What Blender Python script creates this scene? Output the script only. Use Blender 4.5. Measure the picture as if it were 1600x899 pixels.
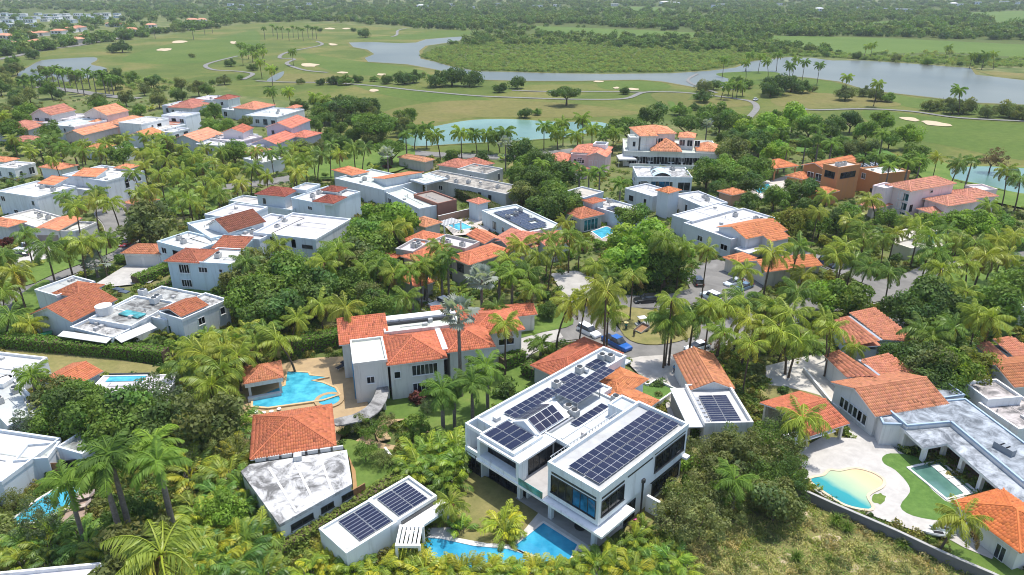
import bpy, math, random
import numpy as np
from mathutils import Vector, Matrix
R = math.radians
rnd = random.Random(7)
scene = bpy.context.scene
for o in list(bpy.data.objects): bpy.data.objects.remove(o)

# ------------------------------------------------------------------ camera, sky, sun, exposure
CAM_H, FPX, YH = 56.0, 1110.0, -30.0           # drone height (m), focal length and horizon row in photo pixels (1600 x 899)
PITCH = math.atan2(449.5 - YH, FPX)
cd = bpy.data.cameras.new("camera"); cam = bpy.data.objects.new("camera", cd)
scene.collection.objects.link(cam)
cd.sensor_width = 36.0; cd.lens = 36.0 * FPX / 1600.0
cd.clip_start = 1.0; cd.clip_end = 20000.0
cam.location = (0, 0, CAM_H); cam.rotation_euler = (math.pi / 2 - PITCH, 0, 0)
scene.camera = cam
SUN = Vector((0.21, 0.22, 1.0)).normalized()
SUN_EL = math.asin(SUN.z); SUN_AZ = math.atan2(SUN.x, SUN.y)
world = bpy.data.worlds.new("World"); scene.world = world; world.use_nodes = True
wn = world.node_tree.nodes; wl = world.node_tree.links; wn.clear()
sky = wn.new("ShaderNodeTexSky"); sky.sky_type = 'NISHITA'; sky.sun_disc = False
sky.sun_elevation = SUN_EL; sky.sun_rotation = SUN_AZ; sky.air_density = 1.0; sky.dust_density = 1.5; sky.ozone_density = 1.0
bg = wn.new("ShaderNodeBackground"); bg.inputs[1].default_value = 0.15
wo = wn.new("ShaderNodeOutputWorld"); wl.new(sky.outputs[0], bg.inputs[0]); wl.new(bg.outputs[0], wo.inputs[0])
sd = bpy.data.lights.new("sun", 'SUN'); sd.energy = 3.0; sd.angle = R(0.53); sd.color = (1.0, 0.96, 0.89)
so = bpy.data.objects.new("sun", sd); scene.collection.objects.link(so)
so.rotation_euler = SUN.to_track_quat('Z', 'Y').to_euler(); so.location = (0, 0, 300)
vs = scene.view_settings; vs.view_transform = 'Standard'; vs.look = 'None'; vs.exposure = 0.82; vs.gamma = 1.0; vs.use_curve_mapping = False
scene.render.engine = 'CYCLES'
scene.cycles.max_bounces = 6; scene.cycles.diffuse_bounces = 3; scene.cycles.glossy_bounces = 2
scene.cycles.transmission_bounces = 3; scene.cycles.transparent_max_bounces = 6; scene.cycles.volume_bounces = 0
scene.cycles.use_denoising = True; scene.cycles.denoiser = 'OPENIMAGEDENOISE'; scene.cycles.denoising_input_passes = 'RGB_ALBEDO_NORMAL'; scene.cycles.denoising_prefilter = 'ACCURATE'
scene.cycles.use_adaptive_sampling = False; scene.cycles.filter_width = 1.05
scene.cycles.sample_clamp_indirect = 6.0

# ------------------------------------------------------------------ pixel -> place
cP, sP = math.cos(PITCH), math.sin(PITCH)
def W(px, py, z=0.0):
    """the point at height z that the photo shows at pixel (px, py)"""
    X = (px - 800.0) / FPX; Y = (449.5 - py) / FPX
    t = (z - CAM_H) / (-sP + Y * cP)
    return np.array([X * t, (cP + Y * sP) * t])
def PX(x, y, z=0.0):
    fw = y * cP - (z - CAM_H) * sP; up = y * sP + (z - CAM_H) * cP
    return 800 + FPX * x / fw, 449.5 - FPX * up / fw
def W3(px, py, z): p = W(px, py, z); return (p[0], p[1], z)

# ------------------------------------------------------------------ materials
MATS = {}
class NT:
    def __init__(s, name):
        m = bpy.data.materials.new(name); m.use_nodes = True; s.m = m; s.t = m.node_tree; s.t.nodes.clear(); MATS[name] = m
        s.out = s.n("ShaderNodeOutputMaterial")
    def n(s, ty, **kw):
        nd = s.t.nodes.new(ty)
        for k, v in kw.items(): setattr(nd, k, v)
        return nd
    def l(s, a, b): s.t.links.new(a, b)
    def bsdf(s, rough=0.7, spec=0.3, metal=0.0):
        b = s.n("ShaderNodeBsdfPrincipled"); b.inputs["Roughness"].default_value = rough
        b.inputs["Specular IOR Level"].default_value = spec; b.inputs["Metallic"].default_value = metal
        s.l(b.outputs[0], s.out.inputs[0]); return b
    def noise(s, scale, detail=4.0, rough=0.55, vec=None, dist=0.0):
        nz = s.n("ShaderNodeTexNoise"); nz.inputs["Scale"].default_value = scale; nz.inputs["Detail"].default_value = detail
        nz.inputs["Roughness"].default_value = rough; nz.inputs["Distortion"].default_value = dist
        if vec is not None: s.l(vec, nz.inputs["Vector"])
        return nz.outputs[0]
    def ramp(s, fac, stops):
        r = s.n("ShaderNodeValToRGB"); e = r.color_ramp.elements
        while len(e) < len(stops): e.new(0.5)
        for i, (p, c) in enumerate(stops):
            e[i].position = p; e[i].color = (c[0], c[1], c[2], 1) if not isinstance(c, (int, float)) else (c, c, c, 1)
        s.l(fac, r.inputs[0]); return r.outputs[0]
    def mix(s, fac, a, b, mode='MIX'):
        x = s.n("ShaderNodeMix", data_type='RGBA', blend_type=mode)
        for sk, v in ((x.inputs[0], fac), (x.inputs[6], a), (x.inputs[7], b)):
            if isinstance(v, (int, float)): sk.default_value = v
            elif isinstance(v, (tuple, list)): sk.default_value = (v[0], v[1], v[2], 1)
            else: s.l(v, sk)
        return x.outputs[2]
    def pos(s): return s.n("ShaderNodeNewGeometry").outputs["Position"]
    def objco(s): return s.n("ShaderNodeTexCoord").outputs["Object"]
    def oc(s): return s.n("ShaderNodeObjectInfo").outputs["Color"]
    def rand(s): return s.n("ShaderNodeObjectInfo").outputs["Random"]
    def attr(s, nm): return s.n("ShaderNodeAttribute", attribute_name=nm)
    def bump(s, b, h, strength=0.4, dist=0.05):
        bp = s.n("ShaderNodeBump"); bp.inputs["Strength"].default_value = strength; bp.inputs["Distance"].default_value = dist
        s.l(h, bp.inputs["Height"]); s.l(bp.outputs[0], b.inputs["Normal"])
def plain(name, col, rough=0.7, spec=0.3, metal=0.0, var=0.12, scale=1.5):
    t = NT(name); b = t.bsdf(rough, spec, metal)
    nz = t.noise(scale, 5, 0.6, t.pos())
    c = t.mix(1.0, t.ramp(nz, [(0.3, 1 - var), (0.7, 1 + var * 0.4)]), col, 'MULTIPLY')
    t.l(c, b.inputs[0]); return t.m
def tinted(name, rough=0.75, spec=0.25, var=0.2, scale=1.2, stain=0.0, stain_col=(0.12, 0.12, 0.115), s_lo=0.5, s_hi=0.75, s_scale=0.5, bump=0.0):
    """colour comes from the object's own colour; noise for wear, a second noise for mould and stains"""
    t = NT(name); b = t.bsdf(rough, spec); p = t.pos()
    c = t.mix(1.0, t.ramp(t.noise(scale, 6, 0.6, p), [(0.3, (1.0 if name == 'stucco' else .74) * (1 - var)), (0.72, 1.0 if name == 'stucco' else .74)]), t.oc(), 'MULTIPLY')
    if stain > 0:
        f = t.ramp(t.noise(s_scale, 8, 0.72, p, 0.6), [(s_lo, 0.0), (s_hi, stain)])
        c = t.mix(f, c, stain_col)
    t.l(c, b.inputs[0])
    if name == 'stucco':           # rain streaks running down the walls
        mp = t.n("ShaderNodeMapping"); mp.inputs["Scale"].default_value = (1.1, 1.1, .10); t.l(p, mp.inputs[0])
        c = t.mix(t.ramp(t.noise(1.0, 6, 0.7, mp.outputs[0]), [(0.52, 0.0), (0.72, 0.38)]), c, (0.20, 0.19, 0.17)); t.l(c, b.inputs[0])
    if bump: t.bump(b, t.noise(9.0, 4, 0.6, p), bump, 0.03)
    return t.m
tinted('stucco', 0.8, 0.2, 0.07, 0.3, 0.22, (0.25, 0.25, 0.23), 0.60, 0.9, 0.25)
tinted('roof_membrane', 0.7, 0.2, 0.22, 0.25, 0.62, (0.27, 0.26, 0.24), 0.46, 0.70, 0.3)
tinted('roof_stained', 0.85, 0.15, 0.25, 0.6, 0.92, (0.085, 0.083, 0.08), 0.43, 0.60, 0.42)
tinted('roof_blotched', 0.85, 0.15, 0.25, 0.5, 0.9, (0.07, 0.08, 0.09), 0.38, 0.60, 0.42)
tinted('paint', 0.45, 0.4, 0.05, 2.0)
tinted('stone_paving', 0.8, 0.2, 0.22, 0.9, 0.3, (0.3, 0.24, 0.17), 0.5, 0.8, 0.7)
tinted('fabric', 0.85, 0.1, 0.15, 1.0)
plain('metal_grey', (0.42, 0.43, 0.44), 0.4, 0.5, 0.6)
plain('frame_dark', (0.03, 0.033, 0.036), 0.4, 0.4)
plain('frame_white', (0.72, 0.72, 0.70), 0.6, 0.3)
plain('wood', (0.30, 0.15, 0.07), 0.6, 0.3, 0, 0.3, 3)
plain('rubber', (0.015, 0.015, 0.016), 0.8, 0.2)
plain('trunk_grey', (0.20, 0.17, 0.14), 0.9, 0.1, 0, 0.4, 4)
plain('trunk_brown', (0.13, 0.095, 0.065), 0.9, 0.1, 0, 0.4, 4)
plain('sand', (0.47, 0.38, 0.26), 0.95, 0.1, 0, 0.15, 0.6)
plain('kerb', (0.42, 0.40, 0.37), 0.9, 0.1, 0, 0.2, 1)
plain('skin', (0.20, 0.11, 0.07), 0.6, 0.3, 0, 0.05)
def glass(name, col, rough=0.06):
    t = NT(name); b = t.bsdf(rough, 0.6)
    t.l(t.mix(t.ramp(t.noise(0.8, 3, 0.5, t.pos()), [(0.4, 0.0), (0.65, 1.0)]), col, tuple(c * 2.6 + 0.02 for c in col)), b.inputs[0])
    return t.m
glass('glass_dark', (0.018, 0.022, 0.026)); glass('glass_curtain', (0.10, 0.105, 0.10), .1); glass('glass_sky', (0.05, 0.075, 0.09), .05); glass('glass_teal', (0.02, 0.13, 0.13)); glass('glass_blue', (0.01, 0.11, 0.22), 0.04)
# solar cells: navy glass with a fine grid printed on it
t = NT('solar_cell'); b = t.bsdf(0.18, 0.22)
br = t.n("ShaderNodeTexBrick"); br.offset = 0.0; br.squash = 1.0
for k, v in (("Scale", 6.0), ("Mortar Size", 0.012), ("Brick Width", 1.0), ("Row Height", 1.0)): br.inputs[k].default_value = v
br.inputs["Color1"].default_value = (0.010, 0.014, 0.035, 1); br.inputs["Color2"].default_value = (0.016, 0.020, 0.045, 1); br.inputs["Mortar"].default_value = (0.06, 0.07, 0.09, 1)
t.l(t.objco(), br.inputs["Vector"])
t.l(t.mix(1.0, br.outputs[0], t.ramp(t.rand(), [(0.0, (0.8, 0.9, 1.0)), (1.0, (1.5, 1.3, 1.2))]), 'MULTIPLY'), b.inputs[0])
# terracotta: per-tile tint x colour of the roof x grime
t = NT('terracotta'); b = t.bsdf(0.8, 0.2); p = t.pos()
c = t.mix(1.0, t.attr("tint").outputs["Color"], t.oc(), 'MULTIPLY')
c = t.mix(1.0, c, t.ramp(t.noise(0.9, 6, 0.65, p), [(0.3, (0.84, 0.80, 0.77)), (0.62, (1.03, 1.02, 1.0))]), 'MULTIPLY')
c = t.mix(t.ramp(t.noise(0.35, 8, 0.7, p, 0.5), [(0.54, 0.0), (0.76, 0.45)]), c, (0.11, 0.065, 0.048))
t.l(c, b.inputs[0])
t = NT('terracotta_deck'); b = t.bsdf(0.85, 0.15); p = t.pos()
t.l(t.mix(1.0, t.oc(), t.ramp(t.noise(0.9, 6, 0.65, p), [(0.3, (0.62, 0.58, 0.55)), (0.62, (0.9, 0.88, 0.86))]), 'MULTIPLY'), b.inputs[0])
# foliage: colour of the plant x natural variation between clumps, with light through the leaves
def foliage(name, trans=0.3, rough=0.55, spec=0.3, hue=0.5):
    t = NT(name)
    b = t.n("ShaderNodeBsdfPrincipled"); b.inputs["Roughness"].default_value = rough; b.inputs["Specular IOR Level"].default_value = spec
    c = t.mix(1.0, t.attr("tint").outputs["Color"], t.oc(), 'MULTIPLY')
    c = t.mix(1.0, c, t.ramp(t.rand(), [(0.0, (0.85, 0.88, 0.85)), (1.0, (1.15, 1.12, 1.0))]), 'MULTIPLY')
    t.l(c, b.inputs[0])
    tr = t.n("ShaderNodeBsdfTranslucent"); t.l(t.mix(1.0, c, (1.25, 1.35, 0.55), 'MULTIPLY'), tr.inputs[0])
    mx = t.n("ShaderNodeMixShader"); mx.inputs[0].default_value = trans
    t.l(b.outputs[0], mx.inputs[1]); t.l(tr.outputs[0], mx.inputs[2]); t.l(mx.outputs[0], t.out.inputs[0])
foliage('leaf', 0.38, .6, .2); foliage('leaf_waxy', 0.30, 0.45, 0.35)
# ground of the neighbourhood: patchy grass and litter
t = NT('ground'); b = t.bsdf(0.95, 0.08); p = t.pos()
g = t.ramp(t.noise(0.06, 8, 0.65, p), [(0.35, (0.07, 0.10, 0.03)), (0.5, (0.115, 0.14, 0.045)), (0.68, (0.21, 0.185, 0.09))])
g = t.mix(t.ramp(t.noise(0.8, 6, 0.7, p), [(0.5, 0.0), (0.75, 0.6)]), g, (0.05, 0.07, 0.02))
t.l(g, b.inputs[0]); t.bump(b, t.noise(3.0, 6, 0.7, p), 0.6, 0.15)
def grass(name, stops, s1=0.02, s2=0.35, stripe=0.0):
    t = NT(name); b = t.bsdf(0.95, 0.08); p = t.pos()
    g = t.ramp(t.noise(s1, 7, 0.62, p, 0.4), stops)
    g = t.mix(1.0, g, t.ramp(t.noise(s2, 7, 0.72, p), [(0.3, (0.74, 0.78, 0.72)), (0.68, (1.16, 1.12, 1.05))]), 'MULTIPLY')
    t.l(g, b.inputs[0]); t.bump(b, t.noise(6.0, 5, 0.7, p), 0.5, 0.08)
grass('fairway', [(0.30, (0.068, 0.100, 0.022)), (0.46, (0.094, 0.124, 0.030)), (0.58, (0.140, 0.145, 0.044)), (0.74, (0.190, 0.162, 0.065))])
grass('fairway_green', [(0.3, (0.066, 0.112, 0.022)), (0.7, (0.105, 0.142, 0.034))])
grass('fairway_dry', [(0.3, (0.105, 0.118, 0.034)), (0.52, (0.145, 0.140, 0.048)), (0.72, (0.185, 0.155, 0.065))])
grass('field', [(0.3, (0.075, 0.128, 0.026)), (0.7, (0.11, 0.160, 0.040))])
grass('lawn', [(0.3, (0.08, 0.14, 0.032)), (0.6, (0.125, 0.185, 0.045)), (0.8, (0.21, 0.20, 0.08))], 0.15, 0.9)
grass('lawn_dry', [(0.3, (0.165, 0.165, 0.06)), (0.6, (0.22, 0.195, 0.085)), (0.8, (0.14, 0.155, 0.05))], 0.25, 1.0)
grass('marsh', [(0.3, (0.066, 0.092, 0.026)), (0.6, (0.085, 0.108, 0.032)), (0.8, (0.115, 0.118, 0.044))], 0.015, 0.2)
grass('turf', [(0.3, (0.075, 0.15, 0.035)), (0.7, (0.11, 0.19, 0.05))], 0.4, 1.5)
t = NT('asphalt'); b = t.bsdf(0.9, 0.15); p = t.pos()
c = t.ramp(t.noise(0.25, 7, 0.65, p, 0.5), [(0.3, (0.13, 0.126, 0.118)), (0.7, (0.225, 0.215, 0.20))])
c = t.mix(t.ramp(t.noise(1.6, 7, 0.7, p), [(0.55, 0.0), (0.8, 0.5)]), c, (0.10, 0.095, 0.09))
t.l(c, b.inputs[0]); t.bump(b, t.noise(25.0, 3, 0.6, p), 0.3, 0.01)
t = NT('concrete'); b = t.bsdf(0.9, 0.15); p = t.pos()
t.l(t.mix(1.0, t.oc(), t.ramp(t.noise(0.5, 7, 0.68, p, 0.4), [(0.3, 0.72), (0.7, 1.05)]), 'MULTIPLY'), b.inputs[0])
# water
def water(name, c1, c2, rough, bscale, bstr, s=0.05, spec=0.5):
    t = NT(name); b = t.bsdf(rough, spec); p = t.pos()
    t.l(t.mix(t.ramp(t.noise(s, 4, 0.5, p), [(0.3, 0.0), (0.7, 1.0)]), tuple(x * .82 for x in c1), tuple(x * 1.12 for x in c2)), b.inputs[0])
    t.bump(b, t.noise(bscale, 3, 0.6, p), bstr, 0.05)
water('lake_water', (0.088, 0.104, 0.092), (0.115, 0.124, 0.105), 0.32, 0.5, 0.35, 0.012, 0.08)
water('pond_water', (0.085, 0.175, 0.145), (0.12, 0.21, 0.165), 0.25, 0.7, 0.3, 0.03, 0.12)
water('pool_water', (0.035, 0.29, 0.42), (0.07, 0.38, 0.48), 0.05, 2.2, 0.35, 0.9)
water('pool_deep', (0.02, 0.23, 0.40), (0.05, 0.33, 0.48), 0.05, 2.0, 0.35, 0.5)
water('pool_green', (0.03, 0.22, 0.22), (0.05, 0.28, 0.25), 0.05, 2.0, 0.3, 0.6)
water('pool_dark', (0.07, 0.16, 0.13), (0.09, 0.19, 0.15), 0.06, 1.2, 0.2, 0.5)
t = NT('beach_pool'); b = t.bsdf(0.07, 0.5); p = t.objco()   # sandy shelf sinking into the deep end, along the object's own X
sx = t.n("ShaderNodeSeparateXYZ"); t.l(p, sx.inputs[0])
mr = t.n("ShaderNodeMapRange"); mr.inputs[1].default_value = -3.7; mr.inputs[2].default_value = 5.6
ad = t.n("ShaderNodeMath", operation='MULTIPLY_ADD'); ad.inputs[1].default_value = 1.4; t.l(t.noise(0.35, 3, 0.5, p), ad.inputs[0]); t.l(sx.outputs[0], ad.inputs[2])
t.l(ad.outputs[0], mr.inputs[0])
t.l(t.ramp(mr.outputs[0], [(0.0, (0.012, 0.20, 0.24)), (0.28, (0.02, 0.25, 0.26)), (0.37, (0.26, 0.40, 0.27)), (0.62, (0.42, 0.45, 0.27)), (0.86, (0.56, 0.42, 0.23)), (1.0, (0.58, 0.44, 0.28))]), b.inputs[0])
t.bump(b, t.noise(1.5, 3, 0.6, p), 0.25, 0.04)

# ------------------------------------------------------------------ object helpers
COL = scene.collection
def tag(o, label=None, cat=None, group=None, kind=None):
    if label: o["label"] = label
    if cat: o["category"] = cat
    if group: o["group"] = group
    if kind: o["kind"] = kind
    return o
def empty(name, loc, rz=0.0):
    o = bpy.data.objects.new(name, None); o.location = loc; o.rotation_euler = (0, 0, rz); o.empty_display_size = 0.3
    COL.objects.link(o); return o
def link(name, me, parent=None, color=None, mat=None):
    o = bpy.data.objects.new(name, me); COL.objects.link(o)
    if parent is not None: o.parent = parent
    if color is not None: o.color = (color[0], color[1], color[2], 1.0)
    if mat is not None: o.matrix_local = mat
    return o
def mesh(name, v, f, mats, mi=None, tint=None, smooth=False):
    me = bpy.data.meshes.new(name); me.from_pydata([tuple(map(float, p)) for p in v], [], f)
    for m in (mats if isinstance(mats, (list, tuple)) else [mats]): me.materials.append(MATS[m])
    if mi is not None: me.polygons.foreach_set("material_index", mi)
    if tint is not None:
        a = me.color_attributes.new("tint", 'FLOAT_COLOR', 'POINT')
        arr = np.ones((len(v), 4), np.float32); tt = np.asarray(tint, np.float32)
        if tt.ndim == 1: arr[:, :3] = tt[:, None]
        else: arr[:, :3] = tt
        a.data.foreach_set("color", arr.ravel())
    if smooth: me.polygons.foreach_set("use_smooth", [True] * len(me.polygons))
    me.update(); return me
def qmesh(name, V, Q, mats, tint=None, smooth=False, mi=None):
    """fast mesh from numpy: V n x 3, Q m x k (all faces k-gons)"""
    V = np.asarray(V, np.float32); Q = np.asarray(Q, np.int32); k = Q.shape[1]
    me = bpy.data.meshes.new(name); me.vertices.add(len(V)); me.vertices.foreach_set("co", V.ravel())
    me.loops.add(Q.size); me.loops.foreach_set("vertex_index", Q.ravel())
    me.polygons.add(len(Q)); me.polygons.foreach_set("loop_start", np.arange(0, Q.size, k, dtype=np.int32))
    try: me.polygons.foreach_set("loop_total", np.full(len(Q), k, np.int32))
    except Exception: pass
    for m in (mats if isinstance(mats, (list, tuple)) else [mats]): me.materials.append(MATS[m])
    if mi is not None: me.polygons.foreach_set("material_index", np.asarray(mi, np.int32))
    if tint is not None:
        a = me.color_attributes.new("tint", 'FLOAT_COLOR', 'POINT'); arr = np.ones((len(V), 4), np.float32); tt = np.asarray(tint, np.float32)
        arr[:, :3] = tt[:, None] if tt.ndim == 1 else tt
        a.data.foreach_set("color", arr.ravel())
    if smooth: me.polygons.foreach_set("use_smooth", np.ones(len(Q), bool))
    me.update(calc_edges=True); me.validate(); return me
class Fr:
    """a local frame: o + u*U + v*V + z"""
    def __init__(s, o, u, v): s.o = np.array(o, float)[:2]; s.u = np.array(u, float)[:2]; s.v = np.array(v, float)[:2]
    def p(s, u, v, z=0.0): q = s.o + u * s.u + v * s.v; return (q[0], q[1], z)
def frame3(L, B, Rr, z):
    """rectangle from three photo corners at height z (B is the corner nearest the camera): frame at B and the two side lengths"""
    o = W(B[0], B[1], z); u = W(L[0], L[1], z) - o; v = W(Rr[0], Rr[1], z) - o
    a, b = np.linalg.norm(u), np.linalg.norm(v); u = u / a; v = v / b
    h = u + v; h /= np.linalg.norm(h); p = np.array([-h[1], h[0]])
    if u @ p < 0: p = -p
    return Fr(o, (h + p) / 2 ** .5, (h - p) / 2 ** .5), a, b
class MB:
    def __init__(s): s.v = []; s.f = []; s.m = []
    def add(s, vs, fs, m=0):
        n = len(s.v); s.v += [tuple(p) for p in vs]; s.f += [tuple(i + n for i in f) for f in fs]; s.m += [m] * len(fs); return s
    def box(s, F, u0, u1, v0, v1, z0, z1, m=0, faces="bt1234"):
        vs = [F.p(u0, v0, z0), F.p(u1, v0, z0), F.p(u1, v1, z0), F.p(u0, v1, z0), F.p(u0, v0, z1), F.p(u1, v0, z1), F.p(u1, v1, z1), F.p(u0, v1, z1)]
        al = {"b": (0, 3, 2, 1), "t": (4, 5, 6, 7), "1": (0, 1, 5, 4), "2": (1, 2, 6, 5), "3": (2, 3, 7, 6), "4": (3, 0, 4, 7)}
        return s.add(vs, [al[c] for c in faces], m)
    def prism(s, poly, z0, z1, m=0, top=True, bottom=False):
        n = len(poly); vs = [(p[0], p[1], z0) for p in poly] + [(p[0], p[1], z1) for p in poly]
        fs = [(i, (i + 1) % n, n + (i + 1) % n, n + i) for i in range(n)]
        if top: fs.append(tuple(range(n, 2 * n)))
        if bottom: fs.append(tuple(reversed(range(n))))
        return s.add(vs, fs, m)
    def tube(s, pts, rad, n=6, m=0, cap=True):
        rings = []; base = len(s.v); pts = [Vector(p) for p in pts]
        for i, p in enumerate(pts):
            d = (pts[min(i + 1, len(pts) - 1)] - pts[max(i - 1, 0)]).normalized()
            a = d.orthogonal().normalized() if abs(d.z) < 0.9 else Vector((1, 0, 0)).cross(d).normalized(); b = d.cross(a)
            r = rad[i] if isinstance(rad, (list, tuple)) else rad
            for k in range(n):
                an = 2 * math.pi * k / n; s.v.append(tuple(p + (a * math.cos(an) + b * math.sin(an)) * r))
        for i in range(len(pts) - 1):
            for k in range(n):
                a0 = base + i * n + k; a1 = base + i * n + (k + 1) % n
                s.f.append((a0, a1, a1 + n, a0 + n)); s.m.append(m)
        if cap:
            s.f.append(tuple(base + (len(pts) - 1) * n + k for k in range(n))); s.m.append(m)
            s.f.append(tuple(base + k for k in reversed(range(n)))); s.m.append(m)
        return s
    def build(s, name, mats, parent=None, color=None, loc=None, smooth=False):
        if not s.f: return None
        v = s.v
        if loc is not None: v = [(p[0] - loc[0], p[1] - loc[1], p[2] - loc[2]) for p in v]
        return link(name, mesh(name, v, s.f, mats, s.m, None, smooth), parent, color)
def smooth_poly(pts, k=4, closed=True):
    """Catmull-Rom through the points"""
    out = []; n = len(pts); P = [np.array(p, float) for p in pts]
    for i in range(n if closed else n - 1):
        a, b, c, d = (P[(i - 1) % n], P[i], P[(i + 1) % n], P[(i + 2) % n]) if closed else (P[max(i - 1, 0)], P[i], P[i + 1], P[min(i + 2, n - 1)])
        for j in range(k):
            t = j / k; out.append(0.5 * ((2 * b) + (c - a) * t + (2 * a - 5 * b + 4 * c - d) * t * t + (3 * b - a - 3 * c + d) * t ** 3))
    if not closed: out.append(P[-1])
    return out
def ccw(P):
    A = sum(P[i][0] * P[(i + 1) % len(P)][1] - P[(i + 1) % len(P)][0] * P[i][1] for i in range(len(P)))
    return P if A > 0 else P[::-1]
from mathutils.geometry import tessellate_polygon
ZL = [0.0]; KEEPW = []
def sheet(name, pts, mat, z=None, k=0, world=False, color=None, kind='structure', thick=0.0, parent=None):
    """a flat area given by photo pixels on the ground (or world points)"""
    P = [np.array(p, float)[:2] for p in pts] if world else [W(p[0], p[1], 0) for p in pts]
    if k: P = smooth_poly(P, k)
    P = ccw(P)
    if z is None: ZL[0] += 0.005; z = 0.01 + ZL[0]
    c = np.mean(P, 0)
    vs = [(p[0] - c[0], p[1] - c[1], 0.0) for p in P]
    tri = tessellate_polygon([[Vector(v) for v in vs]]); fs = []
    for t_ in tri:
        a, b, d = [vs[i] for i in t_]
        fs.append(tuple(t_) if (b[0] - a[0]) * (d[1] - a[1]) - (b[1] - a[1]) * (d[0] - a[0]) > 0 else tuple(t_)[::-1])
    if thick:
        n = len(vs); vs += [(v[0], v[1], -thick) for v in vs[:n]]; fs += [((i + 1) % n, i, n + i, n + (i + 1) % n) for i in range(n)]
    o = link(name, mesh(name, vs, fs, mat), parent, color); o.location = (c[0], c[1], z)
    if name in ('driveway', 'patio', 'terrace', 'pool_terrace', 'parking_court', 'pool_deck', 'porch_floor'): KEEPW.append([tuple(p) for p in P])
    if kind: o["kind"] = kind
    return o
def strip_pts(pts, w, closed=False, k=5):
    P = smooth_poly([np.array(p, float) for p in pts], k, closed); Lp, Rp = [], []
    for i, p in enumerate(P):
        a = P[max(i - 1, 0)]; b = P[min(i + 1, len(P) - 1)]; d = (b - a) / max(np.linalg.norm(b - a), 1e-6); n = np.array([-d[1], d[0]])
        Lp.append(p + n * w / 2); Rp.append(p - n * w / 2)
    return Lp, Rp
ROADL = []
def strip(name, pts, w, mat, z=None, world=False, kind='structure', kerb=False, color=None):
    P = [np.array(p[:2], float) for p in pts] if world else [W(p[0], p[1], 0) for p in pts]
    Lp, Rp = strip_pts(P, w)
    if z is None: ZL[0] += 0.005; z = 0.01 + ZL[0]
    if name in ('road', 'cart_path', 'garden_path'):
        for a, b in zip(Lp, Rp):
            c = (a + b) / 2; ROADL.append((c[0], c[1], w / 2))
    n = len(Lp); vs = [(p[0], p[1], z) for p in Lp] + [(p[0], p[1], z) for p in Rp]
    o = link(name, mesh(name, vs, [(i + n, i + n + 1, i + 1, i) for i in range(n - 1)], mat), None, color); o["kind"] = kind
    if kerb:
        m = MB()
        for side in (1, -1):
            A, _ = strip_pts(P, w + 0.02 if side > 0 else -w - 0.02); Bq, _ = strip_pts(P, w + 0.42 if side > 0 else -w - 0.42)
            vs = [(p[0], p[1], 0.0) for p in A] + [(p[0], p[1], 0.13) for p in A] + [(p[0], p[1], 0.13) for p in Bq] + [(p[0], p[1], 0.0) for p in Bq]
            fs = []
            for i in range(n - 1):
                for r in range(3): fs.append((r * n + i, r * n + i + 1, (r + 1) * n + i + 1, (r + 1) * n + i))
            m.add(vs, fs)
        kb = m.build("kerb", ['kerb'], None); kb["kind"] = 'structure'
    return o
FOOT = []          # footprints nothing may grow through (world polygons)
LAND = []          # landmarks for describing what stands near: (x, y, phrase)
def inside(p, poly):
    x, y = p; r = False; n = len(poly); j = n - 1
    for i in range(n):
        xi, yi = poly[i]; xj, yj = poly[j]
        if (yi > y) != (yj > y) and x < (xj - xi) * (y - yi) / (yj - yi) + xi: r = not r
        j = i
    return r
# ------------------------------------------------------------------ building kit
_cache = {}
def win_meshes(w, h, nx, ny, fm, gm):
    k = (round(w, 1), round(h, 1), nx, ny, fm, gm)
    if k not in _cache:
        w, h = k[0], k[1]; F0 = Fr((0, 0), (1, 0), (0, 1)); m = MB(); t = 0.07
        m.box(F0, -w / 2 - t, w / 2 + t, 0.004, 0.09, -t, 0); m.box(F0, -w / 2 - t, w / 2 + t, 0.004, 0.09, h, h + t)
        m.box(F0, -w / 2 - t, -w / 2, 0.004, 0.088, 0, h); m.box(F0, w / 2, w / 2 + t, 0.004, 0.088, 0, h)
        m.box(F0, -w / 2 - 0.12, w / 2 + 0.12, 0.004, 0.16, -t - 0.06, -t)
        for i in range(1, nx): x = -w / 2 + w * i / nx; m.box(F0, x - 0.035, x + 0.035, 0.004, 0.075, 0, h)
        for i in range(1, ny): z = h * i / ny; m.box(F0, -w / 2, w / 2, 0.004, 0.07, z - 0.03, z + 0.03)
        fmsh = mesh("window", m.v, m.f, fm, m.m)
        p = MB(); p.box(F0, -w / 2, w / 2, 0.004, 0.025, 0, h, 0, "134t"); p.add([(w / 2, 0.025, 0), (-w / 2, 0.025, 0), (-w / 2, 0.025, h), (w / 2, 0.025, h)], [(0, 1, 2, 3)])
        _cache[k] = (fmsh, mesh("pane", p.v, p.f, gm, p.m))
    return _cache[k]
def ac_mesh():
    if 'ac' not in _cache:
        F0 = Fr((0, 0), (1, 0), (0, 1)); m = MB(); m.box(F0, -.5, .5, -.45, .45, 0.08, 0.95)
        for x in (-.4, .32): m.box(F0, x, x + .08, -.4, .4, 0, .08)
        for z in (0.2, 0.35, 0.5, 0.65): m.box(F0, -.51, .51, -.46, .46, z, z + .04)
        f = MB(); f.tube([(0, 0, .95), (0, 0, 1.03)], [.38, .38], 12); f.tube([(0, 0, 1.03), (0, 0, 1.05)], [.1, .1], 8)
        _cache['ac'] = (mesh("ac_unit", m.v, m.f, 'paint', m.m), mesh("fan", f.v, f.f, 'frame_dark', f.m))
    return _cache['ac']
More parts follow.
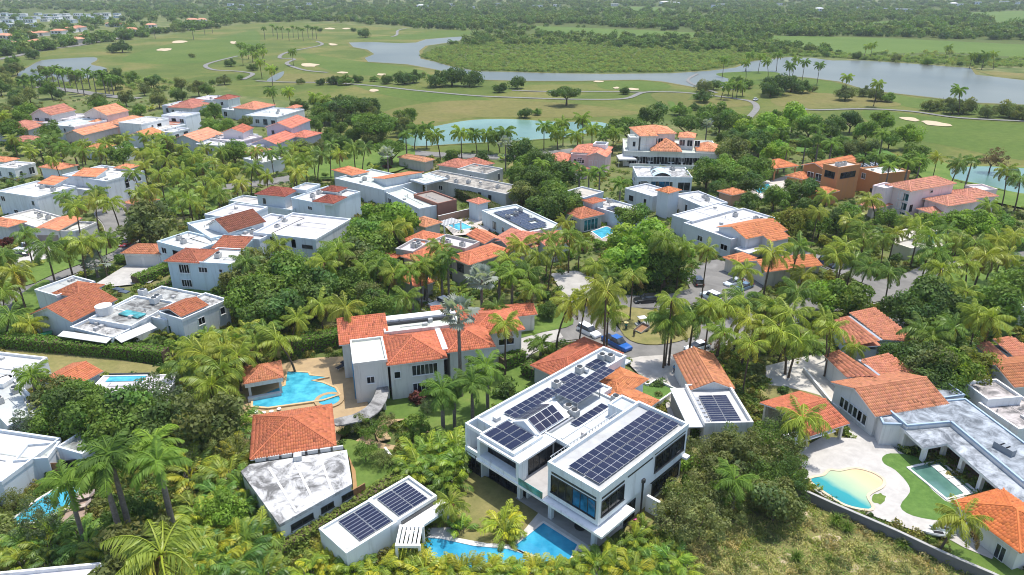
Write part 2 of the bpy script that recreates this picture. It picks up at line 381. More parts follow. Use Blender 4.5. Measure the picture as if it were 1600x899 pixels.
def panel_mesh(w, h, split):
    k = ('pv', round(w, 2), round(h, 2), split)
    if k not in _cache:
        F0 = Fr((0, 0), (1, 0), (0, 1)); m = MB(); t = 0.03
        m.box(F0, -w / 2, w / 2, -h / 2, h / 2, 0.0, 0.035, 0); xs = [-w / 2 + i * w / split for i in range(split + 1)]
        for i in range(split): m.box(F0, xs[i] + t, xs[i + 1] - t, -h / 2 + t, h / 2 - t, 0.0352, 0.042, 1, "t1234")
        _cache[k] = mesh("solar_panel", m.v, m.f, ['metal_grey', 'solar_cell'], m.m)
    return _cache[k]
def tile_face(acc, P, space, course, rg):
    P = [np.array(p, float) for p in P]; a = P[1] - P[0]; La = np.linalg.norm(a); a /= La
    n = np.cross(a, P[-1] - P[0]); n /= np.linalg.norm(n)
    if n[2] < 0: n = -n
    b = np.cross(n, a)
    if b[2] < 0: b = -b
    q = [((p - P[0]) @ a, (p - P[0]) @ b) for p in P]; nq = len(q)
    x = min(p[0] for p in q) + space / 2; xm = max(p[0] for p in q); w = space * 0.5
    V, Q, T = acc
    prof = ((-w, 0.0), (-w * 0.5, 0.075), (w * 0.5, 0.075), (w, 0.0))
    while x < xm:
        ys = []
        for i in range(nq):
            (x0, y0), (x1, y1) = q[i], q[(i + 1) % nq]
            if (x0 - x) * (x1 - x) < 0: ys.append(y0 + (y1 - y0) * (x - x0) / (x1 - x0))
        if len(ys) >= 2:
            y0, y1 = min(ys), max(ys); k = max(1, int(round((y1 - y0) / course)))
            for j in range(k):
                ya = y0 + (y1 - y0) * j / k - (0.06 if j == 0 else 0.04); yb = y0 + (y1 - y0) * (j + 1) / k; base = len(V)
                g = rg.uniform(0.84, 1.1) if rg.random() > 0.04 else rg.uniform(0.5, 0.75); tt = (g, g * rg.uniform(0.94, 1.05), g * rg.uniform(0.88, 1.06))
                for yy, lift in ((ya, 0.05), (yb, 0.01)):
                    for px_, hz in prof:
                        V.append(P[0] + a * (x + px_) + b * yy + n * (hz + lift + 0.01)); T.append(tt)
                Q += [(base + i, base + i + 1, base + i + 5, base + i + 4) for i in range(3)] + [(base, base + 3, base + 2, base + 1)]
        x += space
ROOFPX = []
def roofpx(F, a, b, z):
    q = [PX(*F.p(u, v, z)) for u, v in ((0, 0), (a, 0), (a, b), (0, b))]
    ROOFPX.append((q, (min(p[0] for p in q), min(p[1] for p in q), max(p[0] for p in q), max(p[1] for p in q))))
class House:
    def __init__(s, name, label, cat, short, at, group=None, wall=(0.72, 0.71, 0.68), tile=(0.56, 0.20, 0.11), roofc=(0.80, 0.79, 0.76), seed=1):
        p = W(at[0], at[1], 0) if len(at) == 2 else at
        s.loc = (p[0], p[1], 0.0); s.root = empty(name, s.loc); tag(s.root, label, cat, group); s.short = short
        s.rg = random.Random(seed * 31 + 5); j = s.rg.uniform(.86, 1.08); s.wall, s.tilec, s.roofc = wall, (tile[0] * j, tile[1] * j * s.rg.uniform(.96, 1.12), tile[2] * j * s.rg.uniform(.82, 1.0)) if tile else TERRA, tuple(c * s.rg.uniform(.86, 1.0) for c in roofc)
        if short: LAND.append((p[0], p[1], short))
    def put(s, m, name, mats, color=None, parent=None, smooth=False):
        if parent is None: return m.build(name, mats, s.root, color, s.loc, smooth)
        return m.build(name, mats, parent, color, s.loc, smooth)
    # --- flat-roofed block given by three roof corners (photo pixels) or by a frame and sizes
    def flat(s, L=None, B=None, Rr=None, z=4.0, z0=0.0, par=0.4, mat='roof_membrane', wall=None, rc=None, F=None, box=None, win=None, over=0.0, foot=True, wmat='stucco', ac=0, skip=""):
        if F is None:
            F, a, b = frame3(L, B, Rr, z); u0 = v0 = 0.0
        else: u0, a, v0, b = box[0], box[1] - box[0], box[2], box[3] - box[2]
        F = Fr(np.array(F.p(u0, v0)[:2]), F.u, F.v); t = min(0.22, a / 5, b / 5); zd = z - par; c = wall or s.wall
        m = MB(); m.box(F, 0, a, 0, b, z0, zd - 0.12, 0, "1234" + ("b" if z0 > 0.3 else ""))
        k = 0.06 + over
        for (q0, q1, r0, r1) in ((-k, a + k, -k, t), (-k, a + k, b - t, b + k), (-k, t, t, b - t), (a - t, a + k, t, b - t)): m.box(F, q0, q1, r0, r1, zd - 0.12, z)
        s.put(m, "wall", [wmat], c)
        d = MB(); d.box(F, t, a - t, t, b - t, zd - 0.1, zd, 0, "t"); s.put(d, "flat_roof", [mat], rc or s.roofc)
        roofpx(F, a, b, z)
        if foot and z0 < 0.5: FOOT.append([F.p(0, 0)[:2], F.p(a, 0)[:2], F.p(a, b)[:2], F.p(0, b)[:2]])
        if win is None and F.o[1] > 190: win = 'auto'
        if win: s.auto_windows(F, a, b, z0, z - par, win)
        if a * b > 45 and not skip: s.clutter(F, a, b, zd)
        for i in range(ac): s.ac(F.p(s.rg.uniform(0.15, 0.85) * a, s.rg.uniform(0.15, 0.85) * b, zd), F)
        return F, a, b
    def clutter(s, F, a, b, z):
        rg = s.rg
        for i in range(rg.randint(1, 3)):
            u, v = rg.uniform(.12, .85) * a, rg.uniform(.15, .85) * b; q = F.p(u, v, z); m = MB()
            if rg.random() < .5: m.tube([q, (q[0], q[1], z + rg.uniform(.4, .8))], .09, 6); s.put(m, "vent_pipe", ['metal_grey'])
            else: m.box(Fr(q[:2], F.u, F.v), -.35, .35, -.3, .3, z + .004, z + rg.uniform(.3, .55)); s.put(m, "roof_vent", ['paint'], (.55, .54, .52))
        u0, v0 = rg.uniform(.1, .4) * a, rg.uniform(.2, .8) * b; u1 = u0 + rg.uniform(.2, .5) * a
        m = MB(); m.tube([F.p(u0, v0, z + .08), F.p(u1, v0, z + .08), F.p(u1, v0 + (.15 * b if v0 < b * .5 else -.15 * b), z + .08)], .05, 4); s.put(m, "roof_pipe", ['metal_grey'])
        if b > 7:
            v1 = rg.uniform(.35, .65) * b; m = MB(); m.box(F, .3, a - .3, v1, v1 + .16, z + .002, z + .05); s.put(m, "roof_seam", ['roof_membrane'], tuple(c * .92 for c in s.roofc))
    def ac(s, p, F=None, sc=1.0, col=(0.62, 0.61, 0.58)):
        a, f = ac_mesh(); ang = math.atan2(F.u[1], F.u[0]) if F else 0
        M = Matrix.Translation((p[0] - s.loc[0], p[1] - s.loc[1], p[2])) @ Matrix.Rotation(ang, 4, 'Z') @ Matrix.Scale(sc, 4)
        o = link("ac_unit", a, s.root, col, M); link("fan", f, o)
    # --- windows: u-v position on a face; face 0 is v=0 (normal -v), face 1 is u=0 (normal -u)
    def window(s, F, face, along, z, w, h, nx=2, ny=1, off=0.0, fm='frame_white', gm='glass_dark', name="window", label=None):
        if face == 0: n = -F.v; p = F.p(along, off, z)
        elif face == 1: n = -F.u; p = F.p(off, along, z)
        elif face == 2: n = F.v; p = F.p(along, off, z)
        else: n = F.u; p = F.p(off, along, z)
        a, g = win_meshes(w, h, nx, ny, fm, gm)
        M = Matrix(((n[1], n[0], 0, p[0] - s.loc[0]), (-n[0], n[1], 0, p[1] - s.loc[1]), (0, 0, 1, p[2]), (0, 0, 0, 1)))
        o = link(name, a, s.root, None, M); link("pane", g, o)
        if label: o["label"] = label
        return o
    def auto_windows(s, F, a, b, z0, z1, mode):
        rg = s.rg; fl = max(1, int(round((z1 - z0) / 3.3))); hf = (z1 - z0) / fl
        far = F.o[1] > 330
        for face, L in ((0, a), (1, b)):
            if isinstance(mode, str) and mode in ('0', '1') and mode != str(face): continue
            n = int(L / (4.2 if far else 3.4))
            for f in range(fl):
                for i in range(n):
                    if rg.random() < 0.28: continue
                    w = rg.choice((0.9, 1.4, 1.8)); h = rg.choice((0.8, 1.2, 1.5)) if f or hf < 3.2 else rg.choice((1.2, 1.6, 2.0))
                    h = min(h, hf - 1.0); zz = z0 + f * hf + (hf - h) * 0.55
                    s.window(F, face, (i + 0.5) * L / n, zz, w, h, 2 if w > 1 else 1, 1, 0.0, rg.choice(('frame_white', 'frame_white', 'frame_dark')), rg.choice(('glass_dark', 'glass_dark', 'glass_sky', 'glass_curtain')))
    # --- tiled roof on walls
    def tiled(s, L=None, B=None, Rr=None, z=3.2, kind='hip', slope=0.36, z0=0.0, wall=None, tile=None, F=None, box=None, over=0.45, win='auto', foot=True, body=True, posts=False, rise=None, lod=None):
        if F is None: F, a, b = frame3(L, B, Rr, z); u0 = v0 = 0.0
        else: u0, a, v0, b = box[0], box[1] - box[0], box[2], box[3] - box[2]
        F = Fr(np.array(F.p(u0, v0)[:2]), F.u, F.v); c = wall or s.wall; tc = tile or s.tilec
        e = [F.p(0, 0, z), F.p(a, 0, z), F.p(a, b, z), F.p(0, b, z)]; g = []
        if kind == 'hip':
            h = min(a, b) / 2; rs = rise or h * slope
            if a >= b: r0, r1 = F.p(h, b / 2, z + rs), F.p(a - h, b / 2, z + rs); fs = [[e[0], e[1], r1, r0], [e[1], e[2], r1], [e[2], e[3], r0, r1], [e[3], e[0], r0]]
            else: r0, r1 = F.p(a / 2, h, z + rs), F.p(a / 2, b - h, z + rs); fs = [[e[0], e[1], r0], [e[1], e[2], r1, r0], [e[2], e[3], r1], [e[3], e[0], r0, r1]]
            caps = [(r0, r1)] + ([(e[0], r0), (e[3], r0), (e[1], r1), (e[2], r1)] if a >= b else [(e[0], r0), (e[1], r0), (e[2], r1), (e[3], r1)])
            if abs(a - b) < 0.05: caps = caps[1:]
        elif kind == 'gu':
            rs = rise or b / 2 * slope; r0, r1 = F.p(0, b / 2, z + rs), F.p(a, b / 2, z + rs); fs = [[e[0], e[1], r1, r0], [e[2], e[3], r0, r1]]; caps = [(r0, r1)]
        elif kind == 'gv':
            rs = rise or a / 2 * slope; r0, r1 = F.p(a / 2, 0, z + rs), F.p(a / 2, b, z + rs); fs = [[e[1], e[2], r1, r0], [e[3], e[0], r0, r1]]; caps = [(r0, r1)]
        elif kind in ('su', 'sv', 'su-', 'sv-'):      # single slope: eave along v=0 (su), v=b (su-), u=0 (sv), u=a (sv-)
            ln = b if kind[1] == 'u' else a; rs = rise or ln * slope
            up = {'su': (2, 3), 'su-': (0, 1), 'sv': (1, 2), 'sv-': (3, 0)}[kind]; lo = {'su': (0, 1), 'su-': (2, 3), 'sv': (3, 0), 'sv-': (1, 2)}[kind]
            q = [list(p) for p in e]
            for i in up: q[i][2] += rs
            fs = [[tuple(q[lo[0]]), tuple(q[lo[1]]), tuple(q[up[0]]), tuple(q[up[1]])]]; caps = [(tuple(q[up[0]]), tuple(q[up[1]]))]
        m = MB(); us = MB()
        for f in fs:
            m.add(f, [tuple(range(len(f)))]); us.add([(p[0], p[1], p[2] - 0.14) for p in f], [tuple(reversed(range(len(f))))])
            for i in range(len(f)):
                p, q = f[i], f[(i + 1) % len(f)]
                us.add([p, q, (q[0], q[1], q[2] - 0.14), (p[0], p[1], p[2] - 0.14)], [(0, 3, 2, 1)])
        # fascia and soffit share the roof object, in white
        n = len(m.v); m.v += us.v; m.f += [tuple(i + n for i in f) for f in us.f]; m.m += [1] * len(us.f)
        ro = s.put(m, "roof", ['terracotta_deck', 'frame_white'], tc)
        d = F.o[1] if lod is None else lod
        if d < 330:
            sp, co = (0.29, 0.5) if d < 115 else ((0.38, 0.7) if d < 180 else (0.6, 1.4)); acc = ([], [], [])
            for f in fs: tile_face(acc, f, sp, co, s.rg)
            V = np.array(acc[0]) - np.array(s.loc)
            o = link("roof_tile", qmesh("roof_tile", V, acc[1], 'terracotta', acc[2]), ro, tc); o["kind"] = "stuff"
        cm = MB()
        for p, q in caps:
            if d < 420: cm.tube([(p[0], p[1], p[2] + .06), (q[0], q[1], q[2] + .06)], 0.14, 5)
        if cm.f:
            o = cm.build("ridge_cap", ['terracotta_deck'], ro, tuple(min(1, x * 1.12) for x in tc), s.loc)
        if body:
            k = over; w = MB(); w.box(F, k, a - k, k, b - k, z0, z - 0.05, 0, "1234" + ("b" if z0 > 0.3 else ""))
            if kind == 'gu':
                for u in (k, a - k): w.add([F.p(u, k, z - .05), F.p(u, b - k, z - .05), F.p(u, b / 2, z + rs * (1 - 2 * k / b) + .1)], [(0, 1, 2)])
            if kind == 'gv':
                for v in (k, b - k): w.add([F.p(k, v, z - .05), F.p(a - k, v, z - .05), F.p(a / 2, v, z + rs * (1 - 2 * k / a) + .1)], [(0, 1, 2)])
            if kind[0] == 's':
                uu, vv = {'su': (None, b - k), 'su-': (None, k), 'sv': (a - k, None), 'sv-': (k, None)}[kind]
                if uu is None:
                    w.add([F.p(k, vv, z - .05), F.p(a - k, vv, z - .05), F.p(a - k, vv, z + rs - .2), F.p(k, vv, z + rs - .2)], [(0, 1, 2, 3)])
                    lo = k if vv > b / 2 else b - k
                    for u in (k, a - k): w.add([F.p(u, lo, z - .05), F.p(u, vv, z - .05), F.p(u, vv, z + rs - .2)], [(0, 1, 2)])
                else:
                    w.add([F.p(uu, k, z - .05), F.p(uu, b - k, z - .05), F.p(uu, b - k, z + rs - .2), F.p(uu, k, z + rs - .2)], [(0, 1, 2, 3)])
                    lo = k if uu > a / 2 else a - k
                    for v in (k, b - k): w.add([F.p(lo, v, z - .05), F.p(uu, v, z - .05), F.p(uu, v, z + rs - .2)], [(0, 1, 2)])
            s.put(w, "wall", ['stucco'], c)
            if win: s.auto_windows(Fr(np.array(F.p(k, k)[:2]), F.u, F.v), a - 2 * k, b - 2 * k, z0, z - 0.2, win)
        if posts:
            for u in (over, a - over - .3):
                for v in (over, b - over - .3):
                    w = MB(); w.box(F, u, u + .35, v, v + .35, z0, z - 0.02); s.put(w, "post", ['stucco'], c)
        roofpx(F, a, b, z)
        if foot and z0 < 0.5: FOOT.append([F.p(0, 0)[:2], F.p(a, 0)[:2], F.p(a, b)[:2], F.p(0, b)[:2]])
        return F, a, b
    def panels(s, P00, U, V, nu, nv, pw, ph, gu=0.03, gv=0.03, split=1, lift=0.12, skip=()):
        """a field of solar panels: P00 corner point, unit vectors U, V in the plane"""
        U = Vector(U).normalized(); V = Vector(V).normalized(); N = U.cross(V)
        if N.z < 0: N = -N
        Vr = N.cross(U); sg = 1 if Vr.dot(V) > 0 else -1
        me = panel_mesh(pw, ph, split); P00 = Vector(P00)
        for i in range(nu):
            for j in range(nv):
                if (i, j) in skip: continue
                c = P00 + U * ((i + .5) * pw + i * gu) + V * ((j + .5) * ph + j * gv) + N * lift - Vector(s.loc)
                M = Matrix(((U.x, Vr.x, N.x, c.x), (U.y, Vr.y, N.y, c.y), (U.z, Vr.z, N.z, c.z), (0, 0, 0, 1)))
                link("solar_panel", me, s.root, None, M)
    def boxp(s, name, F, u0, u1, v0, v1, z0, z1, mat='stucco', color=None, foot=False, label=None):
        m = MB(); m.box(F, u0, u1, v0, v1, z0, z1); o = s.put(m, name, [mat], color or s.wall)
        if label: o["label"] = label
        if foot: FOOT.append([F.p(u0, v0)[:2], F.p(u1, v0)[:2], F.p(u1, v1)[:2], F.p(u0, v1)[:2]])
        return o
def poly_block(h, pts, z, zb, mat, color, wall=None, edge=None, inset=0.0):
    """a flat roof of any outline, from its photo corners at height z, down to zb; optional walls to the ground and raised coloured edge"""
    P = ccw([W(p[0], p[1], z) for p in pts]); Q = [(p[0], p[1]) for p in P]; m = MB(); m.prism(Q, zb, z - .012, 0, False, True); h.put(m, "fascia", ['stucco'], h.wall)
    n = len(Q); tri = tessellate_polygon([[Vector((*q, 0)) for q in Q]]); m = MB(); fs = []
    for t_ in tri:
        p0, p1, p2 = [Q[i] for i in t_]; fs.append(tuple(t_) if (p1[0] - p0[0]) * (p2[1] - p0[1]) - (p1[1] - p0[1]) * (p2[0] - p0[0]) > 0 else tuple(t_)[::-1])
    m.add([(q[0], q[1], z) for q in Q], fs); h.put(m, "flat_roof", [mat], color)
    if edge:
        for i in range(n):
            p, q = np.array(Q[i]), np.array(Q[(i + 1) % n]); d = q - p; L = np.linalg.norm(d); d /= L; h.boxp("roof_edge", Fr(p, d, np.array([-d[1], d[0]])), -.05, L - .16, -.06, .2, z - .1, z + .16 + .004 * (i % 3), mat='paint', color=edge)
    if wall:
        m = MB(); m.prism(Q, 0, zb - .004, 0, False); h.put(m, "wall", ['stucco'], wall); FOOT.append(Q)
    q = [(p[0], p[1]) for p in pts]; ROOFPX.append((q, (min(p[0] for p in q), min(p[1] for p in q), max(p[0] for p in q), max(p[1] for p in q))))
WHITE = (0.80, 0.79, 0.77); GREYW = (0.58, 0.62, 0.63); BEIGE = (0.55, 0.50, 0.43); PINK = (0.68, 0.50, 0.47); PEACH = (0.66, 0.55, 0.48); ORANGE = (0.52, 0.24, 0.10)
BRICKR = (0.30, 0.10, 0.065); SALMON = (0.62, 0.29, 0.20); TERRA = (0.52, 0.21, 0.125); RUST = (0.36, 0.13, 0.075); PINKT = (0.62, 0.24, 0.17)
# ------------------------------------------------------------------ the modern white house with the solar roof
FM = Fr((8.934, 58.004), (-0.71638777, 0.69770234), (0.69770234, 0.71638777))
MW = (0.66, 0.70, 0.71)
h = House("modern_house", "modern white flat-roofed house with solar panels and a large glazed upper box", "house", "the modern solar house", (880, 690), wall=MW, roofc=(0.82, 0.815, 0.80), seed=3)
F = FM
# right wing: upper box over a set-back ground floor
h.flat(F=F, box=(0.0, 7.0, 0.0, 16.8), z=8.4, z0=3.9, par=0.55, win=None, foot=False, rc=(0.62, 0.63, 0.63), skip='plain')
h.flat(F=F, box=(0.35, 6.9, 5.0, 16.7), z=3.88, z0=0, par=0.2, win=None)
h.flat(F=F, box=(7.02, 9.5, 14.0, 16.75), z=8.2, z0=0.4, par=0.3, win=None, foot=False)
h.boxp("terrace_slab", F, -1.15, 17.6, -0.85, 5.0, 3.42, 3.72, color=(0.80, 0.79, 0.77))
h.boxp("terrace_floor", F, 7.05, 11.9, -0.6, 5.6, 3.724, 3.745, mat='concrete', color=(0.42, 0.40, 0.38))
FOOT.append([F.p(-1.2, -1)[:2], F.p(20.5, -1)[:2], F.p(20.5, 27.5)[:2], F.p(-1.2, 17)[:2]])
for u, v in ((0.5, 0.25), (6.6, 0.25), (11.4, 0.25), (0.5, 4.4)): h.boxp("column", F, u, u + 0.5, v, v + 0.5, 0, 3.41, color=MW)
# dark strips painted as recess shade, and glazing, on right wing's near faces
def bay(face, a0, a1, z0, z1, nx, gm='glass_dark', off=0.0, fm='frame_dark'): h.window(F, face, (a0 + a1) / 2, z0, a1 - a0, z1 - z0, nx, 1, off, fm, gm)
bay(0, 3.55, 6.45, 4.75, 6.85, 3); bay(0, 0.45, 3.45, 4.75, 6.85, 3, 'glass_blue')
for a0, a1 in ((0.4, 6.5),): h.boxp("painted_shade_strip", F, a0, a1, -0.03, 0.02, 7.12, 7.38, mat='frame_dark')
bay(1, 0.45, 4.3, 4.9, 6.85, 3); h.boxp("painted_shade_strip", F, -0.03, 0.02, 0.4, 4.3, 7.12, 7.38, mat='frame_dark')
h.boxp("painted_shade_strip", F, -0.03, 0.02, 4.9, 9.6, 7.3, 7.5, mat='frame_dark')
bay(1, 10.2, 16.2, 5.1, 7.2, 4); h.boxp("painted_shade_strip", F, -0.03, 0.02, 10.0, 16.3, 7.5, 7.72, mat='frame_dark')
bay(1, 10.6, 16.2, 1.2, 3.0, 4, off=0.35); bay(1, 5.3, 7.2, 0.5, 3.0, 1, off=0.35); h.boxp("painted_shade_strip", F, -0.03, 0.36, 9.8, 16.3, 3.66, 3.86, mat='frame_dark')
m = MB(); q = F.p(-0.1, 7.9, 0.3); m.tube([q, (q[0], q[1], 5.1)], 0.11, 8); m.tube([(q[0], q[1], 5.1), (q[0], q[1], 5.5)], 0.26, 8); h.put(m, "vent_pipe", ['frame_dark'])
h.boxp("wing_wall", F, -1.9, -0.02, 8.9, 9.25, 0, 2.6, color=(0.8, 0.79, 0.77))
h.boxp("ledge", F, -0.75, -0.02, 15.9, 16.7, 4.0, 4.3, color=(0.8, 0.79, 0.77))
# left wing, middle block and the framed bay window box
h.flat(F=F, box=(16.4, 20.4, 1.8, 27.3), z=7.0, par=0.45, win=None, skip='plain')
h.flat(F=F, box=(17.6, 20.4, 0.0, 1.8), z=3.7, par=0.9, win=None)
h.boxp("wall", F, 20.1, 20.4, 0.0, 1.8, 3.7, 6.995, color=MW); h.boxp("beam", F, 17.6, 20.1, 0.0, 0.25, 6.55, 6.99, color=(0.8, 0.79, 0.77))
h.flat(F=F, box=(7.03, 16.38, 5.6, 17.3), z=6.75, par=0.3, win=None, foot=False)
h.flat(F=F, box=(13.0, 16.38, 17.32, 19.4), z=6.6, par=0.2, win=None, foot=False)
h.boxp("wall", F, 10.9, 17.5, 1.0, 5.58, 0, 3.4, color=MW)
h.boxp("eave_slab", F, 10.6, 17.55, -0.75, 5.5, 6.35, 6.62, color=(0.80, 0.79, 0.77))
h.flat(F=F, box=(11.9, 17.4, -0.3, 4.5), skip='p', z=7.05, z0=6.621, par=0.22, win=None, foot=False)
h.boxp("frame_sill", F, 10.75, 17.55, -0.7, 0.6, 3.73, 4.25, color=(0.72, 0.75, 0.76))
for u in (10.75, 17.1): h.boxp("frame_side", F, u, u + 0.44, -0.7, 0.6, 4.251, 6.345, color=MW)
h.boxp("wall", F, 11.0, 17.4, 0.601, 5.4, 3.74, 6.34, color=MW)
bay(0, 11.4, 16.9, 4.3, 6.2, 4, off=0.6)
for a0, a1 in ((1.2, 3.0), (3.1, 5.2)): bay(1, a0, a1, 3.8, 6.0, 2, off=11.0)
bay(0, 7.6, 9.9, 3.8, 6.1, 2, off=5.6); bay(0, 10.0, 10.85, 3.8, 6.1, 1, off=5.6)
bay(0, 11.2, 17.2, 0.25, 3.0, 6, off=1.0); bay(0, 17.8, 20.2, 0.15, 3.0, 3, off=0.0); bay(0, 0.8, 6.6, 0.1, 3.1, 4, off=5.0); bay(0, 7.2, 10.8, 0.1, 3.1, 3, off=5.6)
m = MB()
for i in range(24): m.box(F, 7.1 + i * 0.16, 7.16 + i * 0.16, -0.8, -0.76, 3.73, 4.6)
m2 = MB(); m2.box(F, 7.05, 10.7, -0.80, -0.77, 3.74, 4.65); h.put(m2, "glass_railing", ['glass_teal'])
# twin-pitched solar roof on the middle block
zb, zr = 6.85, 7.95
m = MB(); A = [F.p(12.4, 4.2, zb), F.p(14.6, 4.2, zr), F.p(16.8, 4.2, zb), F.p(12.4, 10.2, zb), F.p(14.6, 10.2, zr), F.p(16.8, 10.2, zb)]
m.add(A, [(0, 1, 4, 3), (1, 2, 5, 4), (0, 2, 1), (3, 4, 5)]); h.put(m, "gable_roof", ['stucco'], (0.78, 0.79, 0.79))
def v3(a, b): return Vector(b) - Vector(a)
h.panels(F.p(12.55, 4.75, zb + .075), v3(A[0], A[1]), v3(A[0], A[3]), 2, 4, 1.1, 1.08)
h.panels(F.p(16.65, 4.75, zb + .075), v3(A[2], A[1]), v3(A[2], A[5]), 2, 4, 1.1, 1.08)
ux, vx = Vector((*F.u, 0)), Vector((*F.v, 0))
# main field, 14 rows of two long modules
h.panels(F.p(0.95, 1.2, 8.0), ux, vx, 2, 14, 2.05, 1.05, 0.10, 0.035, 2, 0.12)
h.panels(F.p(12.6, -0.05, 6.9), ux, vx, 4, 2, 1.05, 1.95, 0.07, 0.03, 1, 0.12)        # on the bay box
h.panels(F.p(16.95, 5.1, 6.62), ux, vx, 2, 8, 0.95, 1.0, 0.03, 0.03, 1, 0.15)         # along the left wing
zc = 8.0; tl = Vector((*F.v, 0)) + Vector((0, 0, 0.02))
h.panels(F.p(12.6, 11.7, 7.75), ux, tl, 4, 5, 0.98, 1.05, 0.04, 0.03, 1, 0.1)
for u in (12.8, 16.3):
    for v in (12.0, 16.6): h.boxp("panel_post", F, u, u + .1, v, v + .1, 6.45, 7.75, mat='metal_grey')
h.panels(F.p(14.6, 18.2, 7.0), ux, vx + Vector((0, 0, .05)), 2, 4, 0.95, 1.0, 0.03, 0.03)
h.panels(F.p(17.2, 15.9, 6.62), ux, vx, 2, 2, 0.95, 1.3); h.panels(F.p(17.2, 21.4, 6.62), ux, vx, 2, 2, 0.95, 1.3)
h.panels(F.p(10.4, 9.3, 6.5), ux, vx, 1, 6, 1.2, 1.0)
for u, v in ((12.4, 11.0), (13.6, 11.3), (18.3, 14.4), (18.6, 19.6), (17.6, 25.2), (18.6, 24.6), (10.7, 17.2)): h.ac(F.p(u, v, 6.55 if u > 16.4 else 6.45), F, 1.0)
for u, v, l in ((17.6, 14.9, 1.6), (17.6, 20.2, 1.8)):
    m = MB(); q0 = F.p(u, v, 6.95); q1 = F.p(u + l, v, 6.95); m.tube([q0, q1], 0.28, 10); h.put(m, "water_heater", ['paint'], (0.75, 0.76, 0.76))
h.boxp("duct", F, 12.0, 12.25, 5.9, 11.0, 6.46, 6.75, mat='metal_grey'); h.boxp("vent_stack", F, 8.2, 8.7, 7.7, 8.2, 6.46, 7.5, color=(0.5, 0.45, 0.42))
h.boxp("roof_ridge", F, 10.2, 10.5, 6.2, 16.0, 6.46, 6.62, color=(0.8, 0.79, 0.77)); h.boxp("rooftop_box", F, 13.2, 14.0, 10.3, 11.0, 6.46, 7.0, color=(0.7, 0.69, 0.66))
h.boxp("vent_box", F, 18.2, 18.9, 3.2, 3.9, 6.56, 7.05, color=(0.5, 0.5, 0.49)); h.boxp("skylight", F, 13.0, 15.8, 4.55, 5.4, 6.63, 6.75, color=(0.75, 0.75, 0.74))
m = MB()
for i in range(22): q = F.p(7.1, 0.6 + i * 0.55, 0); m.box(Fr(q[:2], F.u, F.v), -.03, .03, -.03, .03, 7.9, 8.75)
m.box(F, 7.07, 7.13, 0.4, 12.4, 8.72, 8.78); h.put(m, "roof_railing", ['metal_grey'])
# tiled entrance roofs on the street side
h.tiled(F=F, box=(11.6, 16.39, 19.3, 26.0), z=5.6, kind='hip', wall=MW, win=None, slope=0.22)
h.tiled(F=F, box=(7.6, 14.2, 16.9, 22.6), z=5.5, kind='hip', wall=MW, win=None, slope=0.22)
h.boxp("canopy", F, 16.4, 19.6, 27.35, 28.6, 5.4, 5.65, color=(0.8, 0.79, 0.77))
pl_ = [W(x, y, 1.0) for x, y in ((993, 595), (1013, 603), (1025, 595), (1055, 609), (1043, 618), (1021, 633))]
for p_, q_ in zip(pl_[:-1], pl_[1:]):
    d_ = q_ - p_; L_ = np.linalg.norm(d_); d_ /= L_; h.boxp("planter_wall", Fr(p_, d_, np.array([-d_[1], d_[0]])), 0, L_, 0, .22, 0, 1.2, color=(0.75, 0.74, 0.72))
m = MB(); m.prism([(p_[0], p_[1]) for p_ in ccw(pl_ + [W(985, 610, 1.0)])], 0, .9, 0, True); h.put(m, "roof_turf", ['turf'])
# its garage with a red tile roof, on the left
h = House("tiled_garage", "low garage with a weathered red tile roof between palm and modern white house", "garage", "the low tiled garage", (890, 558), wall=(0.6, 0.58, 0.55), tile=(0.45, 0.14, 0.08), seed=4)
h.tiled(F=F, box=(20.9, 28.6, 20.5, 33.2), z=3.3, kind='hip', win=None, slope=0.32, tile=(0.47, 0.15, 0.085))
# the pool house
h = House("pool_house", "small white pool house with two fields of solar panels and slatted pergola", "pool house", "the white pool house", (590, 800), wall=(0.70, 0.72, 0.72), roofc=(0.78, 0.77, 0.75), seed=5)
h.flat(F=F, box=(16.0, 20.9, -13.9, -8.4), z=3.6, par=0.28, win=None, skip='p'); h.flat(F=F, box=(15.9, 20.85, -20.2, -13.92), z=3.55, par=0.28, win=None, skip='p')
h.boxp("lean_to", F, 14.3, 15.98, -13.6, -7.6, 2.3, 2.6, color=(0.78, 0.77, 0.74)); h.boxp("column", F, 14.4, 14.7, -8.1, -7.8, 0, 2.3); h.boxp("dark_glass", F, 15.9, 15.99, -13.3, -8.6, 2.62, 3.1, mat='glass_dark')
h.panels(F.p(16.45, -13.2, 3.32), ux, vx, 4, 2, 0.98, 1.95, 0.02, 0.06, 2); h.panels(F.p(16.45, -18.2, 3.27), ux, vx, 4, 2, 0.98, 1.95, 0.02, 0.06, 2)
FP, pa, pb = frame3((657, 853), (617, 853), (625, 820), 3.0)
h.boxp("pergola_beam", FP, 0, pa, 0, 0.3, 2.7, 3.0, color=(0.85, 0.84, 0.82)); h.boxp("pergola_beam", FP, 0, pa, pb - .3, pb, 2.7, 3.0, color=(0.85, 0.84, 0.82))
for i in range(6): h.boxp("pergola_slat", FP, i * pa / 6 + .004, (i + .62) * pa / 6, 0.304, pb - .304, 2.72, 2.98, color=(0.85, 0.84, 0.82))
for u in (0.0, pa - .25):
    for v in (0, pb - .3): h.boxp("post", FP, u, u + .25, v, v + .25, 0, 2.69, color=(0.8, 0.79, 0.77))
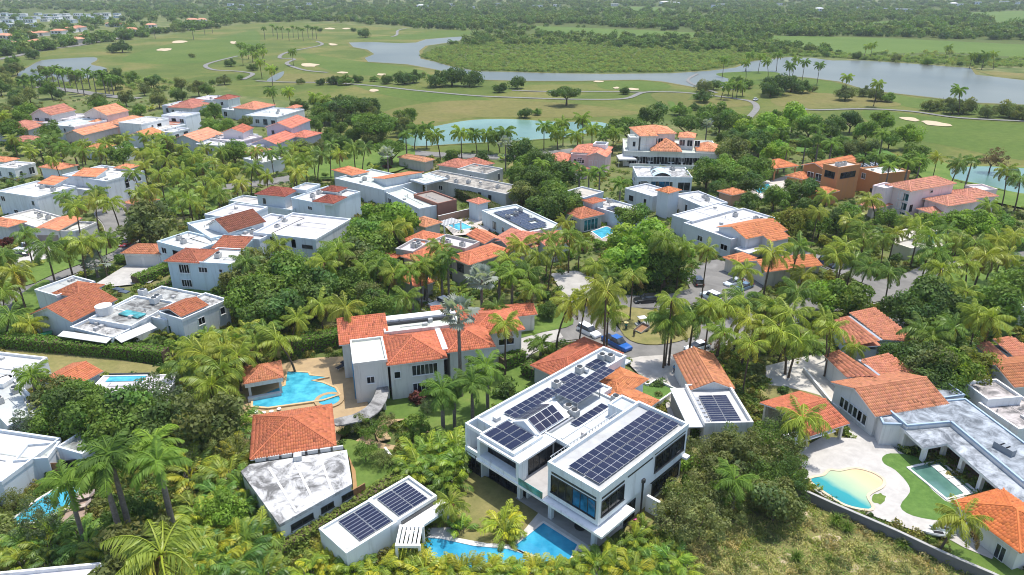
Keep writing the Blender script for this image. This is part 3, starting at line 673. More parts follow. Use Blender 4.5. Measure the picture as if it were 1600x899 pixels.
# garage on the right of the drive with solar panels
h = House("solar_garage", "one-storey garage with half orange tile roof and half flat solar roof", "garage", "the half-tiled solar garage", (1120, 625), wall=(0.70, 0.70, 0.68), tile=TERRA, seed=6)
Fg, a, b = frame3((1071, 555), (1079, 609), (1139, 601), 3.6)
h.tiled(F=Fg, box=(-0.2, a, 0, b + 0.3), z=3.6, kind='gu', win=None, slope=0.42)
h.flat((1087, 601), (1102, 661), (1172, 653), 3.9, par=0.5, win=None, skip='p', rc=(0.7, 0.69, 0.67))
F2, a2, b2 = frame3((1087, 601), (1102, 661), (1172, 653), 3.9)
h.boxp("side_slab", F2, 0.2, a2 + 0.2, -2.1, -0.08, 3.0, 3.2, color=(0.85, 0.84, 0.81)); h.boxp("wall", F2, 0.4, a2, -1.9, -1.7, 0, 2.99, color=(0.3, 0.28, 0.26))
h.panels(F2.p(0.75, 1.15, 3.42), (*F2.u, 0), (*F2.v, 0), 6, 2, 1.02, 1.9, 0.03, 0.06, 2)
h.boxp("duct", F2, 0.6, a2 - 0.6, 0.45, 0.6, 3.41, 3.55, mat='metal_grey')
for i in range(6): h.boxp("duct_block", F2, 0.9 + i, 1.5 + i, 0.35, 0.95, 3.41, 3.62, mat='metal_grey')

# ------------------------------------------------------------------ the tiled villa with the pool
h = House("tiled_villa", "cream two-storey villa with orange-red hip roofs and two tall window grids", "villa", "the cream hip-roofed villa", (660, 565), wall=(0.66, 0.65, 0.60), tile=(0.55, 0.175, 0.10), seed=8)
Fv, a, b = frame3((605, 572), (699, 560), (672, 520), 6.3)
print("villa", a, b)
# the near edge is one side of a rectangle seen face-on, so build from its own frame
o = W(605, 572, 6.3); u = W(699, 560, 6.3) - o; lu = np.linalg.norm(u); u /= lu; v = np.array([-u[1], u[0]])
FV = Fr(o, u, v)
h.tiled(F=FV, box=(0, lu, 0, 9.2), z=6.3, kind='hip', slope=0.42, win=None)
h.tiled(F=FV, box=(lu + 0.25, lu + 7.4, 1.4, 9.0), z=6.4, kind='hip', slope=0.42, win=None)
h.boxp('valley_gutter', FV, lu - .3, lu + .5, 2.2, 9.2, 6.1, 6.62, color=(.72, .71, .69))
h.tiled(F=FV, box=(lu + 4.6, lu + 13.4, 6.4, 14.6), z=6.0, kind='hip', slope=0.36, win=None)
h.flat(F=FV, box=(-4.6, 0.1, 0.9, 8.2), z=6.9, par=0.35, win=None)
h.tiled(F=FV, box=(-6.3, 1.2, 8.0, 14.0), z=6.3, kind='su', slope=0.25, win=None)
h.flat(F=FV, box=(0.6, 12.2, 9.25, 14.2), z=7.0, par=0.4, win=None)
h.boxp("roof_slot", FV, 1.2, 11.6, 12.0, 12.5, 6.61, 6.99, mat='frame_dark')
h.boxp("rear_parapet", FV, .6, 12.2, 12.5, 14.1, 6.605, 7.35, color=(.74, .73, .71))
h.tiled(F=FV, box=(9.0, 14.5, 15.0, 19.0), z=4.6, kind='su', slope=0.3, win=None); h.tiled(F=FV, box=(17.0, 27.0, 16.0, 21.0), z=3.6, kind='gu', slope=0.34, win=None)
k = 0.45
for zz in (1.0, 3.95):
    h.window(FV, 0, 5.3, zz, 3.6, 1.55, 6, 1, k, 'frame_white', 'glass_dark')
h.window(FV, 0, 0.9 + .45, 3.9, 0.8, 1.0, 1, 1, k); h.window(FV, 0, -2.4, 3.4, 1.0, 1.0, 2, 1, 0.9)
h.window(FV, 0, lu + 4.2, 3.9, 1.9, 1.2, 2, 1, 1.45); h.window(FV, 0, lu + 10.5, 3.6, 2.4, 1.0, 2, 1, 6.85)
h.boxp("garage_door", FV, lu + 3.0, lu + 6.3, 1.38, 1.46, 0.02, 2.5, mat='frame_dark')
h.boxp("blue_door", FV, -4.75, -4.6, 2.0, 4.6, 0.05, 5.2, mat='paint', color=(0.10, 0.33, 0.55), label="tall blue panel at the villa's left end")
h.window(FV, 3, 4.0, 3.8, 1.6, 1.2, 2, 1, lu - 0.4)
# curved carport slab in front of it
pts = [W(x, y, 2.5) for x, y in ((592, 600), (606, 604), (606, 618), (600, 632), (590, 645), (572, 656), (554, 660), (526, 665), (522, 655), (550, 648), (566, 640), (578, 630), (586, 615))]
m = MB(); m.prism([(p[0], p[1]) for p in ccw(smooth_poly(pts, 3))], 2.3, 2.5, 0, True, True)
h.put(m, "curved_canopy", ['roof_stained'], (0.46, 0.45, 0.43))
for x, y in ((600, 622), (578, 645), (548, 655), (600, 606)):
    p = W(x, y, 2.3); m = MB(); m.tube([(p[0], p[1], 0), (p[0], p[1], 2.29)], 0.22, 8); h.put(m, "column", ['stucco'], (0.6, 0.58, 0.54))
# the pool pavilion of the villa
h = House("pool_bar", "small tiled open pavilion with bar counter at the turquoise pool", "pavilion", "the tiled pool bar", (410, 590), wall=(0.6, 0.58, 0.54), tile=(0.55, 0.22, 0.14), seed=9)
o = W(381, 601, 3.3); u = W(443, 590, 3.3) - o; lu2 = np.linalg.norm(u); u /= lu2; FB = Fr(o, u, np.array([-u[1], u[0]]))
h.tiled(F=FB, box=(0, lu2, 0, 5.2), z=3.3, kind='hip', body=False, posts=True, win=None, slope=0.4)
h.boxp("bar_counter", FB, 0.2, lu2 - 0.6, -0.3, 0.4, 0, 1.0, color=(0.55, 0.58, 0.58)); h.boxp("back_wall", FB, 0.5, lu2 - 0.6, 4.3, 4.5, 0, 3.25, color=(0.35, 0.3, 0.26)); h.boxp("eave_band", FB, 0.1, lu2 - 0.1, 0.1, 0.25, 2.6, 3.1, color=(0.66, 0.66, 0.63))
# the pavilion with the pyramid roof and the stained roof
h = House("stained_roof_house", "low house with mould-stained white flat roof and a square red tile pavilion", "house", "the stained flat roof", (465, 740), wall=(0.60, 0.61, 0.61), tile=(0.50, 0.16, 0.10), roofc=(0.80, 0.79, 0.77), seed=10)
o = W(391, 719, 4.0); u = W(525, 697, 4.0) - o; lq = np.linalg.norm(u); u /= lq; FQ = Fr(o, u, np.array([-u[1], u[0]]))
h.tiled(F=FQ, box=(0, lq, 0, 9.6), z=4.0, kind='hip', slope=0.40, win=None, wall=(0.42, 0.40, 0.37))
P = [W(378, 737, 3.6), W(437, 818, 3.6), W(548, 756, 3.6), W(540, 704, 3.6), W(392, 726, 3.6)]; P = [(p[0], p[1]) for p in ccw(P)]
m = MB(); m.prism(P, 0, 3.2, 0, False); h.put(m, "wall", ['stucco'], (0.58, 0.60, 0.60)); FOOT.append(P)
cc = np.mean(P, 0)
m = MB(); m.prism([tuple(cc + (np.array(p) - cc) * 1.025) for p in P], 3.201, 3.6, 0, True, True); h.put(m, "flat_roof", ['roof_stained'], (0.84, 0.83, 0.81))
A_, B_ = np.array(P), None
def edge_frame(p, q):
    d = np.array(q) - np.array(p); L = np.linalg.norm(d); d /= L; return Fr(p, d, np.array([-d[1], d[0]])), L
pw = [W(437, 818, 3.6), W(548, 756, 3.6)]; Fe, Le = edge_frame(pw[0], pw[1])
for i, (a0, w_) in enumerate(((1.2, 2.6), (4.9, 1.5), (7.6, 1.4))):
    h.window(Fe, 0, a0 + w_ / 2, 1.95, w_, 0.55, 2, 1, 0.02, 'frame_dark')
h.window(Fe, 0, 1.3, 1.0, .4, .3, 1, 1, 0.02, 'frame_dark')
for i in range(1, 4):
    t0 = i / 4; q0 = W(378 + (540 - 378) * t0, 737 + (704 - 737) * t0, 3.6); q1 = W(437 + (548 - 437) * t0, 818 + (756 - 818) * t0, 3.6)
    Fk, Lk = edge_frame(q0, q1); h.boxp("roof_seam", Fk, 0.4, Lk - 0.3, -0.12, 0.12, 3.58, 3.66, color=(0.8, 0.79, 0.77))
q0, q1 = W(392, 726, 3.6), W(540, 704, 3.6); Fk, Lk = edge_frame(q0, q1)
for i in range(7): h.boxp("clerestory", Fk, 0.5 + i * Lk / 7.3, 0.5 + (i + .8) * Lk / 7.3, 0.25, 0.5, 3.61, 4.1, mat='paint', color=(0.62, 0.62, 0.60))
h.boxp("ac_box", Fk, Lk * .45, Lk * .45 + 0.9, -0.8, 0.1, 3.61, 4.3, mat='paint', color=(0.7, 0.7, 0.68))
h.boxp("wooden_gate", Fe, Le + 0.2, Le + 2.0, 0.2, 0.3, 0, 2.4, mat='wood', color=(0.3, 0.15, 0.07))
# ------------------------------------------------------------------ right foreground: the L-shaped tiled house with the blue-edged roof
BLUEW = (0.42, 0.54, 0.66)
h = House("blue_edged_house", "long house with blue-edged blotched flat roof, orange tile gable and columned porch", "house", "the blue-edged flat roof", (1470, 690), wall=(0.70, 0.69, 0.66), tile=TERRA, roofc=(0.55, 0.60, 0.66), seed=11)
Fr1, a, b = frame3((1368, 647), (1573, 776), (1640, 716), 3.7)
# frame: near-left eave edge direction and depth
o = W(1368, 647, 3.7); u = W(1573, 776, 3.7) - o; Lr = np.linalg.norm(u); u /= Lr; v = np.array([-u[1], u[0]])
FR = Fr(o, u, v)
def loc(F, px, py, z): d = W(px, py, z) - F.o; return d @ F.u, d @ F.v
h.wall = (.68, .67, .64)
poly_block(h, [(1387, 640), (1463, 628), (1508, 624), (1650, 730), (1650, 795), (1600, 755), (1486, 660), (1417, 666)], 4.0, 3.6, 'roof_blotched', (.56, .61, .66), (.66, .65, .62), BLUEW)
poly_block(h, [(1404, 664), (1443, 700), (1480, 693), (1567, 769), (1650, 842), (1650, 802), (1600, 762), (1486, 667), (1417, 673)], 3.45, 3.1, 'roof_blotched', (.62, .66, .70), None, None)
poly_block(h, [(1452, 598), (1475, 595), (1507, 618), (1464, 624)], 3.9, 3.5, 'roof_blotched', (.46, .50, .54), (.66, .65, .62), BLUEW)
poly_block(h, [(1371, 645), (1386, 642), (1413, 664), (1380, 663)], 3.7, 3.3, 'roof_blotched', (.6, .64, .68), (.72, .71, .68), BLUEW)
FPo, Lpo = edge_frame(W(1480, 693, 3.1), W(1567, 769, 3.1))
for i, (px, py) in enumerate(((1416, 688), (1439, 725), (1470, 718), (1497, 744), (1527, 771), (1556, 798))):
    q = W(px, py, 0); m = MB(); m.box(Fr(q, FPo.u, FPo.v), -.25, .25, -.25, .25, 0, 3.095); h.put(m, "column", ['stucco'], (0.78, 0.77, 0.74))
FPw, Lpw = edge_frame(W(1417, 666, 4.0), W(1486, 660, 4.0)); FPv, Lpv = edge_frame(W(1486, 660, 4.0), W(1600, 755, 4.0))
for i in range(4): h.window(FPv, 0, 2.0 + i * 3.6, 0.3, 2.4, 2.1, 3, 1, -.02, 'frame_dark')
for px, py in ((1560, 698), (1569, 703), (1578, 708)):
    q = W(px, py, 4.2); m = MB(); m.box(Fr(q, FR.u, FR.v), -.45, .45, -.4, .4, 4.004, 4.8); h.put(m, "roof_vent", ['paint'], (0.3, 0.33, 0.36))
# its gable-roofed wing and the strips of tile with gutters
FT, a, b = frame3((1307, 597), (1365, 648), (1470, 622), 4.0)
h.tiled(F=FT, box=(-0.4, a + 0.2, 0, b), z=3.9, kind='gv', slope=0.36, win=None)
for i in range(6): h.window(FT, 1 if False else 0, 1.7 + i * (a - 3.0) / 6, 1.3, 0.7, 1.5, 1, 1, 0.42)
FS, a, b = frame3((1288, 556), (1375, 596), (1446, 594), 4.0)
o = W(1300, 585, 3.9); u = W(1350, 553, 3.9) - o
FG = Fr(W(1352, 594, 4.0), FT.v, -FT.u)
def strip_roof(hh, poly, z, lift, tc=TERRA):
    """one tiled plane between gutters, from its photo corners: two at the eave, two at the ridge"""
    P = [W3(poly[0][0], poly[0][1], z), W3(poly[1][0], poly[1][1], z), W3(poly[2][0], poly[2][1], z + lift), W3(poly[3][0], poly[3][1], z + lift)]
    m = MB(); m.add(P, [(0, 1, 2, 3)]); m.add([(p[0], p[1], p[2] - .15) for p in P], [(3, 2, 1, 0)])
    for i in range(4):
        p, q = P[i], P[(i + 1) % 4]; m.add([p, q, (q[0], q[1], q[2] - .15), (p[0], p[1], p[2] - .15)], [(0, 3, 2, 1)], 1)
    ro = hh.put(m, "roof", ['terracotta_deck', 'frame_white'], tc); acc = ([], [], []); tile_face(acc, P, 0.32, 0.55, hh.rg)
    o = link("roof_tile", qmesh("roof_tile", np.array(acc[0]) - np.array(hh.loc), acc[1], 'terracotta', acc[2]), ro, tc); o["kind"] = "stuff"
    m = MB(); C = np.mean([p[:2] for p in P], 0)
    m.prism([tuple(C + (np.array(p[:2]) - C) * 0.9) for p in ccw([np.array(p[:2]) for p in P])], 0, z - 0.25, 0, False); hh.put(m, "wall", ['stucco'], hh.wall)
    FOOT.append(ccw([np.array(p[:2]) for p in P]))
    return ro
strip_roof(h, [(1288, 556), (1323, 590), (1374, 592), (1311, 547)], 3.4, 0.9); strip_roof(h, [(1376, 594), (1420, 594), (1388, 566), (1345, 564)], 3.5, 0.8); strip_roof(h, [(1423, 592), (1447, 592), (1388, 554), (1346, 562)], 3.4, 0.7)
m = MB(); m.tube([W3(1342, 564, 4.0), W3(1378, 592, 4.0)], .3, 4); h.put(m, "gutter", ['metal_grey'])
h = House("twin_strip_house", "low house with two long orange tile strips split by a grey gutter", "house", "the twin-strip tile roof", (1370, 530), wall=(0.5, 0.55, 0.58), tile=TERRA, seed=12)
strip_roof(h, [(1303, 500), (1327, 544), (1377, 540), (1325, 494)], 3.4, 0.8); strip_roof(h, [(1380, 531), (1440, 536), (1366, 483), (1327, 489)], 3.5, 1.0)
m = MB(); m.tube([W3(1326, 496, 4.0), W3(1377, 534, 4.0)], .35, 4); h.put(m, "gutter", ['metal_grey'])
FWk, Lw = edge_frame(W(1327, 545, 3.2), W(1376, 541, 3.2)); h.window(FWk, 0, Lw * .82, 0.1, 0.9, 2.2, 1, 1, 0.6, 'frame_dark')
h = House("carport_pavilion", "wide low red-orange tile roof beside the white paved patio", "pavilion", "the wide low tile roof", (1258, 650), wall=(0.62, 0.58, 0.5), tile=(0.50, 0.16, 0.09), seed=13)
FC, a, b = frame3((1186, 628), (1262, 684), (1328, 662), 3.0)
h.tiled((1187, 630), (1262, 683), (1328, 662), 3.0, kind='gv', body=False, posts=True, win=None, slope=0.28)
h.boxp("awning_slab", FC, 0.1, 2.2, -1.9, 0.0 + 5, 2.4, 2.55, color=(0.85, 0.84, 0.82)); h.boxp("back_wall", FC, a - 1.2, a - 1.0, 0.8, b - 0.8, 0, 2.9, color=(0.55, 0.5, 0.42))
h = House("corner_tile_house", "pale house with bright orange hip roof at the lower right corner", "house", "the corner orange hip roof", (1570, 830), wall=(0.70, 0.67, 0.60), tile=(0.62, 0.19, 0.075), seed=14)
FCx, a, b = frame3((1500, 782), (1594, 865), (1660, 828), 3.2)
h.tiled((1500, 782), (1594, 865), (1662, 828), 3.2, kind='hip', win=None, slope=0.36); h.window(FCx, 0, a * .62, 0.5, 1.0, 1.7, 2, 1, 0.46); h.window(FCx, 0, a * .25, 0.5, 1.0, 1.7, 2, 1, 0.46)
h = House("edge_tile_house", "orange tile house with gutter strips and gable end at the right edge", "house", "the right-edge tile house", (1570, 560), wall=(0.6, 0.6, 0.58), tile=TERRA, seed=15)
h.tiled((1519, 564), (1585, 606), (1690, 598), 3.6, kind='gv', win=None)
strip_roof(h, [(1524, 540), (1550, 562), (1576, 560), (1545, 533)], 3.4, 0.7); strip_roof(h, [(1583, 557), (1625, 555), (1580, 526), (1551, 530)], 3.5, 0.8)
h = House("parapet_annex", "small white flat-roofed annex with raised parapet right of blue-edged roof", "annex", "the white parapet annex", (1545, 615), wall=(0.75, 0.74, 0.72), roofc=(0.72, 0.70, 0.66), seed=16)
h.flat((1511, 596), (1544, 624), (1592, 616), 3.8, mat='roof_stained', win=None); h.flat((1540, 628), (1592, 670), (1650, 652), 2.9, mat='roof_stained', win=None)
h = House("teal_glass_house", "white house with teal glazing cut by the right edge of the frame", "house", "the teal-glazed house", (1600, 470), wall=WHITE, seed=17)
Fz, a, b = frame3((1577, 463), (1612, 486), (1660, 470), 4.2); h.flat((1577, 463), (1612, 486), (1660, 470), 4.2, win=None)
h.window(Fz, 0, a * .6, 0.3, 3.4, 2.6, 3, 1, 0.02, 'frame_white', 'glass_teal')

# ------------------------------------------------------------------ left foreground
h = House("awning_house", "long white house with stained flat roofs, brown tile gables and white awnings", "house", "the awning house", (200, 505), wall=(0.64, 0.67, 0.69), tile=RUST, roofc=(0.66, 0.64, 0.60), seed=20)
o = W(112, 505, 3.6); u = W(184, 469, 3.6) - o; La = np.linalg.norm(u); u /= La; FA = Fr(o, u, np.array([-u[1], u[0]]))
h.tiled(F=FA, box=(0, La, 0, 9.4), z=3.7, kind='gu', slope=0.42, win=None)
h.tiled((88, 456), (124, 465), (157, 445), 4.0, kind='hip', win=None)
h.flat((64, 449), (88, 462), (140, 438), 4.2, win=None)
Fw, a, b = frame3((97, 519), (176, 529), (236, 503), 3.2)
h.flat((99, 516), (176, 527), (234, 503), 3.4, mat='roof_stained', win=None, rc=(0.7, 0.69, 0.66), foot=False, z0=2.9)
for p_, z in (((100, 520), 0), ((137, 527), 0), ((175, 532), 0), ((204, 519), 0)):
    q = W(p_[0], p_[1], 3.0); m = MB(); m.box(Fr(q, Fw.u, Fw.v), .1, .45, .1, .45, 0, 2.9); h.put(m, "column", ['stucco'], h.wall)
def awning(p, q, z, out, drop):
    A0, B0 = np.array(W3(*p, z)), np.array(W3(*q, z)); d = B0 - A0; n = np.array([d[1], -d[0], 0]); n /= np.linalg.norm(n)
    if n[1] > 0 and abs(n[1]) > abs(n[0]) * 0.2: n = -n
    m = MB(); C0, D0 = B0 + n * out - np.array([0, 0, drop]), A0 + n * out - np.array([0, 0, drop])
    m.add([A0, B0, C0, D0, A0 - (0, 0, .08), B0 - (0, 0, .08), C0 - (0, 0, .08), D0 - (0, 0, .08)], [(0, 3, 2, 1), (4, 5, 6, 7), (0, 1, 5, 4), (1, 2, 6, 5), (2, 3, 7, 6), (3, 0, 4, 7)])
    h.put(m, "awning", ['fabric'], (0.80, 0.78, 0.75))
awning((99, 517), (175, 528), 3.25, 1.3, 0.3); awning((178, 527), (234, 504), 3.25, 1.8, 0.5)
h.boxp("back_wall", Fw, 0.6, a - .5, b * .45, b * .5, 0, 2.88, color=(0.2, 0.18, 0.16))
FOOT.append([Fw.p(0, 0)[:2], Fw.p(a, 0)[:2], Fw.p(a, b)[:2], Fw.p(0, b)[:2]])
h.flat((150, 492), (205, 509), (262, 470), 3.9, mat='roof_stained', win=None); h.flat((180, 480), (260, 500), (330, 462), 3.6, mat='roof_stained', win=None)
F5, a, b = frame3((250, 487), (284, 499), (354, 467), 4.6); h.flat((250, 487), (284, 499), (354, 467), 4.6, mat='roof_stained', win=None, rc=(0.68, 0.67, 0.64))
h.window(F5, 0, a * .72, 0.6, 1.4, 1.9, 2, 1, 0.02, 'frame_white', 'glass_teal'); h.window(F5, 1, b * .38, 2.2, 1.2, 1.2, 2, 1, 0.02); h.window(F5, 1, b * .85, 2.3, 0.9, 1.2, 1, 1, 0.02)
h.tiled((259, 481), (283, 496), (318, 475), 4.7, kind='gv', win=None, slope=0.3, z0=4.3, body=False, foot=False)
q = W(164, 489, 3.6); m = MB(); m.tube([(q[0], q[1], 3.5), (q[0], q[1], 5.0)], [1.35, 1.35], 20); h.put(m, "water_tank", ['paint'], (0.80, 0.79, 0.76))
m = MB(); m.box(Fr(W(207, 492, 3.6), Fw.u, Fw.v), -2.2, 2.2, -0.9, 0.9, 3.62, 3.8); h.put(m, "skylight", ['glass_teal'])
for px, py in ((247, 470), (224, 461), (242, 474)): h.ac((*W(px, py, 3.6), 3.55), Fw, 1.2, (0.75, 0.76, 0.74))
for px, py in ((185, 452), (194, 456)): h.boxp("skylight", Fr(W(px, py, 3.6), Fw.u, Fw.v), -1, 1, -.5, .5, 3.52, 3.7, mat='glass_dark')
h = House("gable_annex_house", "white house with red ribbed gable and rooftop terrace behind dark shrubs", "house", "the white house at left edge", (40, 610), wall=(0.72, 0.72, 0.71), tile=(0.52, 0.17, 0.10), seed=21)
h.flat((-40, 560), (4, 600), (33, 559), 3.8, win=None, rc=(0.78, 0.78, 0.77)); h.flat((-30, 600), (12, 665), (72, 640), 3.4, win=None, ac=3)
h.tiled((80, 588), (104, 612), (142, 578), 3.6, kind='gv', slope=0.3, win=None)
h = House("rooftop_pool_house", "low white building with a small pool sunk in its roof terrace", "building", "the rooftop pool building", (200, 610), wall=(0.72, 0.71, 0.69), seed=22)
F6, a, b = frame3((140, 604), (258, 617), (268, 585), 3.2); h.flat((146, 606), (256, 618), (268, 586), 3.2, par=0.15, win=None)
h.boxp("roof_pool", Fr(W(198, 591, 3.1), F6.u, F6.v), -2.6, 2.6, -.9, .9, 3.06, 3.12, mat='pool_water'); h.boxp("pool_rim", Fr(W(198, 591, 3.1), F6.u, F6.v), -2.9, 2.9, 0.9, 1.15, 3.06, 3.3, mat='frame_dark')
h.flat((150, 625), (205, 655), (262, 630), 2.8, win=None)
h = House("wood_door_house", "white flat-roofed house with brown wooden panels behind the lower-left pool", "house", "the wooden-panel house", (95, 715), wall=(0.60, 0.64, 0.67), roofc=(0.66, 0.66, 0.64), seed=23)
F7, a, b = frame3((24, 716), (112, 715), (197, 680), 3.6); h.flat((24, 716), (74, 715), (88, 690), 3.6, mat='roof_stained', win=None); h.flat((72, 712), (128, 709), (200, 681), 3.7, mat='roof_stained', win=None)
Fd, Ld = edge_frame(W(26, 718, 3.2), W(76, 717, 3.2))
for i in range(3): h.boxp("wooden_panel", Fd, .4 + i * 1.45, 1.8 + i * 1.45, -0.08, 0.0, 0.1, 2.6, mat='wood')
Fd2, Ld2 = edge_frame(W(76, 716, 3.2), W(130, 709, 3.2)); h.window(Fd2, 0, Ld2 * .66, 1.6, 2.6, .9, 2, 1, 0.03, 'frame_dark')
h.flat((-60, 700), (2, 752), (52, 684), 3.7, win=None, rc=(0.76, 0.76, 0.75))
h.boxp("wooden_panel", edge_frame(W(4, 750, 3.2), W(27, 722, 3.2))[0], .3, 2.4, -0.1, 0.0, 0.1, 2.6, mat='wood')
h = House("bottom_edge_house", "white flat roof with parapet cut by the bottom edge at left", "building", "the bottom-left white roof", (60, 899), wall=(0.74, 0.73, 0.71), seed=24)
o = W(170, 878, 3.6); u = W(0, 894, 3.6) - o; u /= np.linalg.norm(u); FBt = Fr(o, u, np.array([-u[1], u[0]]) * (1 if u[0] < 0 else -1))
if FBt.v[1] > 0: FBt.v = -FBt.v
h.flat(F=Fr(np.array(FBt.p(22, 9)[:2]), -FBt.u, -FBt.v), box=(0, 22, 0, 9), z=3.6, win=None)

# ------------------------------------------------------------------ left middle
h = House("blue_grey_house", "pale blue-grey two-storey house with dark red hip roof and white flat roofs", "house", "the blue-grey house", (330, 420), wall=(0.56, 0.66, 0.70), tile=(0.34, 0.11, 0.08), seed=30)
F8, a, b = frame3((262, 406), (311, 412), (334, 391), 6.2); h.tiled((261, 406), (311, 412), (335, 391), 6.2, kind='hip', win=None, slope=0.36)
for zz, hh in ((1.0, 1.4), (3.9, 1.7)): h.window(F8, 0, a * .5, zz, 2.0, hh, 4, 1, .46)
F9, a, b = frame3((311, 406), (374, 413), (397, 390), 6.4); h.flat((311, 406), (374, 413), (397, 390), 6.4, win=None, ac=2); h.window(F9, 0, a * .86, 4.3, 1.7, 1.0, 3, 1, .02); h.window(F9, 0, a * .45, 4.5, .6, .6, 1, 1, .02); h.window(F9, 0, a * .3, 0.2, 2.2, 2.0, 2, 1, .02, 'frame_white')
h.tiled((334, 386), (379, 391), (392, 378), 6.2, kind='su', slope=0.2, win=None, body=False, foot=False)
h.flat((255, 374), (302, 392), (345, 374), 6.0, win='0', ac=2); h.flat((300, 372), (352, 390), (397, 374), 5.6, win=None, ac=2); h.flat((276, 352), (330, 372), (400, 360), 6.3, win=None)
h = House("brown_gable_house", "large white flat-roofed house with a dark brown tile gable in the middle", "house", "the brown-gabled white house", (440, 350), wall=(0.66, 0.69, 0.71), tile=(0.24, 0.085, 0.065), seed=31)
h.tiled((336, 349), (357, 364), (404, 344), 6.8, kind='gv', slope=0.5, win=None, z0=0)
h.flat((334, 330), (372, 342), (402, 322), 6.6, win='0'); F10, a, b = frame3((404, 359), (493, 374), (538, 341), 6.4); h.flat((404, 359), (493, 374), (538, 341), 6.4, win=None, ac=0)
for i in range(4): h.window(F10, 0, a - 2.0 - i * 2.6, 3.9, 1.1, 1.9, 1, 1, .02, 'frame_white')
h.window(F10, 0, 2.2, 4.2, 2.4, .6, 1, 1, .02, 'frame_dark')
h.flat((352, 364), (405, 374), (470, 340), 6.0, win=None, ac=4); h.flat((400, 380), (440, 390), (470, 372), 3.4, win=None)
h = House("maroon_roof_house", "white walled house with three maroon tile roofs and rooftop equipment", "house", "the maroon-roofed house", (470, 320), wall=(0.60, 0.66, 0.69), tile=(0.29, 0.085, 0.07), seed=32)
F11, a, b = frame3((452, 310), (507, 319), (566, 300), 6.2); h.flat((452, 310), (507, 319), (566, 300), 6.2, win=None, ac=5)
h.window(F11, 0, a * .45, 4.0, 1.3, .8, 2, 1, .02); h.window(F11, 0, a * .45, 0.8, 1.6, 1.0, 3, 1, .02)
h.tiled((405, 301), (445, 308), (460, 296), 6.4, kind='hip', win='0'); h.flat((389, 304), (455, 328), (468, 318), 3.6, win=None)
h.tiled((494, 313), (521, 319), (534, 308), 6.6, kind='hip', win=None, z0=5.9, foot=False); h.tiled((502, 297), (527, 301), (541, 294), 6.6, kind='hip', win=None, z0=5.9, foot=False)
h.flat((463, 292), (478, 297), (486, 287), 7.0, win=None, z0=5.9)
h = House("flat_orange_house", "long white modern house with two flat orange tile roofs and a white canopy", "house", "the white-canopied house", (620, 285), wall=(0.60, 0.63, 0.65), tile=(0.62, 0.22, 0.12), seed=33)
h.tiled((527, 264), (550, 275), (573, 268), 5.0, kind='hip', slope=0.18, win=None); h.flat((550, 273), (600, 297), (640, 278), 4.8, win=None, ac=2)
h.tiled((592, 277), (602, 288), (652, 274), 5.2, kind='sv-', slope=0.18, win=None, z0=0); h.flat((602, 284), (655, 326), (685, 318), 4.0, win='0')
h.flat((644, 277), (664, 287), (692, 277), 5.4, z0=4.9, win=None, par=.2, foot=False)
for px, py in ((665, 284), (690, 276), (646, 276)): q = W(px, py, 4.9); m = MB(); m.box(Fr(q), -.15, .15, -.15, .15, 0, 4.9) if False else m.tube([(q[0], q[1] + .4, 0), (q[0], q[1] + .4, 4.9)], .18, 6); h.put(m, "post", ['stucco'], WHITE)
h.flat((671, 300), (684, 318), (703, 309), 4.6, win=None, wall=(0.30, 0.14, 0.10), rc=(0.4, 0.35, 0.3))
Fk_, a, b = frame3((625, 290), (655, 318), (684, 308), 4.1)
for i in range(4): h.boxp("skylight", Fk_, 1.0 + i * 2.1, 2.7 + i * 2.1, b * .55, b * .85, 3.62, 3.9, mat='glass_dark')
h = House("salmon_cottage", "small single-storey house with a salmon hip roof beside the pond road", "house", "the salmon-roofed cottage", (652, 250), wall=BEIGE, tile=SALMON, seed=34)
h.tiled((629, 244), (664, 254), (676, 249), 3.2, win=None)
h = House("grey_roof_house", "long house with grey stained flat roof and faded red hip roofs behind", "house", "the long grey-roofed house", (745, 280), wall=(0.52, 0.52, 0.50), tile=(0.50, 0.19, 0.14), roofc=(0.58, 0.55, 0.52), seed=35)
h.tiled((684, 258), (722, 264), (745, 254), 3.6, win=None); h.tiled((718, 252), (745, 261), (773, 256), 3.6, win=None)
h.flat((693, 266), (790, 303), (806, 290), 4.0, mat='roof_stained', win='0', ac=4); h.flat((722, 262), (760, 272), (778, 262), 4.2, mat='roof_stained', win=None)
h = House("black_solar_house", "long flat-roofed house covered by rows of dark solar panels and pink tiles", "house", "the dark solar roof", (815, 345), wall=(0.62, 0.66, 0.67), tile=(0.60, 0.24, 0.17), seed=36)
F12, a, b = frame3((757, 328), (822, 364), (877, 352), 4.3); h.flat((757, 328), (822, 364), (877, 352), 4.3, win='0', par=0.3, ac=3)
h.panels(F12.p(1.4, 1.5, 4.05), (*F12.u, 0), (*F12.v, 0), int((a - 2.6) / 1.75), int((b - 2.6) / 1.08), 1.7, 1.0, .05, .06, 1, .25, skip=((2, 3), (2, 4), (4, 6), (4, 5), (6, 2), (7, 7), (0, 5), (0, 6), (0, 7), (1, 7)))
h.tiled((729, 314), (747, 320), (766, 315), 5.0, win=None)
h.tiled((795, 366), (836, 388), (832, 366), 3.6, kind='hip', slope=.3, win=None); h.tiled((832, 370), (856, 388), (884, 374), 3.8, kind='gv', slope=.35, win=None)
h = House("hip_glass_pavilion", "square red hip-roofed pavilion with glass walls beside a turquoise lap pool", "pavilion", "the glass-walled pavilion", (910, 345), wall=(0.45, 0.42, 0.38), tile=(0.52, 0.185, 0.11), seed=37)
F13, a, b = frame3((880, 331), (907, 343), (943, 335), 3.6); h.tiled((879, 331), (907, 343), (944, 335), 3.6, win=None, slope=.42)
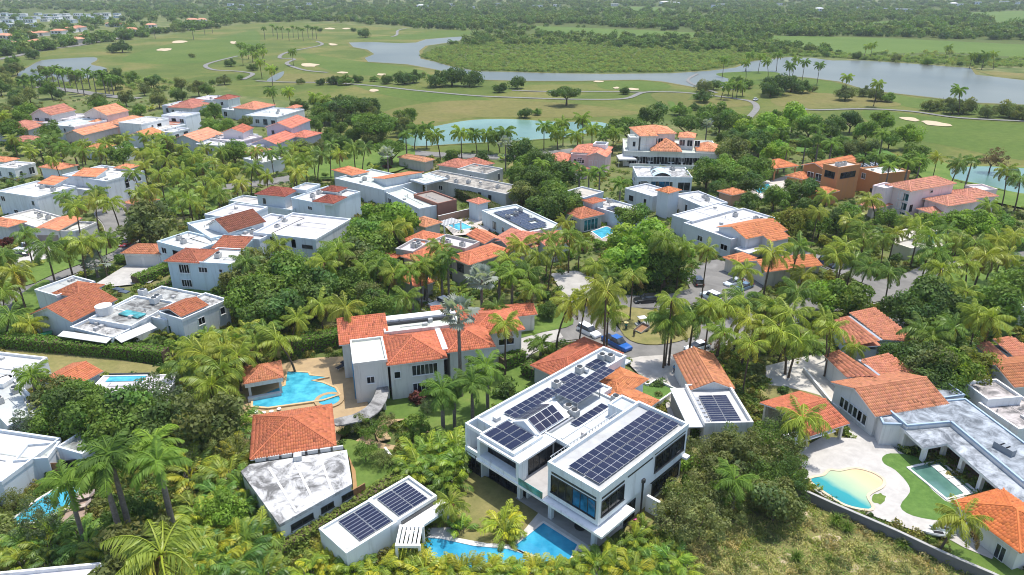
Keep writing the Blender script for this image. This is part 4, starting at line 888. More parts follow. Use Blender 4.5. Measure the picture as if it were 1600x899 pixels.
h.window(F13, 1, b * .5, .2, 4.2, 2.7, 4, 1, .46, 'frame_white', 'glass_teal'); h.window(F13, 0, a * .5, .2, 2.6, 2.5, 3, 1, .46, 'frame_white')
h = House("terrace_roof_house", "flat-roofed house with pink roof deck, red hip turret and dark panels", "house", "the pink roof deck house", (945, 310), wall=(0.60, 0.63, 0.66), tile=(0.52, 0.19, 0.11), roofc=(0.72, 0.62, 0.55), seed=38)
F14, a, b = frame3((884, 299), (910, 309), (934, 298), 5.0); h.flat((884, 299), (912, 309), (936, 298), 5.0, win=None); h.window(F14, 0, a * .5, 1.0, a * .7, 2.6, 3, 1, .02, 'frame_dark')
h.tiled((911, 313), (926, 319), (944, 313), 5.4, win=None); F15, a, b = frame3((924, 316), (978, 338), (1006, 326), 4.2); h.flat((924, 316), (978, 338), (1006, 326), 4.2, win=None, rc=(0.7, 0.68, 0.64), ac=2)
h.panels(F15.p(1.0, 1.4, 3.9), (*F15.u, 0), (*F15.v, 0), max(1, int((a - 6) / 1.75)), max(1, int((b - 4) / 1.1)), 1.7, 1.0, .05, .1, 1, .2)
# the big orange-roofed house in the middle
h = House("coral_tile_house", "sprawling house with coral hip roofs and two sunken flat equipment decks", "house", "the coral-roofed house", (700, 410), wall=(0.42, 0.40, 0.37), tile=(0.62, 0.22, 0.125), seed=40)
h.tiled((702, 401), (733, 415), (799, 392), 5.6, kind='hip', slope=.34, win='0'); h.tiled((626, 401), (663, 412), (722, 386), 5.4, kind='hip', slope=.3, win='0')
h.flat((619, 388), (645, 393), (672, 376), 6.4, par=.5, win=None, z0=5.2, ac=3, foot=False); h.flat((672, 377), (727, 388), (751, 378), 6.6, par=.6, win=None, z0=5.2, ac=3, foot=False)
h.tiled((632, 374), (664, 384), (690, 367), 5.6, kind='hip', win=None); h.tiled((745, 364), (757, 382), (779, 372), 4.6, kind='gu', win=None)
h.tiled((622, 426), (652, 450), (676, 438), 3.0, kind='hip', win=None); h.tiled((588, 404), (606, 412), (614, 398), 3.0, kind='hip', win=None)
h.tiled((779, 376), (798, 390), (836, 372), 4.4, kind='gv', win=None, tile=(0.56, 0.22, 0.15))
h = House("pergola_cottage", "small house with faded pink-orange tile roof among palms left of white pergola", "house", "the faded pink cottage", (663, 348), wall=(0.6, 0.56, 0.5), tile=(0.60, 0.25, 0.17), seed=41)
h.tiled((646, 344), (664, 356), (684, 346), 3.4, win=None)
# the long white house behind the big round tree
h = House("turret_house", "long white flat-roofed house with small red-capped turret and orange tile wing", "house", "the turreted white house", (1130, 340), wall=(0.60, 0.62, 0.64), tile=(0.60, 0.215, 0.11), seed=42)
F16, a, b = frame3((1026, 297), (1045, 303), (1062, 297), 6.6); h.tiled((1025, 297), (1045, 303), (1063, 297), 6.8, win=None); h.window(F16, 0, a * .5, 2.8, .6, 2.6, 1, 1, .46, 'frame_dark'); h.window(F16, 1, b * .5, 2.8, .6, 2.6, 1, 1, .46, 'frame_dark')
h.flat((981, 293), (1020, 307), (1050, 298), 4.4, win='0'); h.flat((1057, 303), (1096, 322), (1134, 315), 4.4, win='0', ac=2)
h.flat((1050, 336), (1082, 346), (1154, 326), 4.8, win=None, par=.25); h.flat((1079, 346), (1143, 374), (1219, 343), 4.6, win='0', ac=5)
h.tiled((1128, 354), (1166, 374), (1219, 356), 5.2, kind='gv', slope=.3, win=None); h.tiled((1176, 360), (1204, 378), (1228, 369), 4.6, kind='gv', slope=.3, win=None)
h.flat((1148, 388), (1170, 396), (1198, 386), 3.0, z0=2.7, par=.1, win=None)
h = House("drive_side_garage", "low orange tile roofs behind palms along the curving driveway", "garage", "the driveway tile roofs", (1210, 410), wall=(0.62, 0.56, 0.48), tile=(0.58, 0.21, 0.12), seed=43)
h.tiled((1132, 402), (1152, 412), (1178, 402), 3.2, win=None); h.tiled((1168, 408), (1196, 426), (1284, 414), 3.4, kind='gv', win=None)
# cream mansion
h = House("cream_mansion", "grand cream mansion with salmon hip roofs and rows of arched windows", "mansion", "the cream mansion", (1060, 245), wall=(0.70, 0.68, 0.63), tile=(0.68, 0.29, 0.18), seed=44)
def fwd(px0, px1, y, z, y1=None):
    """frame of a facade seen almost square-on: from pixel (px0, y) to (px1, y1) at height z"""
    o = W(px0, y, z); u = W(px1, y1 if y1 is not None else y, z) - o; L = np.linalg.norm(u); u /= L; return Fr(o, u, np.array([-u[1], u[0]])), L
FX, L = fwd(999, 1062, 213, 9.4, 212); h.tiled(F=FX, box=(0, L, 3, 15), z=9.4, win=None, slope=.3); h.tiled(F=FX, box=(0.2, L * .47, 0, 8), z=9.3, win=None, slope=.34, foot=False)
for i in range(4): h.window(FX, 0, 1.6 + i * 1.9, 6.6, 1.5, 1.9, 2, 1, .5, 'frame_white')
FX2, L2 = fwd(1059, 1086, 215, 8.6, 216.5); h.tiled(F=FX2, box=(0, L2, 0, 8), z=8.6, win=None, slope=.34)
for i in range(3): h.window(FX2, 0, 1.6 + i * 2.4, 5.9, 1.6, 1.9, 2, 1, .46)
FX3, L3 = fwd(975, 1126, 236, 5.0, 240); h.flat(F=FX3, box=(0, L3, 0, 20), z=5.0, par=.3, win=None)
for i in range(8): h.window(FX3, 0, 3.2 + i * (L3 - 5) / 7.4, 0.7, 2.9, 2.6, 3, 1, .02, 'frame_white')
h.tiled(F=FX3, box=(L3 * .28, L3 * .60, -0.8, 10), z=5.3, win=None, z0=4.7, slope=.62, foot=False); FX4, L4 = fwd(1088, 1127, 237, 5.2, 238.5); h.tiled(F=FX4, box=(0, L4, 0, 11), z=5.3, win=None, slope=.42, z0=4.6, foot=False)
FX5, L5 = fwd(984, 998, 222, 7.5); h.flat(F=FX5, box=(0, L5, 0, 5), z=9.0, win=None); h.window(FX5, 0, L5 / 2, 6.0, .9, 1.6, 1, 1, .02)
h.boxp("balustrade", FX3, 2, L3 - 2, -1.6, -1.45, 0, 1.3, color=(0.8, 0.78, 0.75))
h = House("striped_roof_house", "white flat-roofed house with pale blue striped arched skylight before the mansion", "house", "the striped skylight house", (1040, 275), wall=(0.66, 0.69, 0.69), roofc=(0.82, 0.82, 0.80), seed=45)
FY, L = fwd(996, 1082, 276, 4.4, 277); h.flat(F=FY, box=(0, L, 0, 12), z=4.4, win=None, ac=4, mat='roof_stained', rc=(.84, .84, .82))
h.window(FY, 0, L * .12, .4, 2.6, 2.4, 2, 1, .02, 'frame_dark'); h.window(FY, 0, L * .45, .3, 6, 2.7, 3, 1, .02, 'frame_white', 'glass_blue'); h.window(FY, 0, L * .86, .4, 3.4, 2.4, 2, 1, .02)
for i in range(9):
    m = MB(); pts = [FY.p(L * (.30 + .34 * t / 8), 1.2 + i * .75, 4.15 + 1.1 * math.sin(math.pi * t / 8)) for t in range(9)]
    for a_, b_ in zip(pts[:-1], pts[1:]):
        p0, p1 = np.array(a_), np.array(b_); vv = np.array([*FY.v, 0]) * .74
        m.add([p0, p1, p1 + vv, p0 + vv], [(0, 1, 2, 3)])
    h.put(m, "skylight_band", ['paint'], (0.80, 0.82, 0.80) if i % 2 else (0.42, 0.60, 0.64))
h = House("pink_house", "pink two-storey house with salmon roofs and a white rooftop light well", "house", "the pink house", (915, 245), wall=PINK, tile=(0.66, 0.25, 0.17), seed=46)
FP_, L = fwd(889, 946, 240, 6.0, 244); h.tiled(F=FP_, box=(0, L, 2, 13), z=6.0, win=None, slope=.34); h.flat(F=FP_, box=(.6, L * .55, .2, 6), z=5.9, win=None)
h.tiled(F=FP_, box=(L * .5, L + .6, -1.0, 8), z=5.8, kind='gv', win=None, slope=.4)
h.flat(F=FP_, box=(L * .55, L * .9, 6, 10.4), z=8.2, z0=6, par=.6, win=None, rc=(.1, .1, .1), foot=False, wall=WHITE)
h.window(FP_, 0, L * .28, 3.2, 3.2, 1.1, 4, 1, .2); 
for i in range(3): h.window(FP_, 0, L * .62 + i * 1.7, 2.6, 1.0, 1.8, 1, 1, -.5)
h.tiled((866, 243), (880, 254), (888, 244), 3.4, win=None); h.tiled((889, 259), (898, 268), (912, 262), 3.0, win=None)
# ochre mansion
h = House("ochre_mansion", "ochre-orange mansion with square flat tower, long tile roof and curved glass conservatory", "mansion", "the ochre mansion", (1320, 285), wall=ORANGE, tile=(0.62, 0.21, 0.105), seed=47)
F18, a, b = frame3((1286, 256), (1311, 262), (1347, 257), 9.5); h.flat((1286, 256), (1311, 262), (1347, 257), 9.5, win=None, ac=4, rc=(.72, .66, .6))
h.window(F18, 0, a * .5, 6.2, a * .62, 1.7, 3, 1, .02, 'frame_dark'); h.window(F18, 1, b * .48, 6.3, b * .68, 1.5, 5, 1, .02, 'frame_dark'); h.window(F18, 0, a * .3, 2.4, .9, .7, 1, 1, .02)
h.tiled((1249, 259), (1290, 267), (1360, 257), 6.6, kind='gv', win=None, slope=.36); h.flat((1346, 262), (1376, 272), (1419, 266), 6.8, win='0', ac=3)
F19, a, b = frame3((1264, 262), (1290, 270), (1300, 266), 6.5)
for i in range(2):
    for j in range(2): h.window(F19, 0, a * (.3 + .42 * j), 1.2 + 2.6 * i, 1.9, 1.9, 2, 1, .0, 'frame_white')
h.tiled((1231, 274), (1255, 281), (1268, 273), 4.0, win=None); h.tiled((1267, 296), (1288, 304), (1304, 297), 3.6, win=None)
m = MB(); q0 = Fr(W(1343, 290, 0), F18.u, F18.v)
for i in range(7):
    pts = [(0, 3.4), (-1.2, 3.2), (-2.0, 2.4), (-2.2, 0.4)]
for i in range(7):
    m = MB()
    for (x0, z0_), (x1, z1_) in zip([(3, 5.6), (1.2, 5.2), (-.6, 4.2), (-1.6, 2.6)], [(1.2, 5.2), (-.6, 4.2), (-1.6, 2.6), (-1.8, 0.2)]):
        m.add([q0.p(x0, i * 1.3, z0_), q0.p(x0, i * 1.3 + 1.15, z0_), q0.p(x1, i * 1.3 + 1.15, z1_), q0.p(x1, i * 1.3, z1_)], [(0, 1, 2, 3)])
    h.put(m, "conservatory_pane", ['glass_dark'])
    m = MB(); m.tube([q0.p(3, i * 1.3 - .07, 5.65), q0.p(1.2, i * 1.3 - .07, 5.25), q0.p(-.6, i * 1.3 - .07, 4.25), q0.p(-1.6, i * 1.3 - .07, 2.65), q0.p(-1.8, i * 1.3 - .07, .2)], .09, 4); h.put(m, "conservatory_rib", ['frame_white'])
h = House("ochre_pavilion", "ochre open pavilion with orange hip roof left of the ochre mansion", "pavilion", "the ochre pavilion", (1213, 270), wall=ORANGE, tile=(0.62, 0.22, 0.11), seed=48)
h.tiled((1191, 254), (1211, 264), (1238, 257), 4.2, body=False, posts=True, win=None, slope=.4)
# pink mansion at right
h = House("pink_mansion", "pink-white mansion with broad salmon hip roofs and paired green-paned windows", "mansion", "the pink mansion", (1460, 310), wall=(0.80, 0.65, 0.62), tile=(0.66, 0.30, 0.21), seed=49)
F20, a, b = frame3((1384, 289), (1423, 300), (1493, 287), 8.0); h.tiled((1383, 289), (1423, 300), (1494, 287), 8.0, kind='hip', win=None, slope=.42)
for zz in (.6, 3.0, 5.4):
    for k in (.12, .27): h.window(F20, 0, a * k + .5, zz, 1.7, 1.7, 2, 1, .46, 'frame_white', 'glass_teal')
h.window(F20, 0, a * .8, 4.2, .7, 1.0, 1, 1, .46, 'frame_dark'); h.window(F20, 1, b * .12, 2.6, .9, 1.6, 1, 1, .46, 'frame_dark'); h.window(F20, 1, b * .5, 6.6, .9, .6, 1, 1, .46)
h.flat((1367, 289), (1384, 294), (1396, 288), 8.2, win='0'); h.tiled((1441, 311), (1482, 323), (1533, 315), 5.4, kind='hip', win=None); h.tiled((1478, 299), (1510, 312), (1550, 304), 5.2, kind='hip', win='1'); h.flat((1513, 289), (1532, 297), (1554, 294), 5.6, win=None)
h.tiled((1343, 318), (1366, 327), (1385, 318), 3.4, body=False, posts=True, win=None); h.tiled((1441, 326), (1458, 335), (1470, 328), 3.4, win=None)
h = House("pool_cabana", "small cream flat-roofed cabana beside the pool among palms", "cabana", "the cream cabana", (1420, 382), wall=(0.62, 0.57, 0.45), roofc=(.7, .66, .58), seed=50)
h.flat((1401, 378), (1424, 388), (1442, 378), 3.0, win=None)
h = House("thatch_cottage", "little orange tile pavilion above a pale blue pool on hillside", "pavilion", "the little pool pavilion", (1140, 305), wall=(.5, .3, .2), tile=(.62, .25, .13), seed=51)
h.tiled((1126, 298), (1144, 306), (1160, 299), 3.2, win=None)

# ------------------------------------------------------------------ upper left and far houses
h = House("stepped_white_house", "white two-storey house with four small orange tile roofs and arched teal door", "house", "the stepped white house", (110, 300), wall=(0.66, 0.69, 0.71), tile=(0.62, 0.25, 0.14), seed=60)
h.flat((15, 294), (57, 308), (107, 290), 6.4, win='0', ac=2); h.flat((111, 270), (165, 283), (217, 266), 6.6, win='1', ac=3)
F21, a, b = frame3((111, 270), (165, 283), (217, 266), 6.6); h.window(F21, 0, 2.2, .3, 2.0, 3.6, 2, 1, .02, 'frame_white', 'glass_teal'); h.window(F21, 1, b * .5, 3.2, 1.2, 1.4, 1, 1, .02)
h.tiled((64, 285), (84, 290), (104, 283), 6.8, kind='su', slope=.2, win=None, z0=6, foot=False); h.tiled((55, 299), (80, 308), (97, 298), 4.4, win=None); h.tiled((123, 272), (150, 277), (160, 270), 7.0, kind='su', slope=.2, win=None, z0=6, foot=False); h.tiled((186, 261), (200, 265), (210, 259), 6.8, win=None, z0=6, foot=False)
h.flat((100, 283), (135, 297), (160, 288), 4.4, win=None)
h = House("salmon_twin_house", "single-storey white house with two salmon roofs and brown garage door", "house", "the twin salmon roofs", (60, 355), wall=(.6, .58, .56), tile=(0.62, 0.26, 0.17), roofc=(.8, .78, .74), seed=61)
h.flat((14, 336), (60, 356), (108, 342), 3.6, win=None, ac=2); h.tiled((-10, 345), (12, 356), (35, 346), 3.8, win=None); F22, a, b = frame3((60, 356), (92, 361), (108, 342), 3.8); h.tiled((60, 356), (92, 361), (108, 342), 3.8, kind='gv', slope=.2, win=None)
h.boxp("garage_door", F22, .8, a - .8, .40, .44, .02, 2.6, mat='paint', color=(.35, .29, .25)); h.flat((92, 357), (118, 362), (138, 347), 3.6, mat='roof_stained', win=None)
h = House("rust_roof_garage", "garage with rust-red hip roof and wide white doors at the driveway", "garage", "the rust-roofed garage", (232, 395), wall=(.72, .70, .67), tile=(0.46, 0.17, 0.10), seed=62)
F23, a, b = frame3((199, 391), (250, 398), (262, 383), 3.2); h.tiled((199, 391), (250, 398), (262, 383), 3.2, win=None)
for i in range(2): h.boxp("garage_door", F23, .8 + i * (a - 1) / 2, a / 2 - .3 + i * (a - 1) / 2, .40, .44, .02, 2.4, mat='paint', color=(.8, .79, .77))
h = House("hidden_pink_house", "low pinkish house with faded orange tile roof hidden by yellow palms", "house", "the palm-hidden pink house", (218, 322), wall=PINK, tile=(.6, .27, .17), seed=63)
h.tiled((196, 316), (218, 322), (246, 312), 3.4, win='0')
h = House("palm_screened_house", "orange tile roof with white parapets seen through a palm grove at far left", "house", "the palm-screened tile roof", (90, 262), wall=WHITE, tile=(.6, .25, .15), seed=64)
h.tiled((73, 259), (93, 266), (116, 258), 3.6, win=None); h.flat((0, 258), (22, 263), (46, 254), 3.8, win=None); h.tiled((-8, 249), (8, 254), (24, 248), 3.8, win=None)
h = House("brown_roof_mansion", "beige-grey two-storey house with brown-red hip roofs at the far left", "house", "the brown-roofed beige house", (50, 200), wall=(.55, .53, .50), tile=(0.44, 0.19, 0.14), seed=65)
h.tiled((5, 201), (44, 204), (62, 193), 4.2, win='0'); F24, a, b = frame3((50, 179), (80, 181), (113, 172), 7.2); h.tiled((50, 179), (80, 181), (113, 172), 7.2, kind='gv', win='0', slope=.5); h.flat((56, 188), (78, 192), (92, 184), 5.4, win='0')
h.flat((90, 184), (108, 187), (128, 178), 5.6, win=None); h.tiled((26, 218), (50, 223), (66, 216), 3.2, win=None)
h = House("peach_house", "peach two-storey house with salmon gable roof", "house", "the peach gabled house", (165, 190), wall=(.68, .56, .52), tile=(.66, .29, .20), seed=66)
h.tiled((133, 178), (167, 181), (198, 173), 7.2, kind='gv', win='0', slope=.45); h.flat((95, 191), (116, 198), (146, 187), 5.6, win='0', wall=(.72, .74, .75)); h.tiled((140, 192), (152, 195), (165, 188), 4.6, win=None); h.tiled((172, 192), (188, 195), (208, 184), 4.4, win=None)
h.tiled((110, 208), (130, 212), (165, 198), 3.8, kind='gv', win=None)
h = House("plain_white_cube", "plain white two-storey cube with two slit windows", "house", "the plain white cube", (225, 195), wall=(.74, .75, .73), seed=67)
h.flat((205, 188), (220, 194), (240, 184), 6.2, win='1'); h.flat((232, 196), (250, 203), (275, 194), 4.0, win=None)
h = House("three_window_house", "white box house with three small square windows and a red porch roof", "house", "the three-window white box", (272, 190), wall=(.74, .76, .78), tile=(.6, .26, .2), seed=68)
F25, L = fwd(252, 289, 180, 6.6, 182); h.flat(F=F25, box=(0, L, 0, 9), z=6.6, win=None)
for i in range(3): h.window(F25, 0, 1.8 + i * (L - 3) / 2.2, 4.6, .9, .8, 1, 1, .02, 'frame_dark')
h.tiled(F=F25, box=(L * .2, L * .8, -3, 0), z=3.6, kind='su', slope=.2, win=None, over=.2); h.flat((246, 203), (268, 207), (290, 200), 3.6, win=None)
for i, (nm, lab, sh, bl) in enumerate((
    ("orange_roof_row_house", "white house with long orange tile roof in front of plain white cube", "the long orange tile roof", [('t', (207, 211), (233, 215), (244, 207), 4, 'gv')]),
    ("corner_gable_house", "white house with salmon gable and stepped white roofs left of palms", "the stepped salmon gable", [('t', (281, 216), (311, 222), (324, 209), 4.4, 'gv'), ('f', (318, 222), (350, 228), (372, 214), 4), ('f', (330, 214), (360, 220), (396, 209), 3.6)]),
    ("red_dormer_house", "white house with a raised red tile dormer above flat white roofs", "the raised red dormer", [('t', (350, 206), (380, 208), (388, 200), 6.2, 'gv'), ('f', (332, 212), (372, 222), (400, 212), 4.4)]),
    ("faded_red_bungalow", "bungalow with faded red hips and white deck roof near the trees", "the faded red bungalow", [('t', (272, 166), (300, 170), (318, 162), 3.8, 'hip'), ('f', (262, 163), (282, 166), (297, 159), 4), ('t', (285, 160), (300, 162), (312, 157), 4.4, 'hip')]),
    ("dark_red_bungalow", "bungalow with dark red roof and white walls at the golf course edge", "the dark red bungalow", [('t', (339, 154), (356, 156), (368, 151), 4.2, 'hip'), ('f', (310, 153), (330, 156), (342, 150), 4)]),
    ("clutter_roof_house", "white house with orange hip roof and cluttered flat roof near the fairway", "the cluttered flat roof", [('t', (376, 167), (398, 172), (416, 164), 5, 'hip'), ('f', (398, 177), (432, 183), (450, 170), 4.4), ('t', (452, 168), (460, 170), (466, 166), 4.4, 'hip'), ('f', (362, 168), (380, 174), (396, 168), 3.8)]),
    ("lilac_gable_house", "pale lilac two-storey house with red gable roof and lower red tiles", "the lilac gabled house", [('t', (415, 199), (455, 201), (482, 188), 6.6, 'gv'), ('t', (400, 222), (432, 226), (452, 212), 4, 'gv'), ('t', (452, 212), (478, 216), (498, 208), 4, 'hip')]),
    ("red_shed_house", "small red-roofed house with blue-grey roof among palms below lilac gabled house", "the small red-roofed house", [('t', (386, 236), (398, 241), (412, 233), 3.6, 'hip'), ('f', (378, 228), (392, 232), (406, 226), 3.8)]),
    ("white_tent_house", "white-roofed house half hidden in the palm grove", "the half hidden white roof", [('f', (386, 246), (410, 254), (440, 246), 4.2)]),
    ("left_grove_house", "orange hip roof among yellow palms in front of the long orange roof", "the grove orange hip roof", [('t', (140, 230), (158, 234), (172, 227), 3.6, 'hip'), ('f', (176, 232), (192, 236), (210, 230), 3.6)]))):
    H = House(nm, lab, "house", sh, bl[0][2], wall=[(.7, .71, .72), (.66, .68, .70), (.68, .62, .62), (.62, .6, .66)][i % 4] if nm != "lilac_gable_house" else (.58, .55, .62), tile=[(.62, .25, .14), (.60, .26, .18), (.50, .16, .11), (.48, .19, .15), (.34, .11, .09), (.64, .27, .17), (.56, .20, .16), (.55, .2, .14), 0, (.62, .26, .14)][i] or TERRA, seed=70 + i)
    for q in bl:
        if q[0] == 't': H.tiled(q[1], q[2], q[3], q[4], kind=q[5], win='0')
        else: H.flat(q[1], q[2], q[3], q[4], win='0', ac=2)
# ------------------------------------------------------------------ ground, golf course, water, roads, gardens
sheet("ground", [(-2400, -150), (2400, -150), (3200, 3400), (-3200, 3400)], 'ground', 0.0, world=True)
def PZ(z): return None
sheet("golf_course", [(-160, 150), (-60, 112), (20, 92), (100, 76), (190, 66), (300, 50), (400, 37), (500, 36), (640, 46), (760, 52), (780, 118), (1000, 122), (1125, 116), (1190, 110), (1290, 128), (1450, 150), (1600, 166), (1900, 196), (1900, 330), (1600, 312), (1480, 290), (1380, 236), (1200, 196), (1060, 188), (960, 200), (800, 244), (640, 250), (540, 215), (500, 165), (380, 150), (330, 128), (200, 150), (60, 140)], 'fairway', k=3)
for P in ([(330, 62), (400, 48), (400, 80), (330, 96), (240, 100), (190, 92), (260, 70)], [(470, 84), (560, 96), (660, 110), (640, 120), (520, 112)], [(940, 124), (1010, 124), (1050, 136), (1000, 142), (940, 138)], [(1260, 122), (1310, 130), (1330, 142), (1300, 148), (1262, 140)], [(1380, 146), (1450, 156), (1530, 164), (1620, 168), (1620, 176), (1500, 176), (1400, 164)], [(1350, 172), (1480, 186), (1620, 200), (1620, 250), (1480, 228), (1380, 205)], [(560, 130), (700, 146), (760, 154), (760, 166), (640, 156), (570, 140)], [(640, 54), (720, 46), (735, 54), (660, 62), (560, 60)]): sheet("fairway", P, 'fairway_green', k=4)
for P in ([(600, 175), (700, 158), (860, 160), (960, 170), (1000, 178), (900, 184), (740, 184), (650, 195)], [(430, 116), (540, 118), (560, 128), (440, 128)], [(1210, 152), (1290, 146), (1400, 160), (1380, 168), (1230, 168)], [(1020, 146), (1080, 146), (1060, 165), (1030, 160)], [(1080, 156), (1170, 155), (1170, 166), (1070, 170)]): sheet("dry_grass", P, 'fairway_dry', k=4)
sheet("marsh", [(640, 90), (662, 72), (745, 58), (745, 30), (330, 36), (250, 24), (-300, 30), (-300, 8), (400, 4), (1700, 2), (2100, 8), (2100, 105), (1640, 104), (1520, 104), (1420, 98), (1290, 90), (1200, 86), (1170, 102), (1100, 112), (1000, 116), (860, 115), (745, 113), (690, 103)], 'marsh')
for P in ([(820, 41), (920, 44), (1060, 50), (1120, 54), (1060, 60), (940, 59), (860, 52)], [(1205, 56), (1380, 60), (1600, 70), (1800, 77), (1800, 96), (1600, 90), (1480, 82), (1400, 84), (1330, 84), (1260, 76), (1210, 64)], [(1300, 38), (1400, 33), (1446, 36), (1440, 40), (1330, 45)], [(1500, 20), (1700, 18), (1700, 36), (1560, 38)], [(920, 12), (1010, 11), (1060, 15), (980, 17)], [(1300, 50), (1330, 38), (1310, 52)]): sheet("pasture", P, 'field', k=3)
lake = [(545, 67), (575, 66), (625, 68), (650, 67), (665, 62), (700, 59), (745, 56), (732, 61), (700, 67), (665, 72), (655, 80), (657, 92), (680, 97), (700, 103), (747, 112), (800, 113), (860, 115), (950, 116), (1050, 115), (1110, 111), (1150, 106), (1175, 96), (1230, 90), (1270, 91), (1300, 95), (1350, 95), (1425, 100), (1517, 107), (1524, 117), (1600, 126), (1800, 146), (1800, 190), (1600, 164), (1525, 161), (1450, 152), (1387, 145), (1350, 140), (1312, 128), (1265, 122), (1200, 116), (1165, 138), (1145, 142), (1120, 135), (1087, 137), (1037, 128), (1000, 125), (942, 126), (900, 127), (827, 127), (750, 125), (715, 116), (670, 107), (637, 101), (575, 97), (570, 91), (585, 85), (574, 78), (552, 74)]
def shore(P, s, col=None):
    c = np.mean([W(*p) for p in P], 0); return P
sheet("lake_bank", [(x + (0 if abs(y - 100) < 0 else 0), y) for x, y in lake], 'sand', world=False) if False else None
def offset_poly(P, d):
    Wp = ccw([W(*p) for p in P]); out = []; n = len(Wp)
    for i in range(n):
        a, b, c = Wp[i - 1], Wp[i], Wp[(i + 1) % n]; e1 = (b - a) / np.linalg.norm(b - a); e2 = (c - b) / np.linalg.norm(c - b)
        nn = np.array([e1[1] + e2[1], -e1[0] - e2[0]]); nn /= max(np.linalg.norm(nn), .3); out.append(b + nn * d)
    return out
sheet("lake_bank", offset_poly(lake, 3.0), 'fairway_dry', world=True); sheet("lake", lake, 'lake_water')
sheet("peninsula", [(1118, 116), (1150, 113), (1195, 112), (1220, 116), (1200, 128), (1170, 134), (1140, 124)], 'fairway_green', k=3); sheet("river_bank", [(1520, 110), (1640, 118), (1640, 127), (1560, 121)], 'fairway_dry')
left_pond = [(27, 117), (45, 105), (65, 95), (100, 92), (147, 90), (151, 95), (142, 101), (166, 107), (160, 118), (110, 128), (40, 126)]
sheet("pond_bank", offset_poly(left_pond, 2.0), 'fairway_dry', world=True); sheet("pond", left_pond, 'lake_water', k=3)
near_pond = [(622, 222), (640, 208), (690, 196), (740, 188), (800, 187), (870, 191), (930, 191), (950, 196), (930, 206), (880, 215), (800, 221), (720, 225), (650, 229)]
sheet("pond_bank", offset_poly(near_pond, 1.5), 'fairway_dry', world=True); sheet("pond", near_pond, 'pond_water', k=3)
pond2 = [(1470, 268), (1525, 261), (1600, 264), (1760, 272), (1760, 325), (1600, 304), (1545, 291), (1490, 280)]
sheet("pond_bank", offset_poly(pond2, 1.5), 'lawn', world=True); sheet("pond", pond2, 'pond_water', k=3)
sheet("stream", [(417, 126), (430, 117), (443, 112), (443, 117), (436, 124), (424, 129)], 'lake_water', k=3); sheet("stream", [(1043, 160), (1052, 160), (1058, 167), (1074, 172), (1060, 173), (1048, 168)], 'field', k=3)
def blob(cx, cy, rx, ry, n=14, seed=0, tilt=0.0):
    rg = random.Random(seed); return [(cx + rx * math.cos(2 * math.pi * i / n) * rg.uniform(.75, 1.15), cy + ry * math.sin(2 * math.pi * i / n) * rg.uniform(.75, 1.15) + tilt * math.cos(2 * math.pi * i / n) * rx) for i in range(n)]
for i, (x, y, rx, ry, tl) in enumerate(((280, 66, 12, 2.0, -.05), (257, 78, 12, 2.2, -.05), (484, 102, 14, 3, 0), (536, 114, 9, 1.4, 0), (596, 117, 8, 1.6, 0), (515, 45, 8, 1.3, 0), (541, 45, 6, 1.2, 0), (935, 128, 9, 1.3, 0), (987, 140, 14, 1.7, .02), (963, 138, 5, 1.5, 0), (1422, 187, 15, 3.0, .12), (1462, 194, 26, 3.4, .10), (584, 142, 8, 2.2, 0), (1318, 194, 10, 1.4, .1), (365, 67, 6, 2, 0), (520, 70, 7, 1.6, .1))): sheet("sand_bunker", blob(x, y, rx, ry, 12, i, tl), 'sand', k=3, color=None)
for P, w in (([(400, 127), (443, 129), (512, 130), (575, 134), (650, 142), (737, 150), (800, 153), (900, 156), (975, 155), (1007, 145), (1062, 145), (1112, 150), (1150, 155), (1175, 160), (1182, 170), (1170, 185)], 3.0), ([(800, 142), (862, 144), (950, 144), (1007, 145)], 2.6), ([(495, 65), (502, 71), (450, 82), (437, 91), (460, 93), (448, 100), (475, 110), (512, 114)], 3.0), ([(1240, 160), (1262, 172), (1350, 171), (1425, 175), (1500, 185), (1620, 191)], 3.0), ([(372, 88), (332, 98), (321, 104), (335, 110), (370, 112), (395, 116), (380, 125)], 3.0), ([(635, 45), (622, 48), (620, 55), (612, 58)], 3.0), ([(1090, 116), (1075, 128), (1120, 146)], 2)): strip("cart_path", P, w, 'concrete', color=(0.21, 0.205, 0.19))
strip("road", [(-40, 100), (25, 88), (75, 77), (120, 72), (175, 62), (225, 54), (300, 46), (330, 44)], 7.0, 'asphalt'); strip("road", [(60, 136), (110, 142), (165, 150), (215, 155)], 7.0, 'asphalt')
# neighbourhood streets with kerbs
strip("road", [(-60, 540), (0, 480), (60, 442), (130, 415), (188, 388), (186, 352), (170, 328), (210, 314), (290, 300), (360, 293), (430, 284), (500, 270), (560, 257), (625, 240), (690, 243), (800, 246), (900, 236)], 6.4, 'asphalt', kerb=True)
strip("road", [(1740, 380), (1600, 398), (1500, 412), (1440, 436), (1400, 452), (1320, 470), (1230, 492), (1150, 512), (1085, 530)], 6.4, 'asphalt', kerb=True)
strip("road", [(1442, 438), (1380, 446), (1330, 428), (1285, 410), (1240, 395)], 5.0, 'asphalt', kerb=True)
strip("road", [(905, 445), (912, 480), (930, 512), (962, 540), (1010, 552), (1060, 548), (1100, 530), (1150, 512)], 7.0, 'asphalt', kerb=True)
strip("road", [(780, 560), (815, 540), (850, 527), (890, 520), (930, 520)], 6.4, 'asphalt', kerb=True)
strip("road", [(912, 455), (950, 470), (1010, 474), (1060, 470), (1110, 455), (1140, 440)], 5.5, 'asphalt', kerb=True)
sheet("parking_court", [(1075, 425), (1120, 408), (1180, 428), (1190, 455), (1140, 478), (1085, 462)], 'asphalt', k=3)
sheet("driveway", [(860, 430), (900, 425), (935, 440), (925, 470), (880, 462)], 'concrete', color=(.40, .38, .35))
